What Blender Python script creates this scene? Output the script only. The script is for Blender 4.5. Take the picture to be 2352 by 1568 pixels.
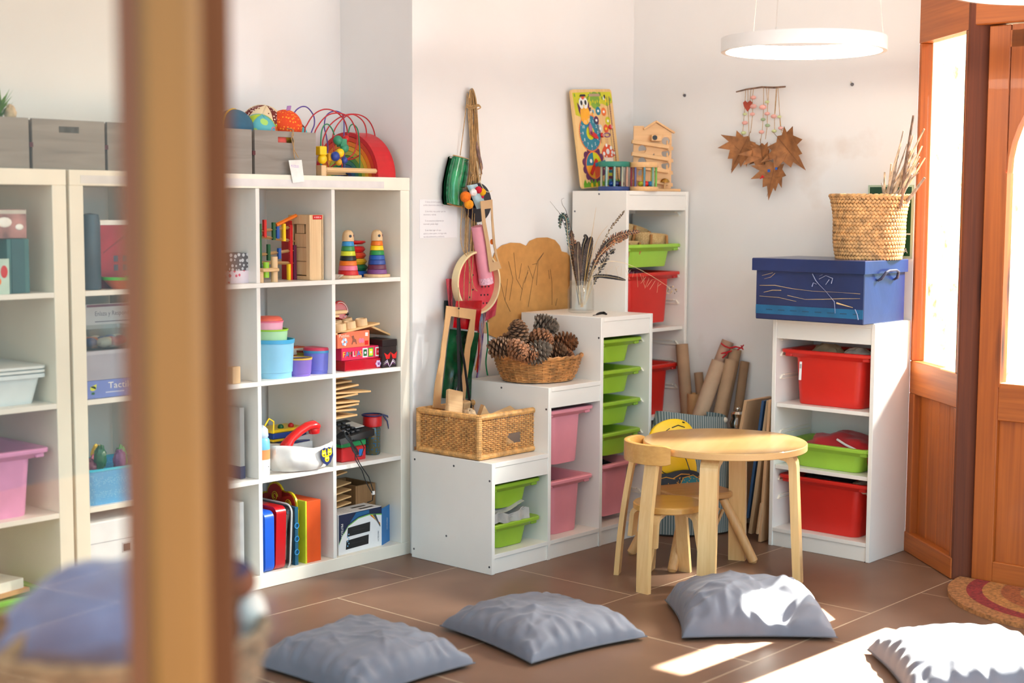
import bpy, bmesh, math, random
from mathutils import Vector as V, Matrix as M, noise
PI = math.pi
R = math.radians
sc = bpy.context.scene
for o in list(bpy.data.objects): bpy.data.objects.remove(o)
C = sc.collection

# ---------------------------------------------------------------- camera
CAM = V((-4.0063, -3.6945, 1.3931)); YAW, PITCH, ROLL, FPX = R(41.919), R(5.283), R(0.292), 3371.4
fw = V((math.cos(YAW)*math.cos(PITCH), math.sin(YAW)*math.cos(PITCH), -math.sin(PITCH)))
rt = V((math.sin(YAW), -math.cos(YAW), 0)); up = rt.cross(fw)
r2 = rt*math.cos(ROLL)+up*math.sin(ROLL); u2 = up*math.cos(ROLL)-rt*math.sin(ROLL)
cam = bpy.data.cameras.new('camera'); camo = bpy.data.objects.new('camera', cam); C.objects.link(camo)
camo.matrix_world = M(((r2.x, u2.x, -fw.x, CAM.x), (r2.y, u2.y, -fw.y, CAM.y), (r2.z, u2.z, -fw.z, CAM.z), (0, 0, 0, 1)))
cam.sensor_width = 36; cam.lens = FPX/2352*36; cam.clip_start = .05; cam.clip_end = 100
cam.dof.use_dof = True; cam.dof.focus_distance = 5.65; cam.dof.aperture_fstop = 1.9
sc.camera = camo

# ---------------------------------------------------------------- light
sc.view_settings.view_transform = 'Standard'; sc.view_settings.look = 'None'
sc.view_settings.gamma = 1; sc.view_settings.exposure = 0.05; sc.view_settings.use_curve_mapping = False
w = bpy.data.worlds.new('daylight'); sc.world = w; w.use_nodes = True
bg = w.node_tree.nodes['Background']; bg.inputs[0].default_value = (.80, 1.13, 1.34, 1); bg.inputs[1].default_value = 1.32
def lamp(name, kind, energy, color, loc, direction, size=None, size_y=None):
    l = bpy.data.lights.new(name, kind); l.energy = energy; l.color = color
    o = bpy.data.objects.new(name, l); C.objects.link(o); o.location = loc
    o.rotation_euler = V(direction).to_track_quat('-Z', 'Y').to_euler()
    if kind == 'AREA': l.shape = 'RECTANGLE'; l.size = size; l.size_y = size_y or size
    return o
el, az = R(44), R(-1.9)
s = lamp('sun', 'SUN', 100, (1.0, .96, .90), (6, -2, 8), (-math.cos(el)*math.cos(az), -math.cos(el)*math.sin(az), -math.sin(el)))
s.data.angle = R(.55)
# added fill lamp on the near side, no window there; brightens faces towards -Y
lamp('near_fill', 'AREA', 38, (.76, 1.13, 1.40), (-1.3, -5.2, 1.9), (.12, 1, -.12), 4.2, 2.4)

# added lamp beyond the sidelight, brightens the low frame, blue box and twig basket
lamp('sidelight_fill', 'AREA', 1800, (.98, .98, 1.0), (3.6, -3.0, 3.6), (-2.3, 2.05, -2.45), .9, .9)

# ---------------------------------------------------------------- helpers
def onax(a, u, v, val):
    d = fw*FPX + r2*(u-1176) + u2*(784-v)
    return CAM + d*((val-CAM[a])/d[a])
def onX(u, v, x): return onax(0, u, v, x)
def onY(u, v, y): return onax(1, u, v, y)
def onZ(u, v, z): return onax(2, u, v, z)
def T(x=0, y=0, z=0): return M.Translation((x, y, z))
def RX(a): return M.Rotation(R(a), 4, 'X')
def RY(a): return M.Rotation(R(a), 4, 'Y')
def RZ(a): return M.Rotation(R(a), 4, 'Z')
def SC(x, y=None, z=None):
    y = x if y is None else y; z = x if z is None else z
    return M.Diagonal((x, y, z, 1))
FRONT = RX(90)          # maps a drawing (x right, y up) onto an upright sheet that faces -Y

class MB:
    def __init__(s): s.v = []; s.f = []; s.mi = []; s.sm = []; s.mats = []; s.T = M()
    def add(s, vs, fs, mat, smooth=False, T=None):
        X = s.T @ T if T is not None else s.T
        o = len(s.v); s.v += [X @ V(p) for p in vs]
        if mat not in s.mats: s.mats.append(mat)
        k = s.mats.index(mat)
        s.f += [[i+o for i in f] for f in fs]; s.mi += [k]*len(fs); s.sm += [smooth]*len(fs)
        return s
    def box(s, c, d, mat, T=None, b=0):
        hx, hy, hz = d[0]/2, d[1]/2, d[2]/2
        X = M.Translation(c) if T is None else T @ M.Translation(c)
        if b <= 0:
            vs = [(x*hx, y*hy, z*hz) for x in (-1, 1) for y in (-1, 1) for z in (-1, 1)]
            return s.add(vs, [(0, 1, 3, 2), (4, 6, 7, 5), (0, 4, 5, 1), (2, 3, 7, 6), (0, 2, 6, 4), (1, 5, 7, 3)], mat, False, X)
        b = min(b, hx*.98, hy*.98, hz*.98); vs = []; ix = {}
        for x in (-1, 1):
            for y in (-1, 1):
                for z in (-1, 1):
                    ix[x, y, z] = len(vs)
                    vs += [(x*hx, y*(hy-b), z*(hz-b)), (x*(hx-b), y*hy, z*(hz-b)), (x*(hx-b), y*(hy-b), z*hz)]
        fs = []; q = (-1, 1)
        for a in q:
            fs.append([ix[a, y, z] for y, z in ((-1, -1), (1, -1), (1, 1), (-1, 1))])
            fs.append([ix[x, a, z]+1 for x, z in ((-1, -1), (1, -1), (1, 1), (-1, 1))])
            fs.append([ix[x, y, a]+2 for x, y in ((-1, -1), (1, -1), (1, 1), (-1, 1))])
            for e in q:
                fs.append([ix[a, e, -1], ix[a, e, 1], ix[a, e, 1]+1, ix[a, e, -1]+1])
                fs.append([ix[a, -1, e], ix[a, 1, e], ix[a, 1, e]+2, ix[a, -1, e]+2])
                fs.append([ix[-1, a, e]+1, ix[1, a, e]+1, ix[1, a, e]+2, ix[-1, a, e]+2])
                for g in q: fs.append([ix[a, e, g], ix[a, e, g]+1, ix[a, e, g]+2])
        return s.add(vs, fs, mat, False, X)
    def loft(s, rings, mat, T=None, smooth=True, caps=(True, True), closed=True):
        n = len(rings[0]); vs = [p for r in rings for p in r]; fs = []
        for i in range(len(rings)-1):
            for j in range(n if closed else n-1):
                k = (j+1) % n; fs.append((i*n+j, i*n+k, (i+1)*n+k, (i+1)*n+j))
        if caps[0]: fs.append(list(range(n))[::-1])
        if caps[1]: fs.append([(len(rings)-1)*n+j for j in range(n)])
        return s.add(vs, fs, mat, smooth, T)
    def lathe(s, prof, mat, n=24, T=None, smooth=True, caps=(True, True), a0=0, a1=360):
        full = abs(a1-a0) >= 360; m = n if full else n+1
        rings = [[(r*math.cos(R(a0)+(R(a1-a0))*j/n), r*math.sin(R(a0)+R(a1-a0)*j/n), z) for j in range(m)] for r, z in prof]
        return s.loft(rings, mat, T, smooth, caps if full else (False, False), full)
    def cyl(s, p, q, r, mat, n=12, r1=None, smooth=True):
        return s.tube([p, q], [r, r if r1 is None else r1], mat, n, smooth=smooth)
    def tube(s, pts, r, mat, n=8, closed=False, T=None, smooth=True, flat=None):
        P = [V(p) for p in pts]; m = len(P); rs = r if isinstance(r, (list, tuple)) else [r]*m
        rings = []; ref = None
        for i in range(m):
            if closed: t = P[(i+1) % m]-P[i-1]
            else: t = P[min(i+1, m-1)]-P[max(i-1, 0)]
            if t.length < 1e-9: t = V((0, 0, 1))
            t.normalize()
            if ref is None:
                ref = V((0, 0, 1)) if abs(t.z) < .9 else V((1, 0, 0))
                if flat is not None: ref = V(flat)
            a = (ref - t*ref.dot(t))
            if a.length < 1e-6: a = t.orthogonal()
            a.normalize(); b = t.cross(a); ref = a
            ra = rs[i] if not isinstance(rs[i], (list, tuple)) else rs[i][0]
            rb = ra if not isinstance(rs[i], (list, tuple)) else rs[i][1]
            rings.append([P[i]+a*(ra*math.cos(2*PI*j/n))+b*(rb*math.sin(2*PI*j/n)) for j in range(n)])
        if closed: rings.append(rings[0])
        return s.loft(rings, mat, T, smooth, (not closed, not closed))
    def prism(s, poly, d, mat, T=None, side=None):
        n = len(poly)
        vs = [(x, y, 0) for x, y in poly]+[(x, y, d) for x, y in poly]
        s.add(vs, [list(range(n))[::-1], list(range(n, 2*n))], mat, False, T)
        return s.add(vs, [(i, (i+1) % n, n+(i+1) % n, n+i) for i in range(n)], side or mat, False, T)
    def poly(s, pts, mat, T=None):
        return s.add([(p[0], p[1], p[2] if len(p) > 2 else 0) for p in pts], [list(range(len(pts)))], mat, False, T)
    def disc(s, x, y, r, mat, T=None, z=0, n=20, ry=None):
        return s.poly([(x+r*math.cos(2*PI*i/n), y+(ry or r)*math.sin(2*PI*i/n), z) for i in range(n)], mat, T)
    def rect(s, x, y, wd, h, mat, T=None, z=0):
        return s.poly([(x-wd/2, y-h/2, z), (x+wd/2, y-h/2, z), (x+wd/2, y+h/2, z), (x-wd/2, y+h/2, z)], mat, T)
    def ell(s, c, r, mat, n=14, T=None, m=None, smooth=True):
        r = (r, r, r) if isinstance(r, (int, float)) else r; m = m or max(6, n*2//3)
        X = M.Translation(c) if T is None else T @ M.Translation(c)
        rings = []
        for i in range(1, m):
            a = PI*i/m; rings.append([(r[0]*math.sin(a)*math.cos(2*PI*j/n), r[1]*math.sin(a)*math.sin(2*PI*j/n), -r[2]*math.cos(a)) for j in range(n)])
        vs = [p for q in rings for p in q]+[(0, 0, -r[2]), (0, 0, r[2])]; k = len(rings)*n; fs = []
        for i in range(len(rings)-1):
            for j in range(n): fs.append((i*n+j, i*n+(j+1) % n, (i+1)*n+(j+1) % n, (i+1)*n+j))
        for j in range(n):
            fs.append((k, (j+1) % n, j)); fs.append((k+1, (len(rings)-1)*n+j, (len(rings)-1)*n+(j+1) % n))
        return s.add(vs, fs, mat, smooth, X)
    def grid(s, fn, nu, nv, mat, T=None, smooth=True, mat_fn=None):
        vs = [fn(i/nu, j/nv) for i in range(nu+1) for j in range(nv+1)]
        fs = [(i*(nv+1)+j, (i+1)*(nv+1)+j, (i+1)*(nv+1)+j+1, i*(nv+1)+j+1) for i in range(nu) for j in range(nv)]
        if mat_fn is None: return s.add(vs, fs, mat, smooth, T)
        o = len(s.v); s.add(vs, [], mat, smooth, T)
        for n_, f in enumerate(fs):
            mt = mat_fn((n_//nv+.5)/nu, (n_ % nv+.5)/nv)
            if mt not in s.mats: s.mats.append(mt)
            s.f.append([q+o for q in f]); s.mi.append(s.mats.index(mt)); s.sm.append(smooth)
        return s
    def text(s, body, size, mat, T=None, align='LEFT', sx=1.0, fixed=None, shear=0):
        cu = bpy.data.curves.new('t', 'FONT'); cu.body = body; cu.size = size; cu.align_x = align; cu.resolution_u = 2; cu.shear = shear
        ob = bpy.data.objects.new('t', cu); C.objects.link(ob)
        me = bpy.data.meshes.new_from_object(ob)
        xs = [v.co.x for v in me.vertices] or [0, 1]
        k = sx if fixed is None else fixed/max(1e-6, max(xs)-min(xs))
        s.add([(v.co.x*k, v.co.y, v.co.z) for v in me.vertices], [list(p.vertices) for p in me.polygons], mat, False, T)
        bpy.data.objects.remove(ob); bpy.data.curves.remove(cu); bpy.data.meshes.remove(me)
        return s
    def mesh(s, name, angle=38, recalc=True):
        me = bpy.data.meshes.new(name); me.from_pydata([tuple(v) for v in s.v], [], s.f)
        for m_ in s.mats: me.materials.append(m_)
        me.polygons.foreach_set('material_index', s.mi); me.polygons.foreach_set('use_smooth', s.sm)
        if recalc:
            bm = bmesh.new(); bm.from_mesh(me); bmesh.ops.recalc_face_normals(bm, faces=bm.faces); bm.to_mesh(me); bm.free()
        if any(s.sm): me.set_sharp_from_angle(angle=R(angle))
        me.update(); return me

def meta(o, label=None, cat=None, group=None, kind=None):
    if label: o['label'] = label
    if cat: o['category'] = cat
    if group: o['group'] = group
    if kind: o['kind'] = kind
    return o
FIRST = {}
def body(t_): return FIRST[t_.name]
def obj(name, mb, parent=None, loc=(0, 0, 0), rz=0, label=None, cat=None, group=None, kind=None, mat=None, angle=38):
    me = mb if isinstance(mb, bpy.types.Mesh) else mb.mesh(name, angle)
    o = bpy.data.objects.new(name, me); C.objects.link(o)
    if parent:
        o.parent = parent; FIRST.setdefault(parent.name, o)
    if mat is not None: o.matrix_local = mat
    else: o.location = loc; o.rotation_euler = (0, 0, R(rz))
    return meta(o, label, cat, group, kind)
def thing(name, label, cat, loc=(0, 0, 0), rz=0, group=None, mat=None):
    o = bpy.data.objects.new(name, None); C.objects.link(o); o.empty_display_size = .05
    if mat is not None: o.matrix_world = mat
    else: o.location = loc; o.rotation_euler = (0, 0, R(rz))
    return meta(o, label, cat, group)
def part(name, parent, fn, label=None, kind=None):
    b = MB(); fn(b); return obj(name, b, parent, label=label, kind=kind)
def dup(root, label, loc=None, rz=None, mat=None, group=None):
    r = root.copy(); C.objects.link(r); r['label'] = label
    if mat is not None: r.matrix_world = mat
    else:
        if loc is not None: r.location = loc
        if rz is not None: r.rotation_euler = (0, 0, R(rz))
    if group: r['group'] = group
    for ch in list(root.children):
        c = ch.copy(); C.objects.link(c); c.parent = r
        for g in ch.children:
            d = g.copy(); C.objects.link(d); d.parent = c
    return r

# ---------------------------------------------------------------- materials
def lin(c): return tuple(((x/255)/12.92 if x/255 <= .04045 else ((x/255+.055)/1.055)**2.4) for x in c)
_mats = {}
def newmat(n):
    m = bpy.data.materials.new(n); m.use_nodes = True
    return m, m.node_tree.nodes, m.node_tree.links, m.node_tree.nodes['Principled BSDF']
def ramp(N, L, fac, stops):
    r = N.new('ShaderNodeValToRGB'); e = r.color_ramp.elements
    while len(e) < len(stops): e.new(.5)
    for q, (p, c) in zip(e, stops): q.position = p; q.color = (*lin(c), 1)
    L.new(fac, r.inputs[0]); return r.outputs[0]
def coords(N, L, scale=(1, 1, 1), kind='Object', rot=(0, 0, 0)):
    t = N.new('ShaderNodeTexCoord'); mp = N.new('ShaderNodeMapping'); mp.inputs['Scale'].default_value = scale; mp.inputs['Rotation'].default_value = rot
    L.new(t.outputs[kind], mp.inputs[0]); return mp.outputs[0]
def plain(n, col, rough=.5, var=.06, ns=14, bump=0, metal=0, coat=0, bs=60, spec=.5, trans=0, alpha=1):
    if n in _mats: return _mats[n]
    m, N, L, P = newmat(n)
    c = coords(N, L); t = N.new('ShaderNodeTexNoise'); t.inputs['Scale'].default_value = ns; t.inputs['Detail'].default_value = 3
    L.new(c, t.inputs['Vector'])
    lo = tuple(max(0, x*(1-var)) for x in col); hi = tuple(min(255, x*(1+var)) for x in col)
    L.new(ramp(N, L, t.outputs[0], [(.3, lo), (.7, hi)]), P.inputs['Base Color'])
    P.inputs['Roughness'].default_value = rough; P.inputs['Metallic'].default_value = metal
    P.inputs['Coat Weight'].default_value = coat; P.inputs['Specular IOR Level'].default_value = spec
    P.inputs['Transmission Weight'].default_value = trans
    if bump:
        b = N.new('ShaderNodeBump'); b.inputs['Strength'].default_value = bump; b.inputs['Distance'].default_value = .004
        t2 = N.new('ShaderNodeTexNoise'); t2.inputs['Scale'].default_value = bs; t2.inputs['Detail'].default_value = 4
        L.new(c, t2.inputs['Vector']); L.new(t2.outputs[0], b.inputs['Height']); L.new(b.outputs[0], P.inputs['Normal'])
    _mats[n] = m; return m
def clear(n, tint=(255, 255, 255), gloss=.08, rough=.02):
    if n in _mats: return _mats[n]
    m, N, L, P = newmat(n); N.remove(P)
    t = N.new('ShaderNodeBsdfTransparent'); t.inputs[0].default_value = (*lin(tint), 1)
    g = N.new('ShaderNodeBsdfGlossy'); g.inputs['Roughness'].default_value = rough
    fr = N.new('ShaderNodeLayerWeight'); fr.inputs[0].default_value = .5
    pw = N.new('ShaderNodeMath'); pw.operation = 'POWER'; pw.inputs[1].default_value = 5; L.new(fr.outputs['Facing'], pw.inputs[0])
    ml = N.new('ShaderNodeMath'); ml.operation = 'MULTIPLY_ADD'; ml.inputs[1].default_value = .8; ml.inputs[2].default_value = gloss*.5; ml.use_clamp = True
    x = N.new('ShaderNodeMixShader'); L.new(pw.outputs[0], ml.inputs[0]); L.new(ml.outputs[0], x.inputs[0])
    L.new(t.outputs[0], x.inputs[1]); L.new(g.outputs[0], x.inputs[2]); L.new(x.outputs[0], N['Material Output'].inputs[0])
    _mats[n] = m; return m
def wood(n, c0, c1, axis='Z', scale=1.0, rough=.42, knots=False, coat=0.0, wv_=.5):
    if n in _mats: return _mats[n]
    m, N, L, P = newmat(n); k = {'X': (1.2, 14, 14), 'Y': (14, 1.2, 14), 'Z': (14, 14, 1.2)}[axis]
    c = coords(N, L, tuple(q*scale for q in k))
    t = N.new('ShaderNodeTexNoise'); t.inputs['Scale'].default_value = 1.6; t.inputs['Detail'].default_value = 6; t.inputs['Distortion'].default_value = .8
    L.new(c, t.inputs['Vector'])
    k2 = {'X': (.9, 62, 62), 'Y': (62, .9, 62), 'Z': (62, 62, .9)}[axis]
    c2_ = coords(N, L, tuple(q*scale for q in k2)); wv = N.new('ShaderNodeTexNoise'); wv.inputs['Scale'].default_value = 1.5; wv.inputs['Detail'].default_value = 3; wv.inputs['Distortion'].default_value = .3
    L.new(c2_, wv.inputs['Vector'])
    mx = N.new('ShaderNodeMath'); mx.operation = 'MULTIPLY_ADD'; mx.inputs[1].default_value = wv_; L.new(wv.outputs[0], mx.inputs[0])
    m2 = N.new('ShaderNodeMath'); m2.operation = 'MULTIPLY'; m2.inputs[1].default_value = 1.05-wv_; L.new(t.outputs[0], m2.inputs[0]); L.new(m2.outputs[0], mx.inputs[2])
    stops = [(.25, c0), (.75, c1)]
    col = ramp(N, L, mx.outputs[0], stops)
    if knots:
        cc = coords(N, L, {'X': (.9, 7, 7), 'Y': (7, .9, 7), 'Z': (7, 7, .9)}[axis]); vo = N.new('ShaderNodeTexVoronoi'); vo.inputs['Scale'].default_value = 1.1
        L.new(cc, vo.inputs['Vector'])
        kr = ramp(N, L, vo.outputs['Distance'], [(.05, (70, 38, 18)), (.17, (255, 255, 255))])
        mm = N.new('ShaderNodeMix'); mm.data_type = 'RGBA'; mm.blend_type = 'MULTIPLY'; mm.inputs[0].default_value = 1
        L.new(col, mm.inputs[6]); L.new(kr, mm.inputs[7]); col = mm.outputs[2]
    L.new(col, P.inputs['Base Color']); P.inputs['Roughness'].default_value = rough; P.inputs['Coat Weight'].default_value = coat
    b = N.new('ShaderNodeBump'); b.inputs['Strength'].default_value = .12; b.inputs['Distance'].default_value = .002
    L.new(mx.outputs[0], b.inputs['Height']); L.new(b.outputs[0], P.inputs['Normal'])
    _mats[n] = m; return m
def cloth(n, c0, c1, scale=9, rough=.9, weave=900, sheen=.2):
    if n in _mats: return _mats[n]
    m, N, L, P = newmat(n); c = coords(N, L)
    t = N.new('ShaderNodeTexNoise'); t.inputs['Scale'].default_value = scale; t.inputs['Detail'].default_value = 5; L.new(c, t.inputs['Vector'])
    L.new(ramp(N, L, t.outputs[0], [(.3, c0), (.7, c1)]), P.inputs['Base Color'])
    P.inputs['Roughness'].default_value = rough; P.inputs['Sheen Weight'].default_value = sheen
    wv = N.new('ShaderNodeTexNoise'); wv.inputs['Scale'].default_value = weave; L.new(c, wv.inputs['Vector'])
    b = N.new('ShaderNodeBump'); b.inputs['Strength'].default_value = .25; b.inputs['Distance'].default_value = .001; L.new(wv.outputs[0], b.inputs['Height']); L.new(b.outputs[0], P.inputs['Normal'])
    _mats[n] = m; return m
def stripes(n, c0, c1, period, axis=0, duty=.5, rough=.85, rot=(0, 0, 0)):
    if n in _mats: return _mats[n]
    m, N, L, P = newmat(n); c = coords(N, L, rot=rot); sx = N.new('ShaderNodeSeparateXYZ'); L.new(c, sx.inputs[0])
    d = N.new('ShaderNodeMath'); d.operation = 'MULTIPLY'; d.inputs[1].default_value = 1/period; L.new(sx.outputs[axis], d.inputs[0])
    f = N.new('ShaderNodeMath'); f.operation = 'FRACT'; L.new(d.outputs[0], f.inputs[0])
    r = ramp(N, L, f.outputs[0], [(0, c0), (duty, c1)]); r.node.color_ramp.interpolation = 'CONSTANT'
    L.new(r, P.inputs['Base Color']); P.inputs['Roughness'].default_value = rough
    _mats[n] = m; return m
def dots(n, base, spot, scale, size=.28, rough=.85):
    if n in _mats: return _mats[n]
    m, N, L, P = newmat(n); c = coords(N, L); vo = N.new('ShaderNodeTexVoronoi'); vo.inputs['Scale'].default_value = scale; vo.inputs['Randomness'].default_value = .45
    L.new(c, vo.inputs['Vector'])
    L.new(ramp(N, L, vo.outputs['Distance'], [(size, spot), (size+.04, base)]), P.inputs['Base Color']); P.inputs['Roughness'].default_value = rough
    _mats[n] = m; return m
def glow(n, col, strength):
    if n in _mats: return _mats[n]
    m, N, L, P = newmat(n); P.inputs['Base Color'].default_value = (*lin(col), 1)
    P.inputs['Emission Color'].default_value = (*lin(col), 1); P.inputs['Emission Strength'].default_value = strength
    _mats[n] = m; return m
# ================================================================ the setting
WHITE = plain('white_laminate', (238, 232, 222), .38, .015, 3, .03)
WHITEEDGE = plain('white_laminate_edge', (243, 234, 216), .4, .02, 5)
def wall_mat(n, col):
    m, N, L, P = newmat(n); c = coords(N, L)
    t = N.new('ShaderNodeTexNoise'); t.inputs['Scale'].default_value = 1.1; t.inputs['Detail'].default_value = 5; L.new(c, t.inputs['Vector'])
    col_ = ramp(N, L, t.outputs[0], [(.35, tuple(x*.965 for x in col)), (.65, col)])
    v = N.new('ShaderNodeTexNoise'); v.inputs['Scale'].default_value = 2.3; v.inputs['Detail'].default_value = 8; L.new(c, v.inputs['Vector'])
    sm = ramp(N, L, v.outputs[0], [(.66, (255, 255, 255)), (.78, (226, 208, 192))])
    mm = N.new('ShaderNodeMix'); mm.data_type = 'RGBA'; mm.blend_type = 'MULTIPLY'; mm.inputs[0].default_value = .6
    L.new(col_, mm.inputs[6]); L.new(sm, mm.inputs[7]); L.new(mm.outputs[2], P.inputs['Base Color']); P.inputs['Roughness'].default_value = .85
    b = N.new('ShaderNodeBump'); b.inputs['Strength'].default_value = .12; b.inputs['Distance'].default_value = .004
    t2 = N.new('ShaderNodeTexNoise'); t2.inputs['Scale'].default_value = 22; t2.inputs['Detail'].default_value = 6; L.new(c, t2.inputs['Vector']); L.new(t2.outputs[0], b.inputs['Height']); L.new(b.outputs[0], P.inputs['Normal'])
    return m
WALL = wall_mat('wall_plaster', (235, 232, 228))
YA, XB, YR, XR = .465, 1.4537, .885, .037      # back wall, right wall, recess back, recess side
def st(name, fn, loc=(0, 0, 0), rz=0): b = MB(); fn(b); return obj(name, b, None, loc, rz, kind='structure')
# floor: 75 cm tiles laid half-bond, thin pale joints
m, N, L, P = newmat('floor_tile')
c = coords(N, L); br = N.new('ShaderNodeTexBrick'); L.new(c, br.inputs['Vector'])
br.inputs['Scale'].default_value = 1; br.inputs['Brick Width'].default_value = .7465; br.inputs['Row Height'].default_value = .7465
br.inputs['Mortar Size'].default_value = .0022; br.inputs['Mortar Smooth'].default_value = .1; br.offset = .5; br.offset_frequency = 2
br.inputs['Color1'].default_value = (*lin((122, 90, 70)), 1); br.inputs['Color2'].default_value = (*lin((130, 97, 76)), 1); br.inputs['Mortar'].default_value = (*lin((205, 180, 150)), 1)
t = N.new('ShaderNodeTexNoise'); t.inputs['Scale'].default_value = 4; t.inputs['Detail'].default_value = 8; L.new(c, t.inputs['Vector'])
v = ramp(N, L, t.outputs[0], [(.3, (226, 222, 220)), (.7, (255, 255, 255))])
mm = N.new('ShaderNodeMix'); mm.data_type = 'RGBA'; mm.blend_type = 'MULTIPLY'; mm.inputs[0].default_value = 1; L.new(br.outputs[0], mm.inputs[6]); L.new(v, mm.inputs[7]); L.new(mm.outputs[2], P.inputs['Base Color'])
P.inputs['Roughness'].default_value = .42; P.inputs['Specular IOR Level'].default_value = .45
b = N.new('ShaderNodeBump'); b.inputs['Strength'].default_value = .2; b.inputs['Distance'].default_value = .003; b.invert = True; L.new(br.outputs['Fac'], b.inputs['Height']); L.new(b.outputs[0], P.inputs['Normal'])
FLOOR = m
FX, FY = .137-.7465*10, .1845-.7465*10
st('floor', lambda b: b.box((4.2, 4.1, -.04), (9.3, 9.0, .08), FLOOR), (FX, FY, 0))
st('ceiling', lambda b: b.box((-.9, -1.0, 3.05), (5.2, 4.0, .1), plain('ceiling_paint', (240, 236, 228), .9, .01)))
st('wall_left', lambda b: b.box((-1.75, YR+.06, 1.5), (3.6, .12, 3.0), WALL))
st('wall_back', lambda b: b.box(((XR+XB+.1)/2, YA+.24, 1.5), (XB+.1-XR, .48, 3.0), WALL))
st('wall_right', lambda b: b.box((XB+.06, (YA-.953)/2, 1.5), (.12, YA+.953, 3.0), WALL))
# ---- glazed entrance: angled sidelight, post, arched door
PINE = wood('honey_pine', (138, 64, 14), (186, 98, 30), 'Z', 1.0, .5, True, .04)
PINEX = wood('honey_pine_rail', (142, 68, 18), (190, 104, 36), 'X', 1.0, .5, False, .04)
PINED = wood('dark_pine_post', (74, 30, 8), (112, 52, 18), 'Z', 1.2, .75, True)
CLEAR = clear('window_glass', (252, 255, 252), .06)
SL = V((1.453, -.953, 0)); SE = V((1.140, -1.306, 0)); sdir = (SE-SL).normalized(); slen = (SE-SL).length
SM = M.Translation(SL) @ M.Rotation(math.atan2(sdir.y, sdir.x), 4, 'Z')      # local x runs along the sidelight, -y... outwards handled by thickness
e = bpy.data.objects.new('window_1', None); C.objects.link(e); e.matrix_world = SM; e['kind'] = 'structure'
def sl(b):
    t_ = .05
    b.box((.011, t_/2, 1.41), (.022, t_, 1.26), PINE, b=.003); b.box((slen-.012, t_/2, 1.41), (.024, t_, 1.26), PINE, b=.003)
    b.box((slen/2, t_/2, 2.27), (slen, t_, .46), PINEX); b.box((slen/2, t_/2, .714), (slen, t_, .132), PINEX, b=.004)
    b.box((slen/2, t_/2, .041), (slen, t_+.01, .082), PINEX, b=.004)
    b.box((.025, t_/2, .365), (.05, t_, .57), PINE, b=.003); b.box((slen-.015, t_/2, .365), (.03, t_, .57), PINE, b=.003)
part('window_frame', e, sl)
def slp(b):
    b.box((slen/2, .04, .365), (slen-.02, .01, .60), PINE)
    for i in range(4): b.box((.05+(slen-.08)*(i+.5)/4, .035, .365), ((slen-.08)/4-.003, .016, .57), PINE, b=.002)
part('lower_panel', e, slp)
part('window_pane', e, lambda b: b.box((slen/2, .03, 1.41), (slen-.06, .006, 1.26), CLEAR))
st('trim_1', lambda b: (b.box((0, 0, 1.3), (.085, .044, 2.6), PINED, b=.004),), (1.181, -1.3245, 0), -48)
DX = 1.165
d = bpy.data.objects.new('door_1', None); C.objects.link(d); d.location = (DX, -1.37, 0); d.rotation_euler = (0, 0, R(-90)); d['kind'] = 'structure'
DW = .92
def leaf(b):
    b.box((.04, .025, 1.03), (.08, .05, 2.04), PINE, b=.003); b.box((DW-.04, .025, 1.03), (.08, .05, 2.04), PINE, b=.003)
    b.box((DW/2, .025, .685), (DW-.16, .05, .138), PINEX, b=.003); b.box((DW/2, .025, .048), (DW-.16, .05, .08), PINEX, b=.003)
    # arched head cut out of one board
    x0, x1, zs = .085, DW-.085, 1.52; r_ = (x1-x0)/2; n = 22
    arc = [(DW/2 - r_*math.cos(PI*i/n), zs + .40*math.sin(PI*i/n)) for i in range(n+1)]
    for i in range(n):
        (xa, za), (xb, zb) = arc[i], arc[i+1]
        b.prism([(xa, za), (xb, zb), (xb, 2.05), (xa, 2.05)], .05, PINE, T(0, .05, 0) @ FRONT)
    b.box((.082, .025, 1.13), (.008, .056, .78), PINE)
    b.box((DW/2, .025, 2.0), (DW-.16, .05, .06), PINEX)
part('leaf_frame', d, leaf)
def dpan(b):
    b.box((DW/2, .034, .352), (DW-.15, .01, .56), PINE)
    for i in range(4): b.box((.08+(DW-.16)*(i+.5)/4, .03, .352), ((DW-.16)/4-.0006, .02, .53), PINE, b=.0008)
part('lower_panel', d, dpan)
part('door_pane', d, lambda b: b.box((DW/2, .03, 1.33), (DW-.16, .006, 1.18), CLEAR))
st('door_frame', lambda b: (b.box((.012, .07, 1.06), (.05, .03, 2.12), PINED), b.box((.5, .03, 2.095), (1.1, .08, .08), PINEX, b=.004), b.box((.5, .05, 2.35), (1.1, .05, .44), PINEX), b.box((1.0, .04, 1.05), (.09, .09, 2.1), PINED, b=.004)), (DX-.005, -1.36, 0), -90)
# second sidelight mirror side and the wall beyond, out of the frame but closing the room
st('wall_right.001', lambda b: b.box((1.23, -3.2, 1.5), (.12, 1.7, 3.0), WALL))
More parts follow.
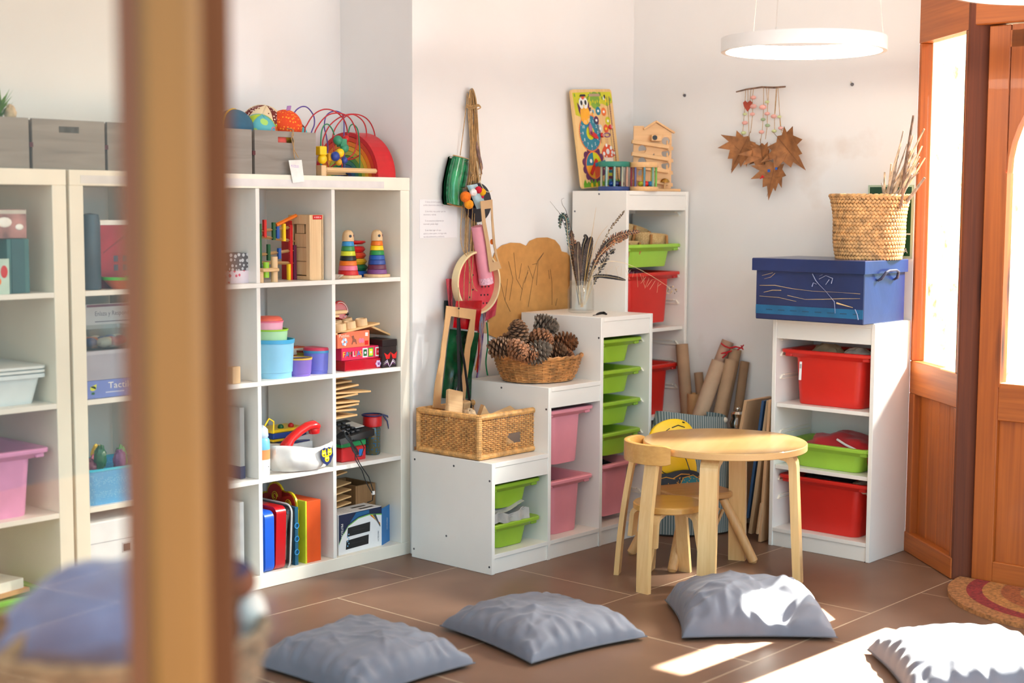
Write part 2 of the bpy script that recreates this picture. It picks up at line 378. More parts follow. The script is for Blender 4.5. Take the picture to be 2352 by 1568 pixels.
# ---- outdoors: sunlit stone porch side and yard
m, N, L, P = newmat('limestone'); c = coords(N, L)
t = N.new('ShaderNodeTexNoise'); t.inputs['Scale'].default_value = 9; t.inputs['Detail'].default_value = 10; t.inputs['Roughness'].default_value = .7; L.new(c, t.inputs['Vector'])
L.new(ramp(N, L, t.outputs[0], [(.36, (120, 76, 38)), (.46, (206, 172, 122)), (.60, (226, 208, 178))]), P.inputs['Base Color']); P.inputs['Roughness'].default_value = .95
b = N.new('ShaderNodeBump'); b.inputs['Strength'].default_value = .5; b.inputs['Distance'].default_value = .02; L.new(t.outputs[0], b.inputs['Height']); L.new(b.outputs[0], P.inputs['Normal'])
STONE = m
def stone(b):
    q = [(1.50, -.99), (1.575, -.962), (2.52, -.99), (2.75, -1.225), (2.80, -1.225), (2.80, -.5), (1.62, -.5), (1.60, -.90)]
    b.prism(q, 5.2, STONE)
st('wall_outside', stone)
st('lamp_block', lambda b: b.box((2.45, -3.0, 1.5), (.2, 1.5, 2.95), STONE))  # unseen block, added to keep the lamp beyond the sidelight off the door
st('roof_outside', lambda b: b.box((2.03, -2.3, 3.06), (1.14, 4.2, .18), PINED))
st('ground_outside', lambda b: b.box((3.6, -2.0, -.06), (4.6, 7, .08), plain('yard_paving', (128, 112, 96), .9, .15, 8)))
# ================================================================ shelving units
KY, KH, KW = .4776, 1.50, 1.5
CELL = (KW-.10-3*.0167)/4; PITCH = CELL+.0167
LEVEL = [.05+i*PITCH for i in range(4)]      # tops of the shelves, lowest first
TAPE = plain('masking_tape', (226, 220, 216), .6, .03)
def cube_shelf(name, label, x0):
    t_ = thing(name, label, 'shelf', (x0, KY, 0), 0, 'white cube shelf units')
    part('top_panel', t_, lambda b: b.box((KW/2, .195, KH-.025), (KW, .39, .05), WHITEEDGE, b=.0015))
    part('bottom_panel', t_, lambda b: b.box((KW/2, .195, .025), (KW, .39, .05), WHITEEDGE, b=.0015))
    for x in (.025, KW-.025): part('side_panel', t_, lambda b: b.box((x, .195, KH/2), (.05, .388, KH-.1), WHITEEDGE, b=.0015))
    for i in range(3): part('shelf_board', t_, lambda b: b.box((KW/2, .195, LEVEL[i+1]-.00835), (KW-.1, .386, .0167), WHITE, b=.001))
    for i in range(4):
        for j in range(3): part('divider', t_, lambda b: b.box((.05+PITCH*(j+1)-.00835, .195, LEVEL[i]+CELL/2), (.0167, .386, CELL-.0005), WHITE, b=.001))
    part('label_tape', t_, lambda b: b.box((KW/2-.05, -.0007, KH-.03), (1.32 if x0 > -2 else .9, .0014, .026), TAPE), 'strip of translucent tape along the top edge')
    return t_
cube_shelf('cube_shelf', 'white cube shelf with crates, bead maze and rainbow on top, beside hanging string bundle', XR-KW-.001)
cube_shelf('cube_shelf', 'white cube shelf seen behind glass at the far left edge, holding pink bin', XR-2*KW-.012)
SCREW = plain('screw_head', (110, 108, 112), .35, .1, metal=.8)
def drawer_frame(name, label, mat, cols, D, screws=(), runners=(), shelves=(), skip_plinth=False):
    t_ = thing(name, label, 'storage frame', mat=mat)
    n = len(cols)
    for i in range(n+1):
        h = max(([cols[i-1][1]] if i else [])+([cols[i][1]] if i < n else []))
        x = cols[i][0] if i < n else cols[-1][2]
        xc = x+.009 if i < n else x-.009
        part('side_panel', t_, lambda b: (b.box((xc, D/2, h/2), (.018, D, h), WHITE, b=.0015), [b.lathe([(0, -.0006), (.0042, -.0006), (.0042, .001), (0, .001)], SCREW, 10, T(xc-.0095, y_, z_) @ RY(90)) for (k, y_, z_) in screws if k == i]))
    for i, (xa, h, xb) in enumerate(cols):
        a = xa+.018; b_ = xb-(.018 if i == n-1 else 0)
        part('top_panel', t_, lambda b: b.box(((a+b_)/2, D/2, h-.009), (b_-a, D-.001, .018), WHITE, b=.0012))
        part('apron', t_, lambda b: b.box(((a+b_)/2, .012, h-.018-.0325), (b_-a, .016, .065), WHITE, b=.0012))
    xa, xb = cols[0][0]+.018, cols[-1][2]-.018
    part('bottom_shelf', t_, lambda b: b.box(((xa+xb)/2, D/2, .068), (xb-xa, D-.002, .016), WHITE, b=.001))
    part('plinth', t_, lambda b: b.box(((xa+xb)/2, .014, .03), (xb-xa, .016, .06), WHITE, b=.001))
    part('back_rail', t_, lambda b: [b.box(((c_[0]+c_[2])/2, D-.008, c_[1]-.06), (c_[2]-c_[0]-.02, .012, .08), WHITE) for c_ in cols])
    for (i, z_) in runners:
        a, b_ = cols[i][0]+.018, cols[i][2]-(.018 if i == n-1 else 0)
        for x, sgn in ((a, 1), (b_, -1)):
            def run(b):
                b.box((x+sgn*.004, D/2+.012, z_+.008), (.008, D-.09, .004), WHITEEDGE); b.box((x+sgn*.004, D/2+.006, z_-.008), (.008, D-.06, .004), WHITEEDGE)
                b.prism([(.03, -.008), (.045, .008), (.049, .008), (.034, -.008)], .008, WHITEEDGE, T(x if sgn > 0 else x-.008, 0, z_) @ M(((0, 0, 1, 0), (1, 0, 0, 0), (0, 1, 0, 0), (0, 0, 0, 1))))
            part('runner', t_, run)
    for (i, z_) in shelves:
        a, b_ = cols[i][0]+.018, cols[i][2]-(.018 if i == n-1 else 0)
        part('shelf_board', t_, lambda b: b.box(((a+b_)/2, D/2, z_-.008), (b_-a-.002, D-.02, .016), WHITE, b=.001))
    return t_
drawer_frame('stepped_drawer_frame', 'white three-step storage frame along the wall holding green and pink bins', T(0, 0, 0),
    [(0, .4269, .334), (.325, .6857, .659), (.65, .9429, 1.0)], .434,
    screws=[(0, .012, .36), (0, .20, .395), (0, .415, .395), (0, .012, .03), (0, .24, .115), (0, .42, .035), (1, .012, .60), (1, .25, .665), (2, .012, .86), (2, .24, .925)],
    runners=[(0, .315), (0, .155), (1, .57), (1, .435), (1, .30), (1, .17), (2, .83), (2, .705), (2, .573), (2, .44), (2, .31), (2, .18)])
TX, TY = .983, .1336
drawer_frame('tall_drawer_frame', 'tall white storage frame in the wall corner with activity board on top', T(TX, TY, 0), [(0, 1.459, .455)], .30,
    screws=[(0, .015, 1.37), (0, .15, 1.445), (0, .285, 1.37)], runners=[(0, 1.36), (0, 1.208), (0, 1.085), (0, .965), (0, .78), (0, .69), (0, .58)], shelves=[(0, .858), (0, .466)])
RXF, RY0, RY1 = 1.1556, -.9541, -.4923
drawer_frame('low_drawer_frame', 'white storage frame beside the wooden entrance, under the blue lidded box', T(RXF, RY1, 0) @ RZ(-90), [(0, .943, .4618)], .297,
    screws=[(1, .0, .0)], runners=[(0, .86), (0, .795), (0, .70), (0, .47), (0, .28), (0, .20)], shelves=[(0, .594), (0, .338)])
# ---- plastic bins
def rr(w_, d_, r_, z, n=4, cx=0, cy=0):
    out = []
    for k, (sx, sy) in enumerate(((1, -1), (1, 1), (-1, 1), (-1, -1))):
        for i in range(n+1):
            a = R(-90+90*k+90*i/n); out.append((cx+sx*(w_/2-r_)+r_*math.cos(a), cy+sy*(d_/2-r_)+r_*math.sin(a), z))
    return out
def bin_mesh(W, D, H, mat):
    b = MB(); a = .052; f = .028
    b.loft([rr(W-2*a-.035, D-2*f-.02, .03, .004), rr(W-2*a-.03, D-2*f-.015, .034, 0), rr(W-2*a-.025, D-2*f-.012, .034, .006), rr(W-2*a, D-2*f, .034, H-.034), rr(W-.028, D-2*f+.004, .03, H-.03), rr(W-.024, D-.012, .03, H-.014),
            rr(W-.004, D-.002, .028, H-.014), rr(W, D, .03, H-.012), rr(W, D, .03, H-.003), rr(W-.006, D-.006, .03, H), rr(W-.05, D-.05, .03, H-.001), rr(W-.062, D-.058, .034, H-.006),
            rr(W-2*a-.02, D-2*f-.02, .034, H-.04), rr(W-2*a-.032, D-2*f-.03, .034, .012)], mat, caps=(True, True))
    # little catches under the rim at both front corners
    for sx in (-1, 1): b.box((sx*(W/2-.034), -D/2+.022, H-.022), (.03, .02, .016), mat, b=.003)
    return b.mesh('storage_bin', 30)
GREEN = plain('green_plastic', (150, 186, 48), .42, .03, 6); PINK = plain('pink_plastic', (238, 150, 160), .42, .03, 6)
RED = plain('red_plastic', (214, 40, 30), .4, .03, 6); LIME = plain('lime_plastic', (158, 204, 66), .42, .03, 6)
_bm = {}
def storage_bin(label, mat, W, D, H, loc, rz=0, cat='bin', group='plastic bins in the white frames'):
    k = (mat.name, W, D, H)
    if k not in _bm: _bm[k] = bin_mesh(W, D, H, mat)
    return obj('storage_bin', _bm[k], None, loc, rz, label, cat, group)
SB = (.30, .38); c1, c2, c3 = .1715, .5, .825; fy = .025+.19
storage_bin('shallow green bin on upper runners of lowest step', GREEN, *SB, .10, (c1, fy, .332-.10))
storage_bin('shallow green bin at the bottom of lowest step, under folded grey cloth', GREEN, *SB, .10, (c1, fy, .078))
storage_bin('deep pink bin with grey lid at top of middle step', PINK, *SB, .225, (c2, fy, .586-.225))
storage_bin('deep pink bin at floor of middle step, holding grey knitted toy', PINK, *SB, .225, (c2, fy, .0765))
for z_, l in ((.846, 'topmost of the four green bins in the tallest step'), (.717, 'second from top of the four green bins in the tallest step'), (.585, 'third from top of the four green bins in the tallest step'), (.456, 'green bin right above the pink bin in the tallest step, holding wooden strips')):
    storage_bin(l, GREEN, *SB, .10, (c3, fy, z_-.10))
storage_bin('deep pink bin at the bottom of the tallest step, behind the small chair', PINK, *SB, .225, (c3, fy, .0995))
TB = (.418, .27); tx, ty = TX+.2275, TY+.015+.135
storage_bin('lime green bin full of straw baskets high in the tall corner frame', LIME, *TB, .10, (tx, ty, 1.228-.10))
storage_bin('deep red bin under lime bin in the tall corner frame', RED, *TB, .225, (tx, ty, 1.104-.225))
storage_bin('deep red bin standing on the low shelf of the tall corner frame', RED, *TB, .225, (tx, ty, .467))
rx, ry = RXF+.02+.135, (RY0+RY1)/2
b1 = storage_bin('deep red bin with white sticker, holding crumpled packages, under the blue box', RED, *TB, .222, (rx, ry, .595), -90)
part('sticker', b1, lambda b: (b.box((-.125, -.1165, .128), (.011, .001, .075), plain('white_sticker', (240, 238, 235), .5, .01), RX(-3.4)), [b.box((-.125, -.1172, .139+.0022*i), (.008, .0005, .0011), plain('black_ink', (30, 28, 30), .6, .05), RX(-3.4)) for i in range(8)]), 'small white barcode sticker')
storage_bin('lime green shallow bin heaped with red fabric in the low frame', LIME, *TB, .10, (rx, ry, .366-.027), -90)
storage_bin('deep red bin on the bottom of the low frame beside the entrance', RED, *TB, .222, (rx, ry, .0765), -90)
# ---- what the bins hold
GREYCLOTH = cloth('grey_cotton', (150, 146, 140), (186, 180, 172), 14); KNIT = dots('speckled_knit', (120, 106, 92), (190, 176, 160), 160, .3)
def folded(b):
    for i, (dz, w_) in enumerate(((0, .20), (.012, .215), (.024, .20), (.036, .19))):
        b.grid(lambda u, v: ((u-.5)*w_, -.17+v*.25, dz+.012*math.sin(u*5+i)*u+.010*math.sin(v*7+i*2)+.02*u*(1-v)), 14, 14, GREYCLOTH)
    b.grid(lambda u, v: ((u-.5)*.21+.01, -.17-.006*math.sin(u*20)-.006*v, .034-v*.055*(.6+.5*u)+.008*math.sin(u*9)), 20, 5, GREYCLOTH)
obj('folded_cloth', (lambda b: (folded(b), b)[1])(MB()), None, (c1-.035, fy-.005, .182), 0, 'folded grey cotton cloth spilling over the lower green bin', 'cloth')
obj('bin_lid', (lambda b: b.loft([rr(.255, .30, .03, 0), rr(.26, .31, .03, .004), rr(.255, .30, .03, .012)], plain('grey_lid', (198, 188, 180), .5, .03)))(MB()), None, (c2-.005, fy, .5875), 0, 'grey plastic lid lying in the upper pink bin', 'lid')
def knit_toy(b): b.ell((0, 0, .06), (.045, .05, .06), KNIT); b.ell((.015, -.05, .03), (.035, .03, .03), KNIT); b.ell((-.03, .03, .115), (.02, .02, .035), KNIT)
obj('knitted_toy', (lambda b: (knit_toy(b), b)[1])(MB()), None, (c2-.07, fy-.06, .235), 0, 'grey speckled knitted toy peeking out of the lower pink bin', 'toy')
STRIP = wood('bare_strip', (168, 120, 70), (206, 160, 104), 'X', 3)
for i in range(3): obj('wood_strip', (lambda b: b.box((0, 0, 0), (.17, .014, .006), STRIP, b=.001))(MB()), None, (c3-.04+.01*i, fy-.06+.035*i, .442+.004*i), 35+14*i, 'thin wooden strip lying in the green bin above the pink one', 'wood strip', 'strips in the green bin')
STRAW = dots('plaited_straw', (196, 158, 104), (226, 196, 146), 170, .3); STRAWD = plain('leather_strap', (176, 118, 60), .6, .08)
def straw_basket(name, label, loc, rz, w_, h_, tilt, d_=.10):
    t_ = thing(name, label, 'basket', mat=T(*loc) @ RZ(rz) @ RY(tilt), group='small straw baskets')
    part('bowl', t_, lambda b: b.loft([[(w_/2*k*math.cos(2*PI*j/20), d_/2*k*math.sin(2*PI*j/20), z) for j in range(20)] for k, z in ((.62, 0), (.85, h_*.4), (1, h_), (.95, h_+.003), (.8, h_*.4), (.6, .006))], STRAW))
    for sx in (-.25, .25): part('strap', t_, lambda b: b.tube([(sx*w_, -d_*.50, h_*.95), (sx*w_*1.05, -d_*.53, h_*.5), (sx*w_*.9, -d_*.42, .004)], .006, STRAWD, 6))
zb = 1.16
straw_basket('straw_basket', 'upper tilted straw basket with leather straps in the lime bin', (TX+.255, TY+.17, zb+.055), 4, .24, .085, 12)
straw_basket('straw_basket', 'long straw basket with straps at the right end of the lime bin', (TX+.30, TY+.10, zb+.012), -4, .21, .10, 4)
straw_basket('straw_basket', 'low straw basket at the left front of the lime bin', (TX+.115, TY+.095, zb+.01), 0, .16, .07, 0)
straw_basket('straw_basket', 'darker straw basket lying deepest in the lime bin', (TX+.14, TY+.22, zb+.04), 8, .18, .09, -6)
PAPER = plain('brown_paper', (176, 142, 106), .85, .15, 8, .3); PLASTIC = plain('milky_wrap', (214, 196, 178), .35, .15, 20, .4)
def crumple(b, sx, sy, sz, mat, seed, n=16, amp=.22, fr=3.0):
    def f(u, v):
        a, c_ = u*2*PI, (v-.5)*PI; p = V((math.cos(a)*math.cos(c_), math.sin(a)*math.cos(c_), math.sin(c_)))
        k = 1+amp*noise.noise(p*fr+V((seed*7.3, seed*1.7, 0))); return (p.x*sx*k, p.y*sy*k, p.z*sz*k)
    b.grid(f, n+6, n, mat); return b
def lump(name, label, cat, loc, s_, mat, seed, rz=0, amp=.22, fr=3.0, group=None):
    return obj(name, crumple(MB(), *s_, mat, seed, 16, amp, fr), None, loc, rz, label, cat, group)
lump('paper_bundle', 'crumpled brown paper bundle sticking out of the stickered red bin', 'paper', (rx-.02, ry+.05, .79), (.045, .075, .05), PAPER, 1)
lump('wrapped_package', 'plastic wrapped package with printing in the stickered red bin', 'package', (rx-.025, ry-.09, .785), (.042, .075, .048), PLASTIC, 2, 0, .15)
lump('paper_bundle', 'dark brown bundle deepest in the stickered red bin', 'paper', (rx+.03, ry-.06, .775), (.04, .10, .05), plain('dark_paper', (104, 70, 48), .85, .15, 8, .3), 3)
REDCLOTH = cloth('crimson_felt', (150, 14, 22), (186, 22, 30), 8)
t_ = thing('red_fabric_bag', 'crimson fabric bag with white cord heaped in the lime bin of the low frame', 'bag', (rx, ry-.03, .41))
part('bag_body', t_, lambda b: crumple(b, .10, .165, .07, REDCLOTH, 5, 20, .3, 2.2))
part('cord', body(t_), lambda b: b.tube([(-.072, .0, .05), (-.085, -.045, .035), (-.085, -.09, .02), (-.075, -.14, -.005)], .005, plain('white_cord', (226, 220, 214), .8), 6), 'white cord')
lump('dark_toy', 'dark toys heaped in the bottom red bin of the low frame', 'toy', (rx-.01, ry+.03, .265), (.07, .13, .038), plain('dark_mix', (40, 34, 42), .5, .4, 30), 6, 0, .3, 5)
lump('silver_bag', 'pale plastic bag in the bottom red bin of the low frame', 'bag', (rx-.03, ry-.14, .272), (.06, .05, .03), PLASTIC, 8)
lump('dark_toy', 'dark toys under rim of the red bin below the lime bin', 'toy', (tx-.06, ty-.03, 1.08), (.11, .07, .035), plain('plum_mix', (96, 40, 60), .5, .4, 40), 9, 0, .3, 5)
lump('black_felt', 'dark cloth in the topmost green bin of the tallest step', 'cloth', (c3-.03, fy, .80), (.09, .13, .03), plain('dark_green_mix', (26, 44, 30), .7, .4, 20), 10, 0, .3)
lump('cable_heap', 'dark cables heaped in the pink bin behind the chair', 'cable', (c3-.04, fy-.06, .30), (.09, .09, .03), plain('black_mix', (24, 24, 26), .6, .3, 40), 12, 0, .4, 6)
# ================================================================ things in the cube shelf
YF = KY
def sx(u, y=.52, v=700): return onY(u, v, y).x
BEECH = wood('beech', (214, 172, 122), (238, 204, 158), 'Z', 2.2, .5); BEECHX = wood('beech_x', (208, 166, 112), (236, 200, 150), 'X', 2.2, .5)
PLY = wood('ply_board', (198, 152, 96), (228, 186, 130), 'X', 2.5, .55)
def paint(n, c_, r_=.35): return plain('paint_'+n, c_, r_, .04, 20)
pR, pO, pY, pG, pB, pP = paint('red', (204, 28, 28)), paint('orange', (236, 118, 24)), paint('yellow', (250, 204, 20)), paint('green', (34, 138, 66)), paint('blue', (28, 84, 166)), paint('purple', (122, 66, 128))
pLB, pLY, pK, pPK, pMR = paint('light_blue', (56, 148, 206)), paint('lemon', (214, 218, 50)), paint('black', (26, 28, 34)), paint('pink', (232, 116, 142)), paint('maroon', (104, 36, 66))
pDG, pNV, pTQ, pW, pLM = paint('dark_green', (22, 92, 52)), paint('navy', (30, 46, 96)), paint('turquoise', (40, 130, 150)), paint('white', (238, 236, 230)), paint('lime', (150, 206, 52))
# ---- stacking towers
def tower(label, x, y, cols, group=None):
    t_ = thing('stacking_tower', label, 'stacking toy', (x, y, LEVEL[3]), 0, 'wooden stacking towers')
    part('base', t_, lambda b: b.lathe([(0, 0), (.050, 0), (.052, .002), (.052, .010), (.050, .012), (0, .012)], BEECH, 28))
    for i, m_ in enumerate(cols):
        z0 = .012+i*.0185; k0 = .040-.0026*i; k1 = k0-.0024
        part('ring', t_, lambda b: b.lathe([(.006, z0+.0003), (k0-.001, z0+.0003), (k0, z0+.0015), (k1, z0+.0165), (k1-.001, z0+.018), (.006, z0+.018)], m_, 28))
    z0 = .012+len(cols)*.0185
    def head(b):
        b.lathe([(0, z0), (.0232, z0+.0005), (.0225, z0+.02), (.0195, z0+.033), (.0125, z0+.041), (0, z0+.044)], BEECH, 24)
        b.lathe([(0, .0009), (.0055, .0009), (.0055, -.003)], pK, 12, T(0, 0, z0+.02) @ RZ(-18) @ T(0, -.0226, 0) @ RX(90))
        b.lathe([(0, .0009), (.0055, .0009), (.0055, -.003)], pMR, 12, T(0, 0, z0+.02) @ RZ(42) @ T(0, -.0226, 0) @ RX(90))
    part('head', t_, head, 'bare beech dome with dark eye holes')
tower('stacking tower with red bottom ring and light blue top ring', sx(800, .545), .545, [pR, pPK, pO, pK, pLY, paint('mid_green', (60, 138, 74)), pLB])
tower('stacking tower with purple bottom ring and orange top ring', sx(866, .545), .545, [pP, pMR, paint('royal', (40, 74, 152)), pB, pG, pY, pO])
t_ = thing('ring_pyramid', 'glossy ring pyramid with red top and blue bottom behind the two towers', 'stacking toy', (sx(822, .63)-.012, .635, LEVEL[3]))
for i, (m_, k) in enumerate(((pB, .056), (pDG, .053), (paint('mustard', (206, 158, 26)), .050), (paint('brick', (206, 62, 30)), .046), (pR, .043))):
    part('ring', t_, lambda b: b.lathe([(.01, .024*i), (k-.008, .024*i), (k, .024*i+.011), (k-.008, .024*i+.0225), (.01, .024*i+.0225)], m_, 26))
part('top_cap', t_, lambda b: b.lathe([(0, .125), (.03, .127), (.045, .134), (.042, .140), (0, .142)], pR, 26)); part('spindle', t_, lambda b: b.cyl((0, 0, .12), (0, 0, .127), .01, pW))
t_ = thing('shell_dish', 'small white shell half hidden beside the left stacking tower', 'shell', (sx(777, .50)-.006, .505, LEVEL[3]))
part('shell', t_, lambda b: b.grid(lambda u, v: ((.028+.003*math.cos(u*40))*v*math.cos(u*PI-PI/2), (.03*v)*math.sin(u*PI-PI/2), .016*(v*v)+.002), 30, 5, paint('shell', (226, 214, 200))))
# ---- wooden block box
xr, xl = sx(743, .515), sx(712, .515)
t_ = thing('block_box', 'pale wooden upright box with stacked blocks behind a slot', 'wooden box', ((xl+xr)/2, .515+.06, LEVEL[3]))
bw, bd, bh = xr-xl, .125, .243
def bb(b):
    b.box((bw/2-.005, 0, bh/2), (.01, bd, bh), BEECH, b=.001); b.box((0, -bd/2+.004, bh/2), (bw-.012, .008, bh), BEECH, b=.001); b.box((0, bd/2-.004, bh/2), (bw-.012, .008, bh), BEECH, b=.001)
    b.box((-bw/2+.004, bd/2-.011, bh/2), (.008, .022, bh-.002), BEECH, b=.001); b.box((-bw/2+.004, -bd/2+.012, bh/2), (.008, .022, bh-.002), BEECH, b=.001)
    b.box((-bw/2+.004, 0, bh-.018), (.008, bd-.04, .034), BEECH, b=.001); b.box((-bw/2+.004, 0, .008), (.008, bd-.04, .014), BEECH, b=.001); b.box((0, 0, bh-.004), (bw-.004, bd-.004, .006), BEECH)
part('case', t_, bb)
for i in range(4):
    z0 = .018+i*.052
    part('block', t_, lambda b: b.box((-.002, 0 if i < 3 else .004, z0+.025-(.008 if i == 3 else 0)), (bw-.022, bd-.052-(.03 if i == 3 else 0), .0505-(.016 if i == 3 else 0)), BEECH, b=.0015))
def stk(b):
    b.box((.004, -bd/2-.0004, bh-.009), (.046, .0008, .016), pR)
    for x_ in (-.010, .018): b.disc(x_, bh-.009, .002, pW, T(0, -bd/2-.0010, 0) @ FRONT)
    b.rect(.004, bh-.009, .018, .006, paint('pale_red', (238, 150, 150)), T(0, -bd/2-.0010, 0) @ FRONT)
part('sticker', body(t_), stk, 'red sticker at the top')
# ---- coloured marble run
t_ = thing('marble_run', 'toy marble run with red, green and yellow posts left of the block box', 'marble run', (sx(640, .60), .60, LEVEL[3]))
def rail(x0, z0, x1, z1, y_=0): return lambda b: b.box(((x0+x1)/2, y_, (z0+z1)/2), (math.hypot(x1-x0, z1-z0), .03, .010), PLY, None) if abs(z1-z0) < 1e-6 else b.tube([(x0, y_, z0), (x1, y_, z1)], [(.006, .016)]*2, PLY, 4, smooth=False)
for (x0, z0, x1, z1) in ((-.10, .165, .07, .145), (-.10, .095, .07, .11), (-.10, .068, .08, .062), (-.10, .182, .06, .196)): part('rail', t_, rail(x0, z0, x1, z1))
for x_, z0, z1, m_ in ((-.072, .16, .225, pR), (-.03, .15, .215, pDG), (.018, .145, .21, pY), (.05, 0, .205, pR), (.068, 0, .13, pMR), (-.055, .075, .135, pDG), (-.005, .08, .12, pB), (-.095, .0, .21, pDG), (.04, 0, .06, pY), (-.012, .155, .20, pB)):
    part('post', t_, lambda b: b.box((x_, -.012, (z0+z1)/2), (.012, .012, z1-z0), m_, b=.001)); 
part('slide', t_, lambda b: b.tube([(-.02, -.015, .205), (.075, -.015, .240)], .007, pO, 6), 'orange slide rod')
part('back_post', t_, lambda b: b.box((.075, .04, .11), (.012, .05, .22), pR))
# ---- peg bench
t_ = thing('peg_bench', 'small wooden peg bench with lime pegs in front of marble run', 'peg toy', (sx(618, .515), .515, LEVEL[3]))
part('bench', t_, lambda b: (b.box((-.005, 0, .045), (.075, .045, .013), BEECHX, b=.003), b.cyl((.026, 0, 0), (.026, 0, .092), .0125, BEECH, 14), b.cyl((-.036, 0, 0), (-.036, 0, .04), .01, BEECH, 12)))
part('peg', t_, lambda b: b.cyl((-.012, 0, .017), (-.012, 0, .073), .0115, pLM, 14))
# ---- two small patterned boxes in the third column
FLOW = dots('grey_floral_paper', (96, 92, 92), (196, 194, 192), 60, .36); PFLO = dots('pink_floral_paper', (226, 210, 214), (214, 96, 116), 48, .3)
x_ = sx(557, .53)
obj('gift_box', MB().box((0, 0, .0225), (.115, .09, .045), PFLO, b=.001), None, (x_+.004, .57, LEVEL[3]), 0, 'small pink floral box under the grey floral box', 'box')
obj('gift_box', MB().box((0, 0, .031), (.112, .085, .062), FLOW, b=.001), None, (x_, .57, LEVEL[3]+.0452), 0, 'small grey floral box on top of a pink floral one', 'box')
# ---- row 2: big cup tower
def cup(label, x, y, z, r_, h_, m_, rim=None, group='plastic stacking cups', lid=None):
    t_ = thing('stacking_cup', label, 'cup', (x, y, z), 0, group)
    part('cup_body', t_, lambda b: b.lathe([(0, 0), (r_*.88, 0), (r_*.89, h_*.14), (r_*.93, h_*.15), (r_, h_*.93), (r_*.97, h_*.93), (r_*.86, .006), (0, .006)], m_, 30))
    part('rim', body(t_), lambda b: b.lathe([(r_*.97, h_*.90), (r_*1.03, h_*.90), (r_*1.04, h_), (r_*.98, h_), (r_*.97, h_*.90)], rim or m_, 30))
    return t_
cB, cBl, cG, cPk, cVi = plain('pale_blue_plastic', (140, 200, 228), .35, .02, spec=.5), plain('rim_blue', (70, 168, 214), .35, .02), plain('mint_plastic', (172, 218, 170), .35, .02), plain('blush_plastic', (236, 170, 192), .35, .02), plain('violet_plastic', (132, 106, 190), .4, .02)
x_, y_ = sx(628, .56), .565
ZL = LEVEL[2]
cup('largest pale blue stacking cup, bottom of the cup tower', x_, y_, ZL, .077, .142, cB, cBl)
cup('mint green stacking cup with lime rim in the middle of tower', x_-.012, y_, ZL+.118, .064, .062, cG, pLM)
cup('pink stacking cup near the top of the cup tower', x_-.022, y_, ZL+.155, .055, .056, cPk, pPK)
t_ = thing('cup_lid', 'orange pink lid crowning the cup tower', 'lid', (x_-.024, y_, ZL+.2115)); part('lid', t_, lambda b: b.lathe([(0, 0), (.054, 0), (.054, .006), (.045, .014), (0, .017)], plain('coral_plastic', (226, 104, 84), .35, .04), 26))
obj('orange_box', MB().box((0, 0, .047), (.075, .05, .094), plain('orange_card', (226, 96, 42), .5, .1, 12), b=.001).box((0, -.0254, .078), (.074, .0006, .024), paint('cream', (238, 222, 200))), None, (sx(680, .66), .66, ZL), 0, 'orange and cream card box behind the violet cups', 'box')
cup('short violet stacking cup with yellow rim', sx(687, .53), .535, ZL, .049, .068, cVi, plain('cup_yellow', (226, 178, 76), .4, .03))
t_ = cup('tall periwinkle stacking cup with turquoise and red rims', sx(729, .545), .55, ZL, .050, .088, plain('periwinkle', (112, 116, 204), .4, .02), plain('cup_blue', (70, 150, 196), .4, .03))
part('upper_rim', body(t_), lambda b: b.lathe([(.044, .088), (.0515, .088), (.0515, .094), (.047, .099), (.044, .099)], plain('cup_red', (206, 56, 84), .4, .03), 28), 'red upper rim')
cup('yellow green stacking cup behind the violet cup', sx(700, .64), .64, ZL, .046, .082, plain('olive_cup', (178, 160, 66), .4, .04), plain('brown_red_rim', (150, 66, 40), .4, .04))
# ---- row 2, right column: game boxes
t_ = thing('flat_box', 'glossy crimson flat box with rosette at the bottom of the game pile', 'box', (sx(826, .55), .56, ZL))
GL = plain('glossy_crimson', (178, 20, 40), .12, .04, 10, coat=.6)
part('box_body', t_, lambda b: b.box((0, .02, .020), (.235, .15, .040), GL, b=.002)); part('rosette', body(t_), lambda b: [b.ell((.055+.009*math.cos(a), -.056, .018+.009*math.sin(a)), (.006, .003, .006), paint('lilac', (196, 170, 206)), 8) for a in [R(60*i) for i in range(6)]]+[b.ell((.055, -.058, .018), (.006, .003, .006), pP, 8)], 'lilac rosette')
t_ = thing('game_box', 'pink and red board game box with coloured lettering, middle of pile', 'box', (sx(816, .55), .565, ZL+.0405))
part('box_body', t_, lambda b: b.box((0, .02, .024), (.205, .14, .048), plain('carmine_card', (214, 44, 84), .3, .05, 12), b=.001))
def gl(b):
    X = T(0, -.0506, 0) @ FRONT; cs = (pY, pLB, pG, pO, pW, pLM, pLB, pY)
    x_ = -.098
    for i, ch in enumerate('FAMILIAS'):
        b.text(ch, .030, cs[i], X @ T(x_, .013, 0)); x_ += .0135 if ch not in 'IM' else (.008 if ch == 'I' else .016)
    for x_, m_, n_ in ((.018, pW, pDG), (.048, paint('leaf', (62, 142, 76)), pLY), (.085, pW, pR)):
        b.rect(x_, .024, .026, .036, m_, X); b.rect(x_, .024, .018, .026, n_, X, .0004); b.disc(x_, .024, .005, pPK if n_ is pR else pW, X, .0008, 10)
part('print', body(t_), gl, 'coloured letters and playing cards')
t_ = thing('puzzle_box', 'salmon orange puzzle box with animal drawings, topmost of pile', 'box', (sx(798, .55), .565, ZL+.089))
part('box_body', t_, lambda b: b.box((0, .02, .031), (.165, .14, .062), plain('salmon_card', (228, 112, 78), .4, .05, 12), b=.001))
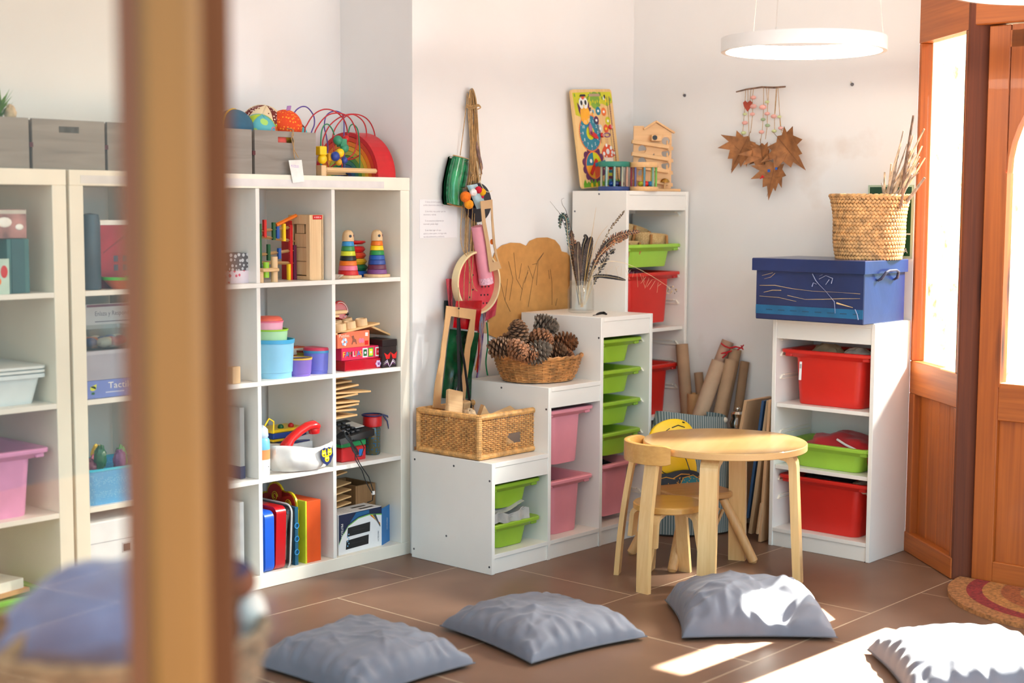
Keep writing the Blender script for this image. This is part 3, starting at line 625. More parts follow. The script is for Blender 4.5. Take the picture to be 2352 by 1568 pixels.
def pz(b):
    X = T(0, -.0506, 0) @ FRONT
    b.text('Puzzles', .018, paint('cream', (238, 222, 200)), X @ T(-.075, .042, 0))
    for k in range(6): b.disc(-.048+.010*math.cos(k), .024+.010*math.sin(k), .006, pW if k % 2 else paint('powder', (150, 176, 206)), X, .0002*k, 10)
    b.poly([(-.012, .012), (-.006, .03), (-.012, .044), (0, .046), (.004, .034), (.012, .03), (.016, .012), (.010, .012), (.008, .02), (-.004, .02), (-.006, .012)], paint('horse', (140, 84, 66)), X)
    b.disc(.033, .024, .008, pPK, X, 0, 14, .010); b.disc(.046, .024, .008, pPK, X, .0002, 14, .010); b.rect(.066, .014, .018, .016, pR, X)
    for k in range(4): b.disc(.066+.005*math.cos(k*PI/2+.7), .047+.005*math.sin(k*PI/2+.7), .004, pW, X, .0002, 8)
part('print', body(t_), pz, 'animal drawings and title')
t_ = thing('black_box', 'black lidded box with red and purple petals beside the red boxes', 'box', mat=T(-.0615, .553, ZL) @ SC(.58, .85, 1))
part('box_body', t_, lambda b: (b.box((0, 0, .042), (.13, .14, .084), plain('black_card', (34, 24, 26), .35, .1), b=.001), [b.poly([(-.05+.06*k, .06), (-.03+.06*k, .034), (.0+.06*k, .034), (.012+.06*k, .062), (-.018+.06*k, .05)], pR, T(0, -.0706, 0) @ FRONT) for k in (0, 1)], [b.poly([(-.06, .006+.006*j), (-.02, .020+.006*j), (.0, .004), (.03, .021+.006*j), (.06, .006+.006*j), (.03, .017+.006*j), (0, .001), (-.02, .016+.006*j)], (pP, pW, paint('lilac', (196, 170, 206)))[j], T(0, -.0706-.0002*j, 0) @ FRONT) for j in range(3)]))
part('lid', t_, lambda b: b.box((0, 0, .097), (.134, .144, .026), plain('black_card', (34, 24, 26)), b=.001))
# peg boards leaning on the pile
t_ = thing('peg_board', 'wooden board with round pegs lying on the salmon puzzle box', 'puzzle board', mat=T(sx(806, .545), .59, ZL+.158) @ RY(-7))
part('board', t_, lambda b: b.box((.01, 0, 0), (.23, .15, .008), PLY, b=.001))
for x_, y_ in ((-.055, -.045), (-.005, -.045), (.055, -.045), (-.06, .03), (-.01, .03), (.045, .03)): part('peg', t_, lambda b: b.lathe([(0, .004), (.024, .004), (.024, .028), (.020, .031), (.019, .024), (0, .024)], BEECH, 20, T(x_, y_, 0)))
obj('puzzle_board', MB().box((0, 0, 0), (.19, .14, .008), PLY, b=.001), None, label='bare wooden board sloping down onto the black box', cat='puzzle board', mat=T(sx(866, .58), .61, ZL+.136) @ RY(21))
t_ = thing('toy_drum', 'little red drum with wooden handle on the peg board', 'drum', mat=T(sx(785, .62), .64, ZL+.222) @ RX(75) @ RZ(10))
part('drum_shell', t_, lambda b: b.lathe([(0, -.018), (.036, -.018), (.038, -.014), (.038, .014), (.036, .018), (0, .018)], paint('cherry', (176, 22, 28)), 26)); part('cord', t_, lambda b: b.tube([(.030*math.cos(a), .030*math.sin(a), .0195) for a in [R(15*i) for i in range(-6, 8)]], .0015, pW, 5))
part('handle', t_, lambda b: b.cyl((-.02, .036, 0), (-.05, .03, .0), .007, BEECH, 10)); part('bead', t_, lambda b: b.ell((.02, -.022, .022), .007, pK, 10))
obj('rattle_stick', MB().box((0, 0, 0), (.085, .03, .014), BEECHX, b=.003).box((-.02, 0, -.014), (.04, .03, .01), BEECHX, b=.002), None, (sx(780, .57), .585, ZL+.222), 0, 'short wooden clapper lying before the red drum', 'clapper')
# ---- row 3
ZL = LEVEL[1]
hs = [(960, .072, 2), (945, .070, -3), (936, .076, 3), (927, .078, -2), (913, .074, 4), (905, .108, -3), (893, .076, 5), (880, .058, 2), (868, .070, 4)]
for i, (v_, w_, tl) in enumerate(hs):
    zc = onY(775, v_-4, .56).z
    obj('puzzle_board', MB().box((w_-.08, 0, 0), (w_*2, .19, .007), PLY, b=.001).box((w_-.09, -.03, -.009), (.014, .014, .012), BEECH), None, label='thin wooden puzzle board, number %s from the top of the tall board pile' % ('nine eight seven six five four three two one'.split()[i]), cat='puzzle board', group='thin boards in the tall pile', mat=T(sx(772, .56)+.012, .62, zc) @ RY(-tl*.8))
t_ = thing('toy_case', 'red and green plastic case with blue square, under the black telephone', 'case', (sx(808, .53), .575, ZL))
part('case_body', t_, lambda b: b.box((0, 0, .028), (.125, .11, .056), plain('case_red', (206, 34, 40), .4, .04), b=.004)); part('lid', t_, lambda b: b.box((0, .002, .068), (.128, .114, .023), plain('case_green', (40, 158, 90), .4, .04), b=.004))
part('latch', body(t_), lambda b: b.box((.034, -.0555, .030), (.020, .002, .026), plain('case_blue', (34, 118, 196), .4, .04), b=.0005), 'blue square latch')
t_ = thing('telephone', 'black desk telephone with keypad lying on the red and green case', 'telephone', mat=T(sx(806, .53), .58, ZL+.0822) @ RY(-4))
BLK = plain('black_plastic', (26, 26, 28), .4, .1, 20); BLK2 = plain('key_grey', (58, 58, 62), .5, .1)
part('phone_body', t_, lambda b: b.add([(-.09, -.09, 0), (.085, -.09, .006), (.085, .08, .01), (-.09, .08, .01), (-.09, -.085, .022), (.09, -.085, .030), (.095, .085, .050), (-.09, .085, .050)], [(0, 3, 2, 1), (4, 5, 6, 7), (0, 1, 5, 4), (1, 2, 6, 5), (2, 3, 7, 6), (3, 0, 4, 7)], BLK))
def keys(b):
    for i in range(4):
        for j in range(3): b.box((-.03+.026*j, -.06+.026*i, .033+.0068*i+.0011*j), (.016, .013, .006), BLK2, b=.001)
part('keypad', body(t_), keys); part('display', body(t_), lambda b: b.box((.055, .0, .0452), (.044, .07, .003), plain('phone_label', (206, 204, 196), .5), RX(8)))
part('handset', t_, lambda b: b.tube([(-.08, -.075, .038), (-.08, -.05, .058), (-.078, .0, .066), (-.078, .05, .076), (-.08, .085, .066)], [.016, .014, .012, .014, .018], BLK, 10))
def coil(b):
    pts = []
    for i in range(170):
        s_ = i/169; cx_ = .0+.045*s_; cz = .07-.085*s_; a = s_*2*PI*20
        k_ = .010+.004*math.sin(s_*9)
        pts.append((cx_-.085+k_*math.cos(a)*.8, -.118+k_*math.sin(a)*.6, cz-.02+k_*math.sin(a)*.7))
    b.tube(pts, .0022, BLK, 5)
    b.tube([(-.045, -.118, -.03), (-.05, -.122, -.06), (-.02, -.124, -.11), (-.01, -.128, -.15), (.01, -.13, -.19), (.026, -.13, -.215)], .002, BLK, 5)
    b.tube([(-.05, -.118, -.03), (-.03, -.124, -.08), (.01, -.126, -.14), (.028, -.128, -.20), (.02, -.128, -.235), (.0, -.12, -.24)], .002, BLK, 5)
    b.tube([(-.03, -.092, .01), (.0, -.10, .005), (.02, -.098, -.03), (.0, -.10, -.06), (-.04, -.11, -.05)], .002, BLK, 5)
part('coiled_cord', t_, coil); part('plug', t_, lambda b: b.box((.024, -.1305, -.205), (.011, .008, .014), plain('clear_plug', (224, 222, 216), .2)), 'clear plug')
t_ = thing('jar', 'glass jar of coloured bits with red lid and blue cord loop behind the case', 'jar', (sx(858, .575), .585, ZL))
part('glass_body', t_, lambda b: b.lathe([(0, .001), (.028, .001), (.032, .006), (.033, .10), (.028, .115)], dots('jar_mix', (84, 84, 60), (40, 92, 130), 90, .3, .15), 20)); part('lid', t_, lambda b: b.lathe([(.034, .112), (.038, .115), (.038, .15), (.034, .156), (0, .157)], pR, 22))
part('cord_loop', t_, lambda b: b.tube([(.041*math.cos(a), .041*math.sin(a), .158) for a in [R(20*i) for i in range(18)]], .003, pNV, 6, closed=True)); part('strap', t_, lambda b: b.tube([(.035, -.02, .158), (.055, -.03, .15), (.075, -.04, .115), (.07, -.04, .098), (.058, -.035, .10), (.053, -.03, .13), (.038, -.022, .155)], .003, pNV, 6))
# middle column
t_ = thing('toy_stack', 'flat yellow and blue activity toy above lime trays, back of shelf', 'toy', (sx(640, .70), .70, ZL+.088))
part('yellow_frame', t_, lambda b: b.box((0, 0, .045), (.17, .12, .012), pY, b=.003)); part('blue_panel', t_, lambda b: b.box((.004, 0, .028), (.175, .13, .022), paint('cobalt', (24, 66, 150)), b=.003)); part('yellow_base', t_, lambda b: b.box((.004, 0, .012), (.178, .132, .009), pY, b=.002))
part('knob', t_, lambda b: [b.ell((x_, -.03, .055), .012, m_, 10) for x_, m_ in ((-.02, pDG), (.03, pR))])
obj('tray', MB().loft([rr(.20, .15, .02, 0), rr(.22, .17, .02, .022), rr(.225, .175, .02, .022), rr(.225, .175, .02, .028), rr(.21, .16, .02, .028), rr(.195, .145, .02, .006)], plain('amber_plastic', (240, 166, 20), .4, .04)), None, (sx(652, .70), .70, ZL+.060), 0, 'amber tray with lime edge under the yellow and blue toy', 'tray')
obj('tray', MB().loft([rr(.18, .14, .02, 0), rr(.20, .16, .02, .052), rr(.205, .165, .02, .052), rr(.205, .165, .02, .058), rr(.19, .15, .02, .058), rr(.175, .135, .02, .006)], plain('apple_plastic', (140, 196, 40), .4, .04)), None, (sx(650, .70), .70, ZL+.001), 0, 'apple green box supporting the amber tray', 'tray')
t_ = thing('picture_book_box', 'white box with navy top and red inset behind the cloth bag', 'box', mat=T(sx(664, .62), .635, ZL+.06) @ RX(0) @ RZ(8))
part('box_body', t_, lambda b: b.box((0, 0, .0), (.15, .12, .06), pW, b=.002)); part('cover', t_, lambda b: b.box((.01, 0, .0325), (.12, .10, .003), paint('ink_navy', (24, 40, 110)))); part('inset', body(t_), lambda b: b.box((-.02, -.0605, -.006), (.09, .001, .026), pMR))
obj('support_box', MB().box((0, 0, .0145), (.14, .11, .029), plain('dark_card', (60, 40, 50), .6), b=.001), None, (sx(664, .62), .64, ZL), 8, 'dark flat box under the white and navy box', 'box')
BAG = cloth('white_canvas', (216, 208, 198), (240, 236, 230), 12)
t_ = thing('cloth_bag', 'round white cloth bag with printed animal badge at shelf front', 'bag', (sx(692, .53), .545, ZL))
def bagf(u, v):
    a = u*2*PI; z = v; k = (.62+.42*math.sin(min(1, v*1.25+.25)*PI*.62)) if v < .8 else 1.02-.5*(v-.8)
    w_ = 1+.05*math.sin(3*a+v*4)+.03*math.sin(7*a-v*6)+.02*math.sin(13*a)
    return (.142*k*w_*math.cos(a), .085*k*w_*math.sin(a), .004+.105*min(v, .85)+.012*math.sin(2*a+.6)*v+(.02 if math.cos(a) > 0 else 0)*v*math.cos(a))
part('bag_body', t_, lambda b: (b.grid(bagf, 48, 14, BAG), b.lathe([(0, .004), (.09, .004)], BAG, 20, SC(1, .6, 1), caps=(False, False))))
def badge(b):
    X = T(.055, -.0905, .050) @ RX(-3) @ RZ(8) @ FRONT
    b.poly([(-.034, .028), (-.036, .0), (-.020, -.024), (0, -.034), (.020, -.024), (.036, .0), (.034, .028), (.012, .034), (0, .030), (-.012, .034)], pNV, X)
    for x_, z_, r_ in ((-.016, .012, .013), (.016, .014, .013), (0, -.008, .013)):
        b.disc(x_, z_, r_, pY, X, .0006, 14); b.disc(x_-.005, z_+.002, .0022, pW, X, .001, 8); b.disc(x_+.005, z_+.002, .0022, pW, X, .001, 8); b.disc(x_, z_-.005, .003, pK, X, .001, 8)
        for q in (-1, 1): b.poly([(x_+q*.011, z_+.006), (x_+q*.010, z_+.018), (x_+q*.003, z_+.011)], pY, X @ T(0, 0, .0005))
part('badge', body(t_), badge, 'blue and yellow animal badge')
t_ = thing('toy_handset', 'red toy telephone handset lying on the white cloth bag', 'toy phone', mat=T(sx(690, .52), .53, ZL+.128) @ RZ(2) @ RY(-24))
HR = plain('glossy_red', (222, 28, 30), .18, .03, coat=.4)
part('handle', t_, lambda b: b.tube([(-.088, 0, -.012), (-.075, 0, .0), (-.045, 0, .012), (0, 0, .016), (.045, 0, .014), (.072, 0, .004), (.084, 0, -.010)], [(.017, .026), (.019, .027), (.016, .022), (.016, .021), (.016, .022), (.019, .027), (.017, .026)], HR, 14))
part('earpiece', t_, lambda b: b.lathe([(0, -.014), (.020, -.014), (.023, 0), (.02, .012), (0, .014)], HR, 18, T(.072, 0, -.016) @ RY(20))); part('mouthpiece', t_, lambda b: b.lathe([(0, -.012), (.020, -.012), (.022, 0), (0, .012)], HR, 18, T(-.082, 0, -.022) @ RY(-20)))
t_ = thing('toy_bottle', 'white, orange and light blue toy bottle at left of the cloth bag', 'bottle', (sx(610, .51)-.006, .535, ZL))
part('bottle_body', t_, lambda b: (b.lathe([(0, 0), (.026, 0), (.030, .006), (.031, .062)], pW, 22, caps=(True, False)), b.lathe([(.031, .062), (.0312, .098)], plain('peach', (232, 150, 86), .5), 22, caps=(False, False)), b.lathe([(.0312, .098), (.030, .132), (.024, .14), (0, .142)], plain('sky', (110, 186, 216), .4), 22, caps=(False, True))))
part('cap', t_, lambda b: b.lathe([(.022, .140), (.026, .146), (.024, .17), (.012, .185), (0, .187)], plain('frosted_cap', (190, 206, 224), .3), 18))
part('eye', body(t_), lambda b: b.disc(.008, .036, .002, pK, T(0, -.0316, 0) @ FRONT, 0, 8))
part('handle', t_, lambda b: b.tube([(.0, -.02, .185), (.02, -.02, .21), (.05, -.01, .195), (.055, -.0, .15)], .003, pY, 6))
# third column, partly behind the post
obj('flat_board', MB().box((0, 0, .13), (.02, .22, .26), plain('grey_card', (168, 166, 160), .6, .03), b=.001).box((0, -.0, .024), (.022, .222, .045), plain('navy_card', (60, 66, 92), .6, .03)), None, (sx(553, .53), .64, ZL), 0, 'grey upright board with navy foot, third column', 'board')
obj('wood_block', MB().box((0, 0, .03), (.035, .03, .06), BEECH, b=.002), None, (sx(540, .50), .51, LEVEL[2]), 0, 'single upright wooden block at left of the cup tower compartment', 'block')
obj('white_folder', MB().box((0, 0, .135), (.018, .22, .27), pW, b=.001).box((-.0005, 0, .135), (.0182, .18, .23), plain('folder_panel', (224, 222, 218), .5)), None, (sx(550, .53), .64, LEVEL[0]), 0, 'white upright folder in the bottom third column', 'folder')
# ---- row 4
ZL = LEVEL[0]
def upright(name, label, cat, u, y, w_, d_, h_, mat, z=ZL, b_=.012, lean=0):
    return obj(name, MB().loft([rr(d_, h_, b_*2.2, 0, 5), rr(d_, h_, b_*2.2, w_*.15, 5), rr(d_, h_, b_*2.2, w_, 5)], mat, M(((0, 0, 1, -w_/2), (1, 0, 0, 0), (0, 1, 0, h_/2), (0, 0, 0, 1)))), None, label=label, cat=cat, mat=T(sx(u, y-d_/2), y, z) @ RY(lean))
t_ = upright('plastic_case', 'blue plastic case standing at left end of bottom shelf', 'case', 614, .60, .042, .22, .225, plain('case_azure', (24, 92, 206), .35, .03))
part('handle', t_, lambda b: b.tube([(-.01, -.07, .222), (-.008, -.05, .245), (.015, -.03, .247), (.02, -.02, .226)], .008, plain('case_azure', (24, 92, 206)), 8))
upright('plastic_case', 'red plastic case standing between the blue and clear cases', 'case', 638, .605, .046, .225, .235, plain('case_crimson', (190, 16, 26), .25, .03, coat=.3), lean=2)
CL2 = clear('clear_plastic', (226, 230, 228), .14, .1)
t_ = thing('clear_case', 'transparent plastic case standing right of the red case', 'case', mat=T(sx(656, .50), .60, ZL) @ RY(3))
def cc(b):
    X = M(((0, 0, 1, -.018), (1, 0, 0, 0), (0, 1, 0, .115), (0, 0, 0, 1)))
    b.loft([rr(.21, .23, .03, 0, 5), rr(.215, .235, .03, .006, 5), rr(.215, .235, .03, .03, 5), rr(.21, .23, .03, .036, 5)], CL2, X)
part('shell', t_, cc); part('seam', body(t_), lambda b: b.tube([(.0, p[0], p[1]+.115) for p in rr(.222, .242, .032, 0, 5)], .0035, plain('clear_seam', (214, 212, 206), .25), 6, closed=True)); part('contents', t_, lambda b: b.box((0, .0, .11), (.016, .16, .17), plain('case_contents', (122, 116, 110), .6, .3, 40), b=.002))
t_ = thing('ring_binder', 'slim folder with dark pages and blue rings beside the clear case', 'folder', (sx(675, .51), .60, ZL))
part('cover', t_, lambda b: b.box((0, 0, .11), (.016, .19, .22), paint('petrol', (34, 92, 120)), b=.001)); part('pages', t_, lambda b: b.box((-.011, .01, .105), (.006, .175, .20), plain('dark_page', (46, 44, 40), .7)))
part('ring', t_, lambda b: [b.tube([(-.002+.010*math.cos(a), -.098, z_+.010*math.sin(a)) for a in [R(45*i) for i in range(8)]], .0022, pLB, 5, closed=True) for z_ in (.05, .10, .15)])
t_ = thing('picture_book', 'large book with scalloped red and yellow top edge on bottom shelf', 'book', mat=T(sx(686, .52), .64, ZL) @ RZ(-3))
def scal(b):
    pts = [(-.12, 0), (.10, 0), (.11, .20)]
    for k, (cx_, cz, r_) in enumerate(((.055, .215, .05), (-.03, .235, .055), (-.09, .20, .045))):
        for i in range(9): a = R(-10+180*i/8); pts.append((cx_+r_*math.cos(a), cz+r_*math.sin(a)))
    pts.append((-.13, .18)); X = M(((0, 0, 1, 0), (-1, 0, 0, 0), (0, 1, 0, 0), (0, 0, 0, 1)))
    b.prism(pts, .008, paint('yolk', (222, 196, 30)), X); b.prism([(x_*.93, y_*.965) for x_, y_ in pts], .002, paint('poppy', (186, 40, 26)), X @ T(0, .004, -.0021))
    for cx_, cz in ((.055, .215), (-.03, .235)): b.tube([(-.003, -(cx_+.02*math.cos(a)*(1-i/40)), cz+.02*math.sin(a)*(1-i/40)) for i, a in enumerate([R(24*k) for k in range(28)])], .0016, paint('yolk', (222, 196, 30)), 4)
part('cover', t_, scal)
t_ = thing('box_file', 'plain orange box file with lime edge standing on the bottom shelf', 'folder', (sx(702, .53), .60, ZL))
part('file_body', t_, lambda b: b.box((0.006, 0, .117), (.07, .20, .234), plain('orange_board', (226, 84, 20), .5, .03), b=.001)); part('edge', t_, lambda b: b.box((-.033, -.001, .118), (.008, .203, .238), pLY, b=.001), 'lime coloured edge')
# speaker box
xa, xb = sx(776, .50), sx(880, .50)
t_ = thing('speaker_carton', 'white and blue carton printed with two black speakers, bottom right compartment', 'carton', mat=T((xa+xb)/2-.004, .555, ZL) @ RZ(2))
cw = xb-xa; ch_ = .158; cd = .10
def ctn(b):
    b.box((0, 0, ch_/2), (cw, cd, ch_), plain('white_carton', (236, 234, 232), .45, .02), b=.001)
    X = T(0, -cd/2-.0003, 0) @ FRONT
    DB = paint('carton_navy', (20, 30, 64)); BL = paint('carton_blue', (22, 92, 140)); GR = paint('carton_green', (120, 190, 80))
    arc = [(-cw/2+.001, .045), (-cw*.42, .075), (-cw*.28, .110), (-cw*.05, .132), (cw*.2, .137), (cw/2-.001, .128)]
    b.poly(arc+[(cw/2-.001, ch_-.001), (-cw/2+.001, ch_-.001)], DB, X)
    b.poly([(-cw*.25, .118), (-cw*.05, .136), (cw*.2, .141), (cw*.2, ch_-.004), (-cw*.1, ch_-.004)], BL, X @ T(0, 0, .0003))
    b.poly(arc+[(p[0], p[1]-.004) for p in arc[::-1]], GR, X @ T(0, 0, .0005))
    for x_, z_ in ((-.01, .085), (-.018, .036)):
        b.poly([(x_-.062, z_-.019), (x_+.060, z_-.016), (x_+.062, z_+.021), (x_-.058, z_+.016)], plain('black_plastic', (26, 26, 28)), X @ T(0, 0, .0006)); b.rect(x_+.0, z_+.001, .07, .0012, BLK2, X, .001)
    for k, m_ in enumerate((pR, pY, paint('ash', (120, 120, 126)), paint('graphite', (64, 66, 74)))): b.poly([(cw*.22+.006*k, .132), (cw*.26+.007*k, .132), (cw*.46, .092-.004*k), (cw*.46, .088-.004*k)], m_, X @ T(0, 0, .0007+.0002*k))
    b.text('PRITECH', .016, pW, X @ T(-cw/2+.012, .122, .0008) @ RZ(-90), fixed=.052); b.text('PRITECH', .009, DB, X @ T(cw*.40, .062, .0008) @ RZ(-90), fixed=.04)
    for k in range(6): b.rect(-cw*.30+.006*(k % 2), .030+.009*k, .006, .005, paint('sky_print', (120, 176, 214)), X, .0008)
    for x_, y_ in ((.045, .01), (.055, -.024)): b.rect(x_, y_, .075, .014, plain('black_plastic', (26, 26, 28)), T(0, 0, ch_+.0005))
    for k in range(4): b.rect(-.05, -.03+.016*k, .05, .003, paint('ash', (120, 120, 126)), T(0, 0, ch_+.0004))
part('carton_body', t_, ctn)
def flap(b):
    X = T(cw/2, -cd/2, 0) @ RZ(24)
    b.box((.043, 0, .074), (.086, .002, .148), paint('carton_cyan', (16, 112, 178)), X); b.text('PRITECH', .013, pW, X @ T(.05, -.0016, .10) @ FRONT @ RZ(-90), fixed=.045)
part('side_flap', t_, flap, 'open blue side flap')
t_ = thing('wood_crate', 'brown wooden crate of slots behind the speaker carton', 'crate', mat=T(-.084, .70, ZL) @ SC(.66, .9, 1))
WN = wood('walnut', (120, 84, 50), (164, 120, 76), 'Z', 2, .55)
part('crate_body', t_, lambda b: (b.box((.075, 0, .115), (.012, .2, .23), WN, b=.001), b.box((-.075, 0, .115), (.012, .2, .23), WN, b=.001), b.box((0, -.094, .115), (.138, .012, .23), WN, b=.001), b.box((0, .094, .115), (.138, .012, .23), WN, b=.001), b.box((0, 0, .01), (.138, .176, .02), WN), [b.box((-.04+.04*k, 0, .11), (.006, .176, .2), WN) for k in range(3)]))
for i, v_ in enumerate((1092, 1118, 1134, 1150, 1164)):
    zc = onY(775, v_-3, .6).z
    obj('puzzle_board', MB().box((.0, 0, 0), (.10, .13, .006), PLY, b=.001), None, label='thin board at left of brown crate, number %s from top' % 'one two three four five'.split()[i], cat='puzzle board', group='boards beside the brown crate', mat=T(sx(775, .58)+.022+(.0 if i else -.02), .65, zc) @ RY(-7))
# ================================================================ on top of the cube shelves
GW = wood('grey_crate', (124, 116, 108), (158, 150, 140), 'X', 1.2, .7, wv_=.06)
TAPED = plain('dark_tab', (84, 30, 36), .6)
def crate(label, x0, w_, tab=True):
    t_ = thing('wooden_crate', label, 'crate', (x0+w_/2, .50, KH), 0, 'grey crates on the cube shelves'); d_, h_ = .28, .157
    def fr(b):
        n = 8; pts = [(-w_/2, 0), (w_/2, 0), (w_/2, h_), (-w_/2, h_)]
        hz, hw, hh = h_-.031, .042, .010; hx = .0
        for a, b_, c_, e_ in ((-w_/2, hx-hw, 0, h_), (hx+hw, w_/2, 0, h_), (hx-hw, hx+hw, 0, hz-hh), (hx-hw, hx+hw, hz+hh, h_)): b.box(((a+b_)/2, .006, (c_+e_)/2), (b_-a, .012, e_-c_), GW)
        for q in (-1, 1): b.box((hx+q*(hw-.003), .006, hz), (.006, .0115, hh*2), GW)
    part('front_board', t_, fr); part('back_board', t_, lambda b: b.box((0, d_-.006, h_/2), (w_, .012, h_), GW, b=.001))
    for q in (-1, 1): part('side_board', t_, lambda b: b.box((q*(w_/2-.006), d_/2, h_/2-.002), (.012, d_-.024, h_-.004), GW, b=.001))
    part('bottom_board', t_, lambda b: b.box((0, d_/2, .005), (w_-.024, d_-.024, .01), GW))
    if tab: part('hinge_tab', body(t_), lambda b: b.box((-w_/2-.004, .004, h_*.48), (.012, .01, .015), TAPED), 'dark red tab')
    return t_
crate('grey wooden crate with tag on a string, holding cloth balls', -.708, .283)
crate('grey wooden crate next to the tagged crate, partly behind the post', -1.013, .292)
crate('grey wooden crate behind glass just left of the post', -1.308, .285)
crate('grey wooden crate with oval hand hole above the gap between shelves', -1.576, .258)
crate('grey wooden crate at far left edge, holding plant', -1.87, .282)
JUTE = plain('jute_twine', (178, 140, 92), .9, .12, 60, .4, bs=400); CARD = plain('cardboard', (200, 154, 104), .8, .05, 9, .05); KRAFT = plain('kraft', (196, 160, 118), .8, .06, 9, .1)
t_ = thing('paper_tag', 'white paper tag on twine hanging from the crate', 'tag', (0, 0, 0))
tg = [onY(*q, .470) for q in ((663, 368), (693, 367), (699, 417), (673, 420))]
part('card', t_, lambda b: (b.add([p for p in tg]+[p+V((0, .0012, 0)) for p in tg], [(0, 1, 2, 3), (7, 6, 5, 4), (0, 4, 5, 1), (1, 5, 6, 2), (2, 6, 7, 3), (3, 7, 4, 0)], pW), b.text('PUZZLES', .012, paint('faint_violet', (190, 160, 214)), T(*(tg[0]+V((.010, -.0006, -.024)))) @ FRONT @ RZ(-3), fixed=.036)))
hk = [onY(*q, .49) for q in ((672, 297), (674, 310), (669, 318), (672, 328), (676, 345), (678, 362))]; hk[-1].y = .472
part('twine', t_, lambda b: (b.tube(hk, .0018, JUTE, 6), b.tube([onY(*q, .488) for q in ((675, 298), (670, 310), (675, 322), (674, 345), (677, 365))], .0016, JUTE, 6), b.tube([hk[0], hk[0]+V((0, .03, .004))], .0018, JUTE, 6)))
# ---- balls in the crate
def ball(label, u, v, y, r_, fn, sq=1.0):
    p = onY(u, v, y); t_ = MB(); fn(t_, r_)
    return obj('fabric_ball', t_, None, label=label, cat='ball', group='soft balls in the crates', mat=T(*p) @ RX(18) @ RZ(20) @ SC(1, 1, sq))
def patch(mats, nseg):
    def f(b, r_):
        def g(u, v):
            a = u*2*PI; c_ = (v-.5)*PI; k = 1-.045*abs(math.cos(nseg*PI*u))**14
            return (r_*k*math.cos(a)*math.cos(c_), r_*k*math.sin(a)*math.cos(c_), r_*k*math.sin(c_))
        b.grid(g, nseg*8, 16, mats[0], mat_fn=lambda u, v: mats[int(u*nseg) % len(mats)])
    return f
BD = dots('brown_dot_cotton', (112, 40, 34), (236, 214, 196), 110, .3); CD = dots('cream_dot_cotton', (228, 206, 168), (128, 62, 50), 46, .14); ORD = dots('orange_dot_cotton', (226, 72, 24), (250, 156, 40), 100, .3)
AQ = dots('aqua_cotton', (96, 178, 186), (170, 214, 110), 26, .36); LMC = plain('lime_cotton', (170, 196, 60), .9); BLC = plain('denim_cotton', (58, 100, 124), .9); YLC = plain('gold_cotton', (236, 190, 60), .9)
ball('patchwork ball of brown dotted and cream panels, highest in the tagged crate', 603, 290, .64, .083, patch([BD, CD, CD], 9), .95)
ball('aqua and lime ball with embroidered butterfly in the crate', 594, 303, .590, .066, lambda b, r_: (patch([AQ, AQ, LMC], 6)(b, r_), [b.tube([(r_*1.01*math.cos(R(-78+k+11*math.cos(a)))*math.cos(R(22+9*math.sin(a))), r_*1.01*math.sin(R(-78+k+11*math.cos(a)))*math.cos(R(22+9*math.sin(a))), r_*1.01*math.sin(R(22+9*math.sin(a)))) for a in [R(30*i) for i in range(12)]], .0016, m_, 5, closed=True) for k, m_ in ((-14, pPK), (12, pO), (40, pR))]))
ball('orange dotted ball with gold band and ribbon tags in the crate', 655, 291, .582, .063, lambda b, r_: (b.ell((0, 0, 0), r_, ORD, 24), b.lathe([(r_*1.0, -.014), (r_*1.03, -.028), (r_*.96, -.040), (r_*.8, -.05)], YLC, 24, caps=(False, False)), b.box((.0, 0, r_+.006), (.024, .004, .02), plain('lilac_ribbon', (170, 130, 190), .8)), b.box((.045, -.01, r_*.78), (.022, .005, .016), LMC, RY(30)), b.box((-.05, 0, r_*.72), (.016, .005, .014), LMC, RY(-40))))
ball('denim blue ball with yellow seam in the second crate', 538, 296, .60, .070, lambda b, r_: (b.ell((0, 0, 0), r_, BLC, 22), b.tube([(r_*1.005*math.cos(a), r_*1.005*math.sin(a)*.3, r_*1.005*math.sin(a)*.95) for a in [R(15*i) for i in range(24)]], .004, YLC, 6, closed=True)))
ball('small dotted brown ball between orange ball and crate corner', 681, 302, .64, .036, lambda b, r_: b.ell((0, 0, 0), r_, BD, 16))
ball('small aqua ball at the right end of the crate', 688, 308, .60, .03, lambda b, r_: b.ell((0, 0, 0), r_, plain('aqua_plain', (90, 190, 196), .9), 14))
ball('coral ball seen through the hand hole of the tagged crate', 637, 325, .545, .034, lambda b, r_: b.ell((0, 0, 0), r_, plain('coral_cotton', (226, 96, 84), .9), 14))
# ---- plant and little figure at far left
t_ = thing('potted_plant', 'green leafy plant in the far left crate', 'plant', tuple(onY(-6, 262, .60)-V((0, 0, .06))))
part('foliage', t_, lambda b: [b.poly([(0, 0, 0), (.02*math.cos(a), .02*math.sin(a), .03+.01*k), (.05*math.cos(a), .05*math.sin(a), .05+.02*k), (.022*math.cos(a+.5), .022*math.sin(a+.5), .035+.01*k)], plain('leaf_green', (104, 150, 52), .6, .2), T(0, 0, .03)) for k in range(4) for a in [R(40*i+17*k) for i in range(9)]])
part('pot', t_, lambda b: b.lathe([(0, -.02), (.03, -.02), (.036, .035), (.03, .035), (0, .03)], plain('terracotta', (150, 110, 80), .8), 16))
lump('wool_figure', 'little beige wool animal leaning on the far left crate', 'toy', onY(24, 262, .58), (.018, .018, .03), plain('beige_wool', (206, 180, 146), .95, .1, 40, .5), 21)
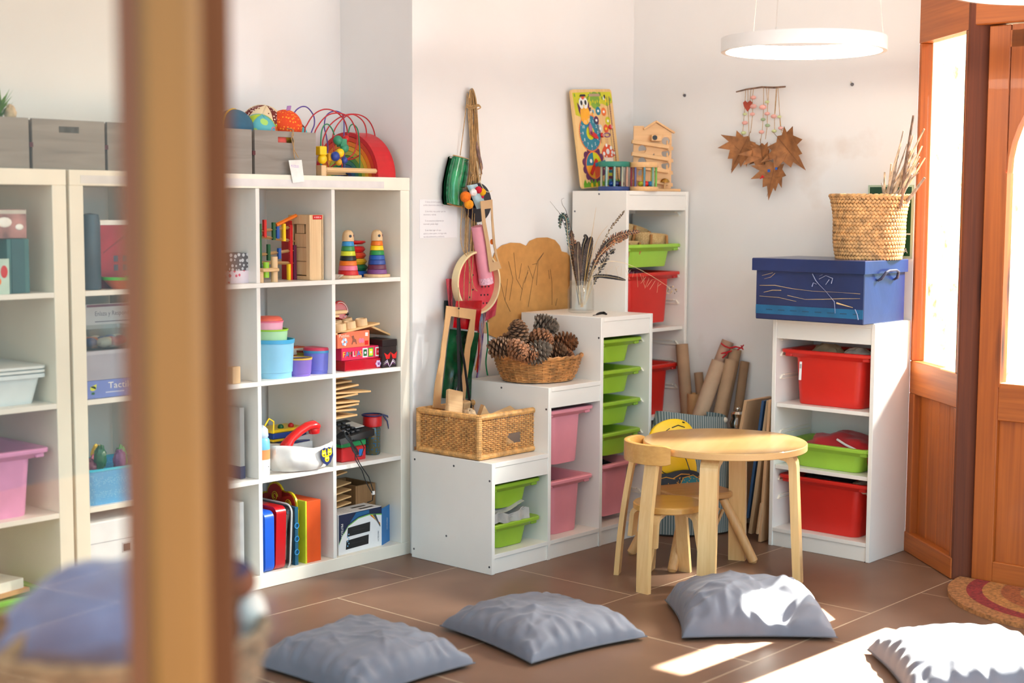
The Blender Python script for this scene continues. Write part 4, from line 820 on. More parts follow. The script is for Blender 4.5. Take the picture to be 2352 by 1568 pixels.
# ---- bead maze
xa, xb = sx(739, .515, 400), sx(884, .515, 400)
t_ = thing('bead_maze', 'wire bead maze with red, violet and green loops on wooden base', 'bead maze', ((xa+xb)/2, .515, KH))
mw = xb-xa; MZ = V(((xa+xb)/2, .515, KH))
part('base_frame', t_, lambda b: (b.box((0, .008, .024), (mw-.05, .016, .018), BEECHX, b=.006), [b.box((q*(mw/2-.012), .10, .020), (.024, .2, .04), BEECH, b=.002) for q in (-1, 1)], b.box((0, .19, .020), (mw-.05, .016, .02), BEECHX)))
def wire(name, col, pts, y0, y1, r_=.0026):
    P_ = [onY(u, v, y0+(y1-y0)*i/(len(pts)-1))-MZ for i, (u, v) in enumerate(pts)]
    Q = []
    for i in range(len(P_)-1):
        p0, p1, p2, p3 = P_[max(i-1, 0)], P_[i], P_[i+1], P_[min(i+2, len(P_)-1)]
        for k in range(6):
            s_ = k/6; Q.append(.5*((2*p1)+(p2-p0)*s_+(2*p0-5*p1+4*p2-p3)*s_*s_+(3*p1-p0-3*p2+p3)*s_**3))
    Q.append(P_[-1]); part(name, t_, lambda b: b.tube(Q, r_, col, 7))
WRD, WVI, WGR = plain('red_wire', (186, 36, 44), .35), plain('violet_wire', (92, 72, 150), .35), plain('green_wire', (40, 128, 84), .35)
wire('red_wire', WRD, [(700, 392), (700, 305), (706, 285), (722, 262), (745, 251), (770, 256), (790, 275), (798, 302), (797, 330), (790, 352), (786, 370), (786, 395)], .55, .62)
wire('red_wire', WRD, [(720, 392), (721, 318), (730, 290), (752, 265), (780, 260), (805, 273), (820, 310), (816, 345), (800, 364), (780, 372), (765, 380), (748, 392)], .54, .60)
wire('red_wire', WRD, [(768, 345), (764, 320), (770, 295), (790, 270), (812, 263), (835, 280), (842, 310), (836, 345), (820, 360), (800, 366), (775, 360), (766, 345)], .56, .64)
wire('red_wire', WRD, [(757, 392), (742, 340), (744, 315), (760, 285), (790, 265), (822, 263), (846, 276), (860, 305), (863, 345), (864, 392)], .58, .66)
wire('violet_wire', WVI, [(672, 300), (675, 262), (690, 246), (706, 247), (720, 265), (722, 285), (716, 302), (712, 320), (710, 392)], .62, .66)
wire('violet_wire', WVI, [(730, 392), (752, 350), (750, 315), (745, 290), (750, 265), (768, 255), (786, 262), (790, 280), (790, 320), (792, 392)], .64, .68)
wire('green_wire', WGR, [(737, 392), (737, 320), (742, 292), (752, 285), (762, 295), (768, 310)], .53, .55); wire('green_wire', WGR, [(800, 305), (804, 290), (812, 286), (822, 300), (826, 340), (826, 384)], .57, .6)
def bead(label, u, v, r_, m_, y, sq=None):
    p = onY(u, v, y)-MZ; part('bead', t_, lambda b: b.ell(tuple(p), (r_, r_*.9, r_), m_, 16) if not sq else b.box(tuple(p), (r_*1.8, r_*1.8, r_*1.8), m_, b=.003), label)
JG = paint('jade', (52, 140, 104))
for u, v, r_, m_, y, sq in ((737, 346, .0185, pY, .53, 1), (740, 365, .019, pY, .53, None), (757, 361, .016, paint('amber', (226, 164, 20)), .56, 1), (770, 359, .0185, paint('ultramarine', (40, 66, 150)), .54, None), (781, 351, .017, pY, .545, None), (778, 372, .014, paint('amber', (226, 164, 20)), .55, None), (791, 368, .0135, paint('ultramarine', (40, 66, 150)), .545, None),
    (776, 322, .0185, JG, .55, None), (785, 328, .017, JG, .555, 1), (791, 340, .018, JG, .55, None), (795, 319, .014, pR, .58, None)): bead(None, u, v, r_, m_, y, sq)
# ---- rainbow, leaning along the recess side
RB = [paint('rainbow_red', (196, 26, 36)), paint('rainbow_scarlet', (206, 60, 30)), paint('rainbow_orange', (232, 124, 30)), paint('rainbow_gold', (236, 174, 46)), paint('rainbow_olive', (186, 186, 66)), paint('rainbow_green', (84, 150, 66)), paint('rainbow_teal', (48, 128, 116)), paint('rainbow_blue', (44, 104, 150)), paint('rainbow_navy', (36, 62, 120))]
t_ = thing('stacking_rainbow', 'nested wooden rainbow arches behind the bead maze', 'rainbow toy', (-.058, .695, KH))
for i, m_ in enumerate(RB):
    ro = .187-.0192*i; ri = ro-.0175
    part('arch', t_, lambda b: b.prism([(ro*math.cos(PI*k/26), ro*.955*math.sin(PI*k/26)) for k in range(27)]+[(ri*math.cos(PI*k/26), ri*.955*math.sin(PI*k/26)) for k in range(26, -1, -1)], .092-.002*i, m_, M(((0, 0, 1, -.046), (-1, 0, 0, 0), (0, 1, 0, 0), (0, 0, 0, 1)))))
# ================================================================ behind the glass: left columns
def gx(u, v, y): return onY(u, v, y).x
G = 'things behind the glass'
zr = LEVEL[3]
obj('plastic_bottle', MB().lathe([(0, 0), (.030, 0), (.033, .004), (.033, .22), (.028, .245), (0, .25)], plain('slate_plastic', (70, 88, 102), .4, .05), 24), None, (gx(209, 650, .54), .54, zr), 0, 'slate blue round bottle behind glass, left end of top compartment', 'bottle')
t_ = thing('house_box', 'dark red house shaped box with square windows behind glass', 'box', (gx(262, 640, .60), .60, zr))
def hb(b):
    b.box((.02, 0, .105), (.19, .06, .21), plain('house_red', (160, 44, 58), .5, .08), b=.001); b.box((.02, 0, .218), (.192, .062, .016), pW); X = T(0, -.0306, 0) @ FRONT
    b.poly([(-.06, .12), (.02, .175), (.10, .12), (.10, .114), (.02, .167), (-.06, .114)], paint('dark_red', (132, 30, 44)), X)
    for i in range(2):
        for j in range(3): b.rect(-.012+.034*j, .088+.03*i-.02, .016, .02, paint('house_blue', (52, 72, 96)), X, .0004)
part('box_body', t_, hb)
obj('bowl', MB().lathe([(0, 0), (.03, 0), (.06, .034), (.056, .034), (.028, .006), (0, .006)], plain('bowl_orange', (206, 96, 46), .4), 24).lathe([(.058, .03), (.064, .03), (.064, .040), (.058, .040), (.058, .03)], plain('bowl_green', (84, 196, 60), .4), 24), None, (gx(285, 655, .51), .53, zr), 0, 'orange bowl with bright green rim in front of the red house box', 'bowl')
zr = LEVEL[2]
t_ = thing('game_box', 'blue violet game box with lime picture, bottom of the boxes behind glass', 'box', (gx(280, 905, .50), .58, zr))
part('box_body', t_, lambda b: b.box((0, 0, .03), (.27, .17, .058), plain('game_violet', (112, 130, 200), .5, .03), b=.001))
def tac(b):
    X = T(0, -.0856, 0) @ FRONT
    b.disc(-.112, .034, .011, pLY, X, 0, 12, .008); b.poly([(-.122, .04), (-.098, .048), (-.10, .03)], pLY, X); b.rect(-.112, .018, .012, .008, pDG, X); b.text('Tactilo', .03, pW, X @ T(-.055, .030, 0), fixed=.095); b.rect(-.03, .018, .07, .004, paint('pale_violet', (190, 196, 226)), X)
part('print', body(t_), tac)
obj('grey_box', MB().box((0, 0, .044), (.27, .165, .088), plain('grey_lilac', (166, 164, 176), .6, .03), b=.001).box((0, 0, .090), (.274, .168, .012), plain('grey_lilac_lid', (184, 182, 192), .6, .03)), None, (gx(280, 860, .50), .58, zr+.0595), 0, 'grey lilac lidded box on the violet game box behind glass', 'box')
t_ = thing('toy_tray', 'clear tray of small coloured toys on the grey box behind glass', 'tray', (gx(270, 800, .50), .58, zr+.157))
part('tray_body', t_, lambda b: b.loft([rr(.22, .14, .02, 0), rr(.24, .15, .02, .07), rr(.235, .145, .02, .07), rr(.21, .13, .02, .006)], CL2))
part('toy_bits', t_, lambda b: [b.ell((random.Random(i).uniform(-.09, .09), random.Random(i+50).uniform(-.05, .05), .022), (.024, .02, .016), (pR, pB, pW, pO, paint('cream', (238, 222, 200)))[i % 5], 8) for i in range(14)], kind='stuff')
t_ = thing('booklet', 'pale booklet standing behind the clear toy tray', 'book', (gx(275, 740, .62), .66, zr+.157))
part('cover', t_, lambda b: (b.box((0, 0, .07), (.22, .012, .14), plain('pale_card', (206, 204, 206), .6, .02)), b.rect(0, .134, .21, .008, paint('plum_line', (128, 84, 104)), T(0, -.0066, 0) @ FRONT), b.text('Enlaza y Responde', .022, paint('grey_print', (120, 112, 124)), T(-.075, -.0066, .10) @ FRONT, fixed=.14), b.rect(.0, .08, .15, .003, paint('grey_print', (120, 112, 124)), T(0, -.0066, 0) @ FRONT)))
zr = LEVEL[1]
t_ = thing('mesh_basket', 'bright blue fabric basket heaped with toys behind the glass', 'basket', (gx(285, 1140, .49), .60, zr))
part('basket_body', t_, lambda b: b.loft([rr(.25, .20, .03, 0), rr(.285, .23, .03, .115), rr(.275, .22, .03, .115), rr(.24, .19, .03, .006)], dots('blue_mesh', (52, 160, 216), (112, 196, 232), 170, .25)))
part('rim', t_, lambda b: b.tube([V(p)+V((0, 0, .117)) for p in rr(.282, .226, .03, 0)], .005, plain('mesh_rim', (40, 176, 206), .5), 6, closed=True))
for i, (dx, dz, m_) in enumerate(((-.10, .15, pTQ), (-.06, .17, pDG), (-.02, .16, pY), (.02, .145, pP), (-.09, .125, pMR), (.05, .15, pG), (-.04, .13, pPK))):
    rn = random.Random(i); lump('small_toy', '%s plastic toy in the blue basket' % 'turquoise,dark green,yellow,purple,maroon,bright green,pink'.split(',')[i], 'toy', (gx(285, 1140, .49)+dx, .56+rn.uniform(-.04, .06), zr+dz-.02), (.02, .02, .042), m_, 30+i, 40*i, .3)
zr = LEVEL[0]
t_ = thing('white_chest', 'white drawer chest with small dark square holes behind glass', 'chest', (gx(285, 1290, .49), .60, zr))
part('chest_body', t_, lambda b: b.box((0, 0, .15), (.27, .22, .30), plain('chest_white', (232, 234, 240), .4, .02), b=.004))
for k in range(2): part('label_hole', body(t_), lambda b: (b.box((.01, -.1102, .20-.065*k), (.034, .002, .034), plain('hole_frame', (200, 200, 206), .4)), b.box((.01, -.1115, .20-.065*k), (.024, .002, .024), paint('hole_dark', (70, 66, 74)))))
for k in range(2): part('drawer_line', body(t_), lambda b: b.box((0, -.1102, .10+.13*k), (.26, .001, .003), plain('line_grey', (180, 182, 190), .5)))
# far left unit
zr = LEVEL[3]
obj('story_book', MB().box((0, 0, .085), (.075, .14, .17), plain('teal_cover', (66, 112, 112), .5, .04), b=.001).box((-.001, -.071, .085), (.045, .002, .168), paint('teal_spine', (44, 88, 92))), None, (gx(36, 660, .53), .58, zr), 0, 'thick teal book behind glass at far left', 'book')
obj('picture_box', MB().box((0, 0, .045), (.11, .13, .09), plain('photo_paper', (150, 110, 106), .5, .3, 18), b=.001).ell((-.02, -.066, .05), (.025, .003, .016), pW, 10).ell((.03, -.066, .035), (.014, .003, .01), pW, 10).box((0, -.0652, .082), (.108, .002, .012), plain('photo_edge', (196, 190, 178), .5)), None, (gx(26, 560, .53)-.01, .58, zr+.1715), 0, 'box with pink and white photo lying on the teal book', 'box')
obj('greeting_card', MB().box((0, 0, .055), (.075, .003, .11), plain('mint_card', (190, 214, 200), .6), b=.0005).ell((.02, -.002, .07), (.012, .001, .02), pR, 8).ell((.0, -.002, .04), (.010, .001, .012), pO, 8), None, (gx(-2, 665, .49), .495, zr), 0, 'pale mint card with red shapes before the teal book', 'card')
zr = LEVEL[2]
obj('plastic_tub', MB().loft([rr(.30, .24, .03, 0), rr(.345, .27, .03, .085), rr(.375, .30, .03, .085), rr(.375, .30, .03, .097), rr(.33, .255, .03, .098)], plain('clear_white_tub', (216, 226, 230), .3, .02)), None, label='white plastic tub behind glass at far left', cat='tub', mat=T(-1.69, .66, zr) @ SC(.83, 1, 1))
for i, nm in enumerate(('lower', 'upper')): obj('tub_lid', MB().loft([rr(.36, .285, .03, 0), rr(.375, .30, .03, .003), rr(.375, .30, .03, .010), rr(.36, .28, .03, .012)], plain('tub_lid_white', (226, 232, 232), .35, .02)), None, label='%s of two white lids on the plastic tub' % nm, cat='lid', mat=T(-1.69, .66, zr+.0985+.0128*i) @ SC(.83, 1, 1))
zr = LEVEL[1]
obj('storage_bin', bin_mesh(.322, .34, .215, plain('rose_plastic', (226, 150, 196), .45, .03)), None, (gx(116, 1020, .50)-.163, .66, zr), 0, 'rose pink bin behind glass at far left', 'bin')
zr = LEVEL[0]
obj('storage_bin', bin_mesh(.322, .34, .10, plain('grass_plastic', (108, 196, 62), .45, .03)), None, (-1.697, .66, zr), 0, 'grass green shallow bin with paper behind glass at far left', 'bin')
obj('paper_stack', MB().box((0, 0, 0), (.10, .12, .035), plain('paper_white', (232, 230, 222), .7), b=.001).box((-.0, 0, -.02), (.12, .15, .012), CARD), None, (gx(10, 1290, .56)+.01, .62, zr+.125), 12, 'stack of white and brown paper in the grass green bin', 'paper')
# ================================================================ bundle of hanging crafts on the back wall
yw = YA
def W3(u, v, d_=.02): return onY(u, v, yw-d_)
def path(pts, d0=.02, d1=None, sm=5):
    d1 = d0 if d1 is None else d1; P_ = [W3(u, v, d0+(d1-d0)*i/max(1, len(pts)-1)) for i, (u, v) in enumerate(pts)]; Q = []
    for i in range(len(P_)-1):
        p0, p1, p2, p3 = P_[max(i-1, 0)], P_[i], P_[i+1], P_[min(i+2, len(P_)-1)]
        for k in range(sm):
            s_ = k/sm; Q.append(.5*((2*p1)+(p2-p0)*s_+(2*p0-5*p1+4*p2-p3)*s_*s_+(3*p1-p0-3*p2+p3)*s_**3))
    return Q+[P_[-1]]
def sheet(name, label, cat, pts, d_, th, mat, holes=None, group=None, side=None):
    """flat cut sheet hanging parallel to the back wall; its outline is given corner by corner"""
    P_ = [W3(u, v, d_) for u, v in pts]; o_ = P_[0].copy(); b = MB()
    X = T(o_.x, yw-d_, o_.z) @ FRONT
    poly = [((p-o_).x, (p-o_).z) for p in P_]
    b.prism(poly, th, mat, T(0, 0, 0) @ FRONT, side)
    return obj(name, b, None, (o_.x, yw-d_, o_.z), 0, label, cat, group)
t_ = thing('twine_bundle', 'thick bundle of brown twine hanging from a nail on the back wall', 'twine', (0, 0, 0))
rn = random.Random(4)
def main_bundle(b):
    for i in range(34):
        o1 = rn.uniform(-8, 10); o2 = rn.uniform(-16, 14); e_ = rn.choice((430, 500, 560, 650, 690)); d0 = .008+rn.random()*.02
        b.tube(path([(1083+o1*.5, 206+rn.uniform(0, 8)), (1083+o1, 232), (1085+o1*1.2, 262), (1088+o1+o2*.3, 330), (1090+o1+o2*.7, 395), (1088+o2, 430), (1080+o2*1.1, e_)], d0, d0+.015), .0019, JUTE, 5)
part('strands', t_, main_bundle)
part('knot', t_, lambda b: [b.tube(path([(1072, 240+3*k), (1083, 244+3*k), (1098, 240+2*k), (1104, 247), (1094, 252)], .036, .03), .0022, JUTE, 5) for k in range(3)])
part('loop', t_, lambda b: b.tube(path([(1078, 225), (1080, 208), (1086, 205), (1092, 225), (1094, 240)], .03, .03), .003, JUTE, 6))
part('nail', t_, lambda b: b.cyl(tuple(W3(1083, 206, 0)), tuple(W3(1083, 205, .05)), .002, SCREW, 8))
part('long_strand', t_, lambda b: b.tube(path([(1074, 214), (1066, 285), (1057, 357)], .02), .0018, JUTE, 5))
part('twisted_tassel', t_, lambda b: b.tube(path([(1094, 325), (1098, 350), (1104, 375), (1107, 400)], .03), [.003]*3+[.007]*10+[.002]*3, plain('taupe_braid', (130, 104, 96), .9, .2, 40), 8))
for i, pts in enumerate(([(1062, 470), (1058, 540), (1064, 575), (1074, 590)], [(1076, 480), (1072, 560), (1078, 620), (1076, 700)], [(1086, 470), (1083, 540), (1079, 600), (1087, 655), (1096, 668)], [(1070, 600), (1066, 640), (1065, 700)], [(1090, 490), (1086, 600), (1082, 690)])):
    part('hanging_strand', t_, lambda b: b.tube(path(pts, .055, .07), .0018, JUTE, 5))
# pieces
CEL = plain('green_cellophane', (34, 132, 84), .12, .25, 14, .5, coat=.6, bs=16); CELD = plain('dark_green_cellophane', (14, 62, 36), .18, .35, 18, .6, bs=26); CELR = plain('red_cellophane', (158, 10, 20), .12, .2, 10, .6, coat=.6, bs=18)
t_ = thing('cellophane_tube', 'curved shiny green cellophane piece at the top left of the hanging bundle', 'craft', (0, 0, 0))
def gcell(b):
    L_ = [(1041, 358), (1034, 385), (1027, 420), (1026, 455), (1028, 466)]; R_ = [(1075, 366), (1071, 395), (1065, 425), (1063, 450), (1064, 474)]
    def f(u, v):
        k = v*4; i = min(int(k), 3); s_ = k-i; pl = [L_[i][q]*(1-s_)+L_[i+1][q]*s_ for q in (0, 1)]; pr_ = [R_[i][q]*(1-s_)+R_[i+1][q]*s_ for q in (0, 1)]
        p = W3(pl[0]*(1-u)+pr_[0]*u, pl[1]*(1-u)+pr_[1]*u, .03+.045*math.sin(PI*u)); return tuple(p)
    b.grid(f, 14, 20, CEL)
    def g(u, v): p = V(f(u, v)); return (p.x, yw-.012, p.z)
    b.grid(g, 4, 20, CELD)
part('sheet', t_, gcell)
part('fringe', body(t_), lambda b: (b.tube(path([(1041, 360), (1033, 390), (1027, 425), (1027, 465)], .045), [(.004, .003)]*16, plain('green_fringe', (30, 84, 54), .6, .5, 60, .8), 6), b.tube(path([(1043, 361), (1058, 364), (1074, 368)], .05), .005, plain('green_fringe', (30, 84, 54)), 6), b.tube(path([(1072, 372), (1070, 400), (1064, 430)], .045), .006, plain('green_fringe', (30, 84, 54)), 6)))
part('card_rim', t_, lambda b: b.tube(path([(1041, 357), (1058, 361), (1075, 366)], .03), .0035, CARD, 5))
part('card_rim', t_, lambda b: b.tube(path([(1028, 467), (1045, 472), (1064, 476)], .03), .0035, CARD, 5))
t_ = thing('black_disc', 'shiny black disc hanging behind the pompoms', 'craft', tuple(W3(1098, 465, .05)))
part('disc', t_, lambda b: b.lathe([(0, -.002), (.078, -.002), (.080, 0), (.078, .002), (0, .002)], plain('glossy_black', (22, 18, 34), .08, .1, coat=.5), 32, RX(90)))
part('disc_string', t_, lambda b: b.tube([V(p)-W3(1098, 465, .05) for p in path([(1095, 370), (1104, 420), (1118, 440), (1130, 438)], .06)], .0014, plain('cream_string', (226, 210, 176), .9), 5))
t_ = thing('pompom_card', 'small pale blue card strung with pompoms in orange, red and white', 'craft', (0, 0, 0))
c0 = W3(1094, 450, .085)
part('card', t_, lambda b: b.grid(lambda u, v: tuple(W3(1072+24*u+23*v, 426-4*u+54*v, .075+.016*math.sin(PI*u))), 10, 8, plain('pale_blue_card', (178, 206, 214), .8)).grid(lambda u, v: tuple(W3(1072+24*u+23*v, 426-4*u+54*v, .073)), 2, 8, plain('pale_blue_card', (178, 206, 214))))
for l, u, v, r_, m_, dd in (('large orange pompom', 1069, 452, .022, (240, 116, 24), .085), ('amber pompom', 1077, 469, .019, (242, 150, 24), .095), ('white pompom', 1087, 442, .015, (238, 228, 224), .105), ('red pompom', 1099, 436, .0145, (206, 26, 52), .10), ('yellow pompom', 1108, 441, .015, (246, 176, 24), .085), ('dark pink pompom', 1106, 451, .010, (196, 24, 60), .075)):
    part('pompom', t_, lambda b: b.grid(lambda a, c_: tuple(W3(u, v, dd)+V((math.cos(a*2*PI)*math.cos((c_-.5)*PI), math.sin(a*2*PI)*math.cos((c_-.5)*PI), math.sin((c_-.5)*PI)))*r_*(1+.05*noise.noise(V((a*40, c_*30, u))))), 22, 14, plain('pompom_'+l.split()[0], m_, .95, .08, 90, .6, bs=300)), l)
t_ = thing('pink_tube', 'pink paper tube hanging under the pompoms', 'craft', (0, 0, 0))
pa, pb = W3(1098, 519, .075), W3(1117, 651, .075)
PKC = plain('pink_card', (228, 148, 162), .7, .03); part('tube_body', t_, lambda b: (b.tube([pa, pb], .029, PKC, 26), ))
part('tube_end', body(t_), lambda b: b.tube([pb+(pb-pa)*(-.11), pb+(pb-pa)*.004], .0296, plain('glitter_pink', (232, 176, 190), .5, .15, 160), 26), 'glittery pale end')
t_ = thing('ribbon_spray', 'bunch of orange, purple, blue and green ribbons hanging behind the tube', 'ribbons', (0, 0, 0))
RIB = [('orange', (232, 124, 20)), ('purple', (98, 44, 132)), ('pale_blue', (170, 196, 220)), ('black', (20, 20, 26)), ('pink', (226, 166, 170)), ('lilac', (190, 176, 200)), ('scarlet', (176, 20, 28)), ('green', (16, 136, 84))]
paths = [[(1084, 505), (1088, 560), (1094, 640), (1104, 700), (1104, 780), (1092, 850)], [(1102, 515), (1110, 640), (1112, 700), (1108, 780), (1095, 868)], [(1096, 515), (1100, 650), (1108, 710), (1094, 800), (1088, 840)], [(1090, 515), (1098, 600), (1100, 700), (1096, 780), (1076, 850)], [(1098, 650), (1108, 700), (1112, 740), (1100, 800), (1102, 850)], [(1092, 640), (1102, 720), (1106, 800), (1098, 865)], [(1088, 640), (1094, 700), (1100, 780), (1096, 855)], [(1118, 740), (1121, 785), (1116, 830), (1120, 862)]]
for i, ((nm, c_), pts) in enumerate(zip(RIB, paths)): part('ribbon', t_, lambda b: b.tube(path(pts, .020+.0035*i, .018+.004*i), [(.0045, .0007)]*60 if False else [(.0007, .0045)]*(5*(len(pts)-1)+1), plain('ribbon_'+nm, c_, .35, .05), 6), nm.replace('_', ' ')+' ribbon')
t_ = thing('tambourine', 'red tambourine drawn as a watermelon with cream rim in the bundle', 'tambourine', tuple(W3(1089, 648, .045)))
tR = .128
part('drum_skin', t_, lambda b: b.lathe([(0, 0), (tR-.004, 0), (tR-.004, .002), (0, .002)], cloth('melon_red', (196, 44, 60), (222, 74, 84), 16), 40, RX(90) @ RZ(0)))
part('rim', t_, lambda b: b.lathe([(tR-.008, -.004), (tR, -.004), (tR, .030), (tR-.008, .030), (tR-.008, -.004)], plain('cream_rim', (230, 208, 160), .5, .04), 44, RX(90), caps=(False, False)))
part('seed_dots', body(t_), lambda b: [b.disc(x_, y_, .0042, pK, T(0, -.0028, 0) @ FRONT, 0, 10) for x_, y_ in [(.045+.02*i-.006*j, -.02-.034*j) for i in range(3) for j in range(3)]+[(-.03+.02*(i % 2), .06-.03*i) for i in range(6)]])
RG = cloth('melon_cloth', (176, 36, 56), (210, 66, 84), 14)
part('cloth_tail', t_, lambda b: (b.grid(lambda u, v: tuple(W3(1024+16*u+10*v*(1-u), 640+95*v-25*u*v, .03+.01*math.sin(7*u+4*v))-W3(1089, 648, .045)), 6, 10, RG), b.grid(lambda u, v: tuple(W3(1120+24*u-6*v, 690+48*v-14*u, .025+.008*math.sin(6*u+4*v))-W3(1089, 648, .045)), 6, 8, RG), b.grid(lambda u, v: tuple(W3(1020+14*u, 690+45*v, .012)-W3(1089, 648, .045)), 3, 4, plain('dark_teal_cloth', (44, 60, 60), .9))))
def frame_sheet(name, label, outer, inner, d_, th, mat, cat='craft'):
    b = MB(); O_ = [W3(u, v, d_) for u, v in outer]; I_ = [W3(u, v, d_) for u, v in inner]; o_ = O_[0].copy(); n = len(O_)
    vs = [p-o_ for p in O_]+[p-o_ for p in I_]; vs += [p+V((0, th, 0)) for p in vs]; m_ = 2*n; fs = []
    for i in range(n):
        k = (i+1) % n; fs += [(i, k, n+k, n+i), (m_+i, m_+n+i, m_+n+k, m_+k), (i, m_+i, m_+k, k), (n+i, n+k, m_+n+k, m_+n+i)]
    b.add(vs, fs, mat); return obj(name, b, None, tuple(o_), 0, label, cat)
frame_sheet('cardboard_cutout', 'small narrow cardboard frame hanging in front of the pink tube', [(1104, 462), (1131, 458), (1133, 500), (1138, 560), (1144, 592), (1152, 616), (1125, 625), (1117, 560), (1108, 510)], [(1113, 480), (1128, 478), (1129, 505), (1133, 560), (1138, 585), (1143, 600), (1132, 602), (1125, 560), (1116, 510)], .115, .003, KRAFT)
obj('felt_dot', MB().disc(0, 0, .011, plain('orange_felt', (240, 120, 30), .9), FRONT).disc(0, .0, .011, plain('orange_felt', (240, 120, 30), .9), T(0, .003, 0) @ FRONT), None, tuple(W3(1131, 555, .105)), 0, 'orange felt dot showing through the small cardboard frame', 'felt dot')
sheet('cellophane_sheet', 'red cellophane square hanging under the tambourine', 'craft', [(1047, 691), (1106, 690), (1104, 720), (1096, 760), (1040, 752)], .085, .002, CELR)
def crk(b):
    P_ = [(1033, 755), (1101, 764), (1092, 800), (1082, 860), (1084, 925), (1015, 912), (1020, 870), (1026, 810)]
    L_ = [(1033, 755), (1027, 800), (1021, 860), (1014, 914)]; R_ = [(1101, 764), (1096, 800), (1084, 860), (1082, 915)]
    def f(u, v):
        k = v*3; i = min(int(k), 2); s_ = k-i; pl = [L_[i][q]*(1-s_)+L_[i+1][q]*s_ for q in (0, 1)]; pr_ = [R_[i][q]*(1-s_)+R_[i+1][q]*s_ for q in (0, 1)]
        return tuple(W3(pl[0]*(1-u)+pr_[0]*u, pl[1]*(1-u)+pr_[1]*u, .06+.008*noise.noise(V((u*4, v*6, 1)))))
    b.grid(f, 16, 24, CELD); return b
obj('cellophane_sheet', crk(MB()), None, label='crackled dark green cellophane sheet behind the large cardboard frame', cat='craft')
frame_sheet('cardboard_cutout', 'large wavy cardboard frame hanging above the square wicker basket', [(1026, 702), (1094, 711), (1091, 740), (1089, 770), (1081, 800), (1076, 850), (1071, 890), (1068, 925), (1064, 945), (1058, 946), (995, 935), (1000, 880), (1012, 820), (1015, 790), (1021, 750)], [(1036, 726), (1081, 733), (1078, 750), (1073, 775), (1068, 805), (1064, 850), (1060, 885), (1056, 915), (1054, 925), (1050, 925), (1012, 932), (1016, 880), (1023, 820), (1026, 790), (1032, 750)], .10, .004, CARD)
t_ = thing('black_strips', 'long black paper strips hanging inside the large cardboard frame', 'craft', (0, 0, 0))
for pts in ([(1054, 730), (1058, 790), (1066, 830), (1074, 890), (1084, 950)], [(1052, 730), (1052, 800), (1054, 870), (1050, 915)], [(1050, 770), (1056, 840), (1062, 920)]):
    part('strip', t_, lambda b: b.tube(path(pts, .112, .13), [(.0008, .0075)]*(5*(len(pts)-1)+1), plain('black_paper', (26, 25, 28), .7, .1), 6))
part('cord', t_, lambda b: b.tube(path([(1053, 660), (1054, 708), (1054, 735)], .108), .0015, JUTE, 5)); part('eyelet', t_, lambda b: b.ell(tuple(W3(1054, 708, .108)), .004, pK, 8))
part('grey_ribbon', t_, lambda b: b.tube(path([(1054, 880), (1048, 905), (1040, 920)], .11), [(.0008, .006)]*11, plain('ribbon_lilac', (190, 176, 200)), 6))
sheet('card_strip', 'stapled kraft card scrap beside the ribbons', 'craft', [(1110, 738), (1122, 740), (1122, 766), (1110, 765)], .03, .003, KRAFT)
# laminated sheet
lt = [W3(*q, .0015) for q in ((964, 458), (1050, 462), (1049, 549), (964, 547))]
t_ = thing('laminated_notice', 'laminated sheet with four short printed paragraphs on the back wall', 'notice', (lt[0].x, yw-.001, lt[0].z))
lw = lt[1].x-lt[0].x; lh = lt[0].z-lt[3].z
part('sheet', t_, lambda b: b.box((lw/2, 0, -lh/2), (lw, .0012, lh), plain('laminate', (240, 238, 238), .18, .005), b=.0003))
def para(b):
    ink = plain('grey_ink', (170, 160, 166), .6, .05); z_ = -.012
    for tx_ in (('    Si tienes el móvil apagado', 'podrás observarme cómo juego.'), ('    Si me miras, voy a sentir que me', 'reconoces y valoras.'), ('    Si me escuchas y observas sin', 'intervenir, puedo elegir.'), ('    Si me dejas jugar a lo que', 'quiero y cómo quiero, me hago cada', 'vez más autónomo/a y confiado/a')):
        for ln in tx_: b.text(ln, .0092, ink, T(.020, -.0009, z_) @ FRONT, sx=.95); z_ -= .0128
        z_ -= .0118
part('lettering', body(t_), para)
# brown card tree
t_ = thing('card_tree', 'large brown card cloud-top tree with pencilled branches behind the pinecones', 'card cut-out', (0, 0, 0))
KB = plain('brown_card', (198, 140, 74), .85, .04, 30)
otl = [(1122, 768), (1121, 690), (1124, 640), (1130, 600), (1140, 575), (1155, 563), (1175, 557), (1195, 558), (1210, 565), (1218, 553), (1235, 546), (1258, 545), (1275, 551), (1286, 564), (1290, 577), (1302, 580), (1309, 588), (1309, 780), (1200, 786), (1150, 780)]
P_ = [onY(u, v, yw-.008) for u, v in otl]
def tree(b):
    n = len(P_); b.add([tuple(p) for p in P_]+[(p.x, p.y+.005, p.z) for p in P_], [list(range(n)), list(range(n, 2*n))[::-1]]+[(i, (i+1) % n, n+(i+1) % n, n+i) for i in range(n)], KB)
part('card', t_, tree)
PEN = plain('pencil', (84, 66, 44), .8)
def brn(b):
    for pts in ([(1213, 705), (1224, 640), (1234, 600), (1249, 580)], [(1234, 605), (1223, 607)], [(1232, 655), (1236, 600), (1248, 582)], [(1224, 640), (1213, 560+50)], [(1195, 690), (1202, 650), (1213, 625)], [(1200, 665), (1186, 640), (1180, 580)], [(1192, 640), (1198, 605)], [(1170, 690), (1178, 640), (1168, 600)], [(1160, 690), (1166, 640)], [(1268, 700), (1268, 650), (1264, 618)], [(1276, 702), (1280, 685)], [(1150, 650), (1160, 690), (1172, 715)], [(1205, 650), (1213, 620)], [(1260, 620), (1262, 640)]):
        b.tube([onY(u, v, yw-.0085) for u, v in pts], .0011, PEN, 4)
part('pencil_branches', body(t_), brn)
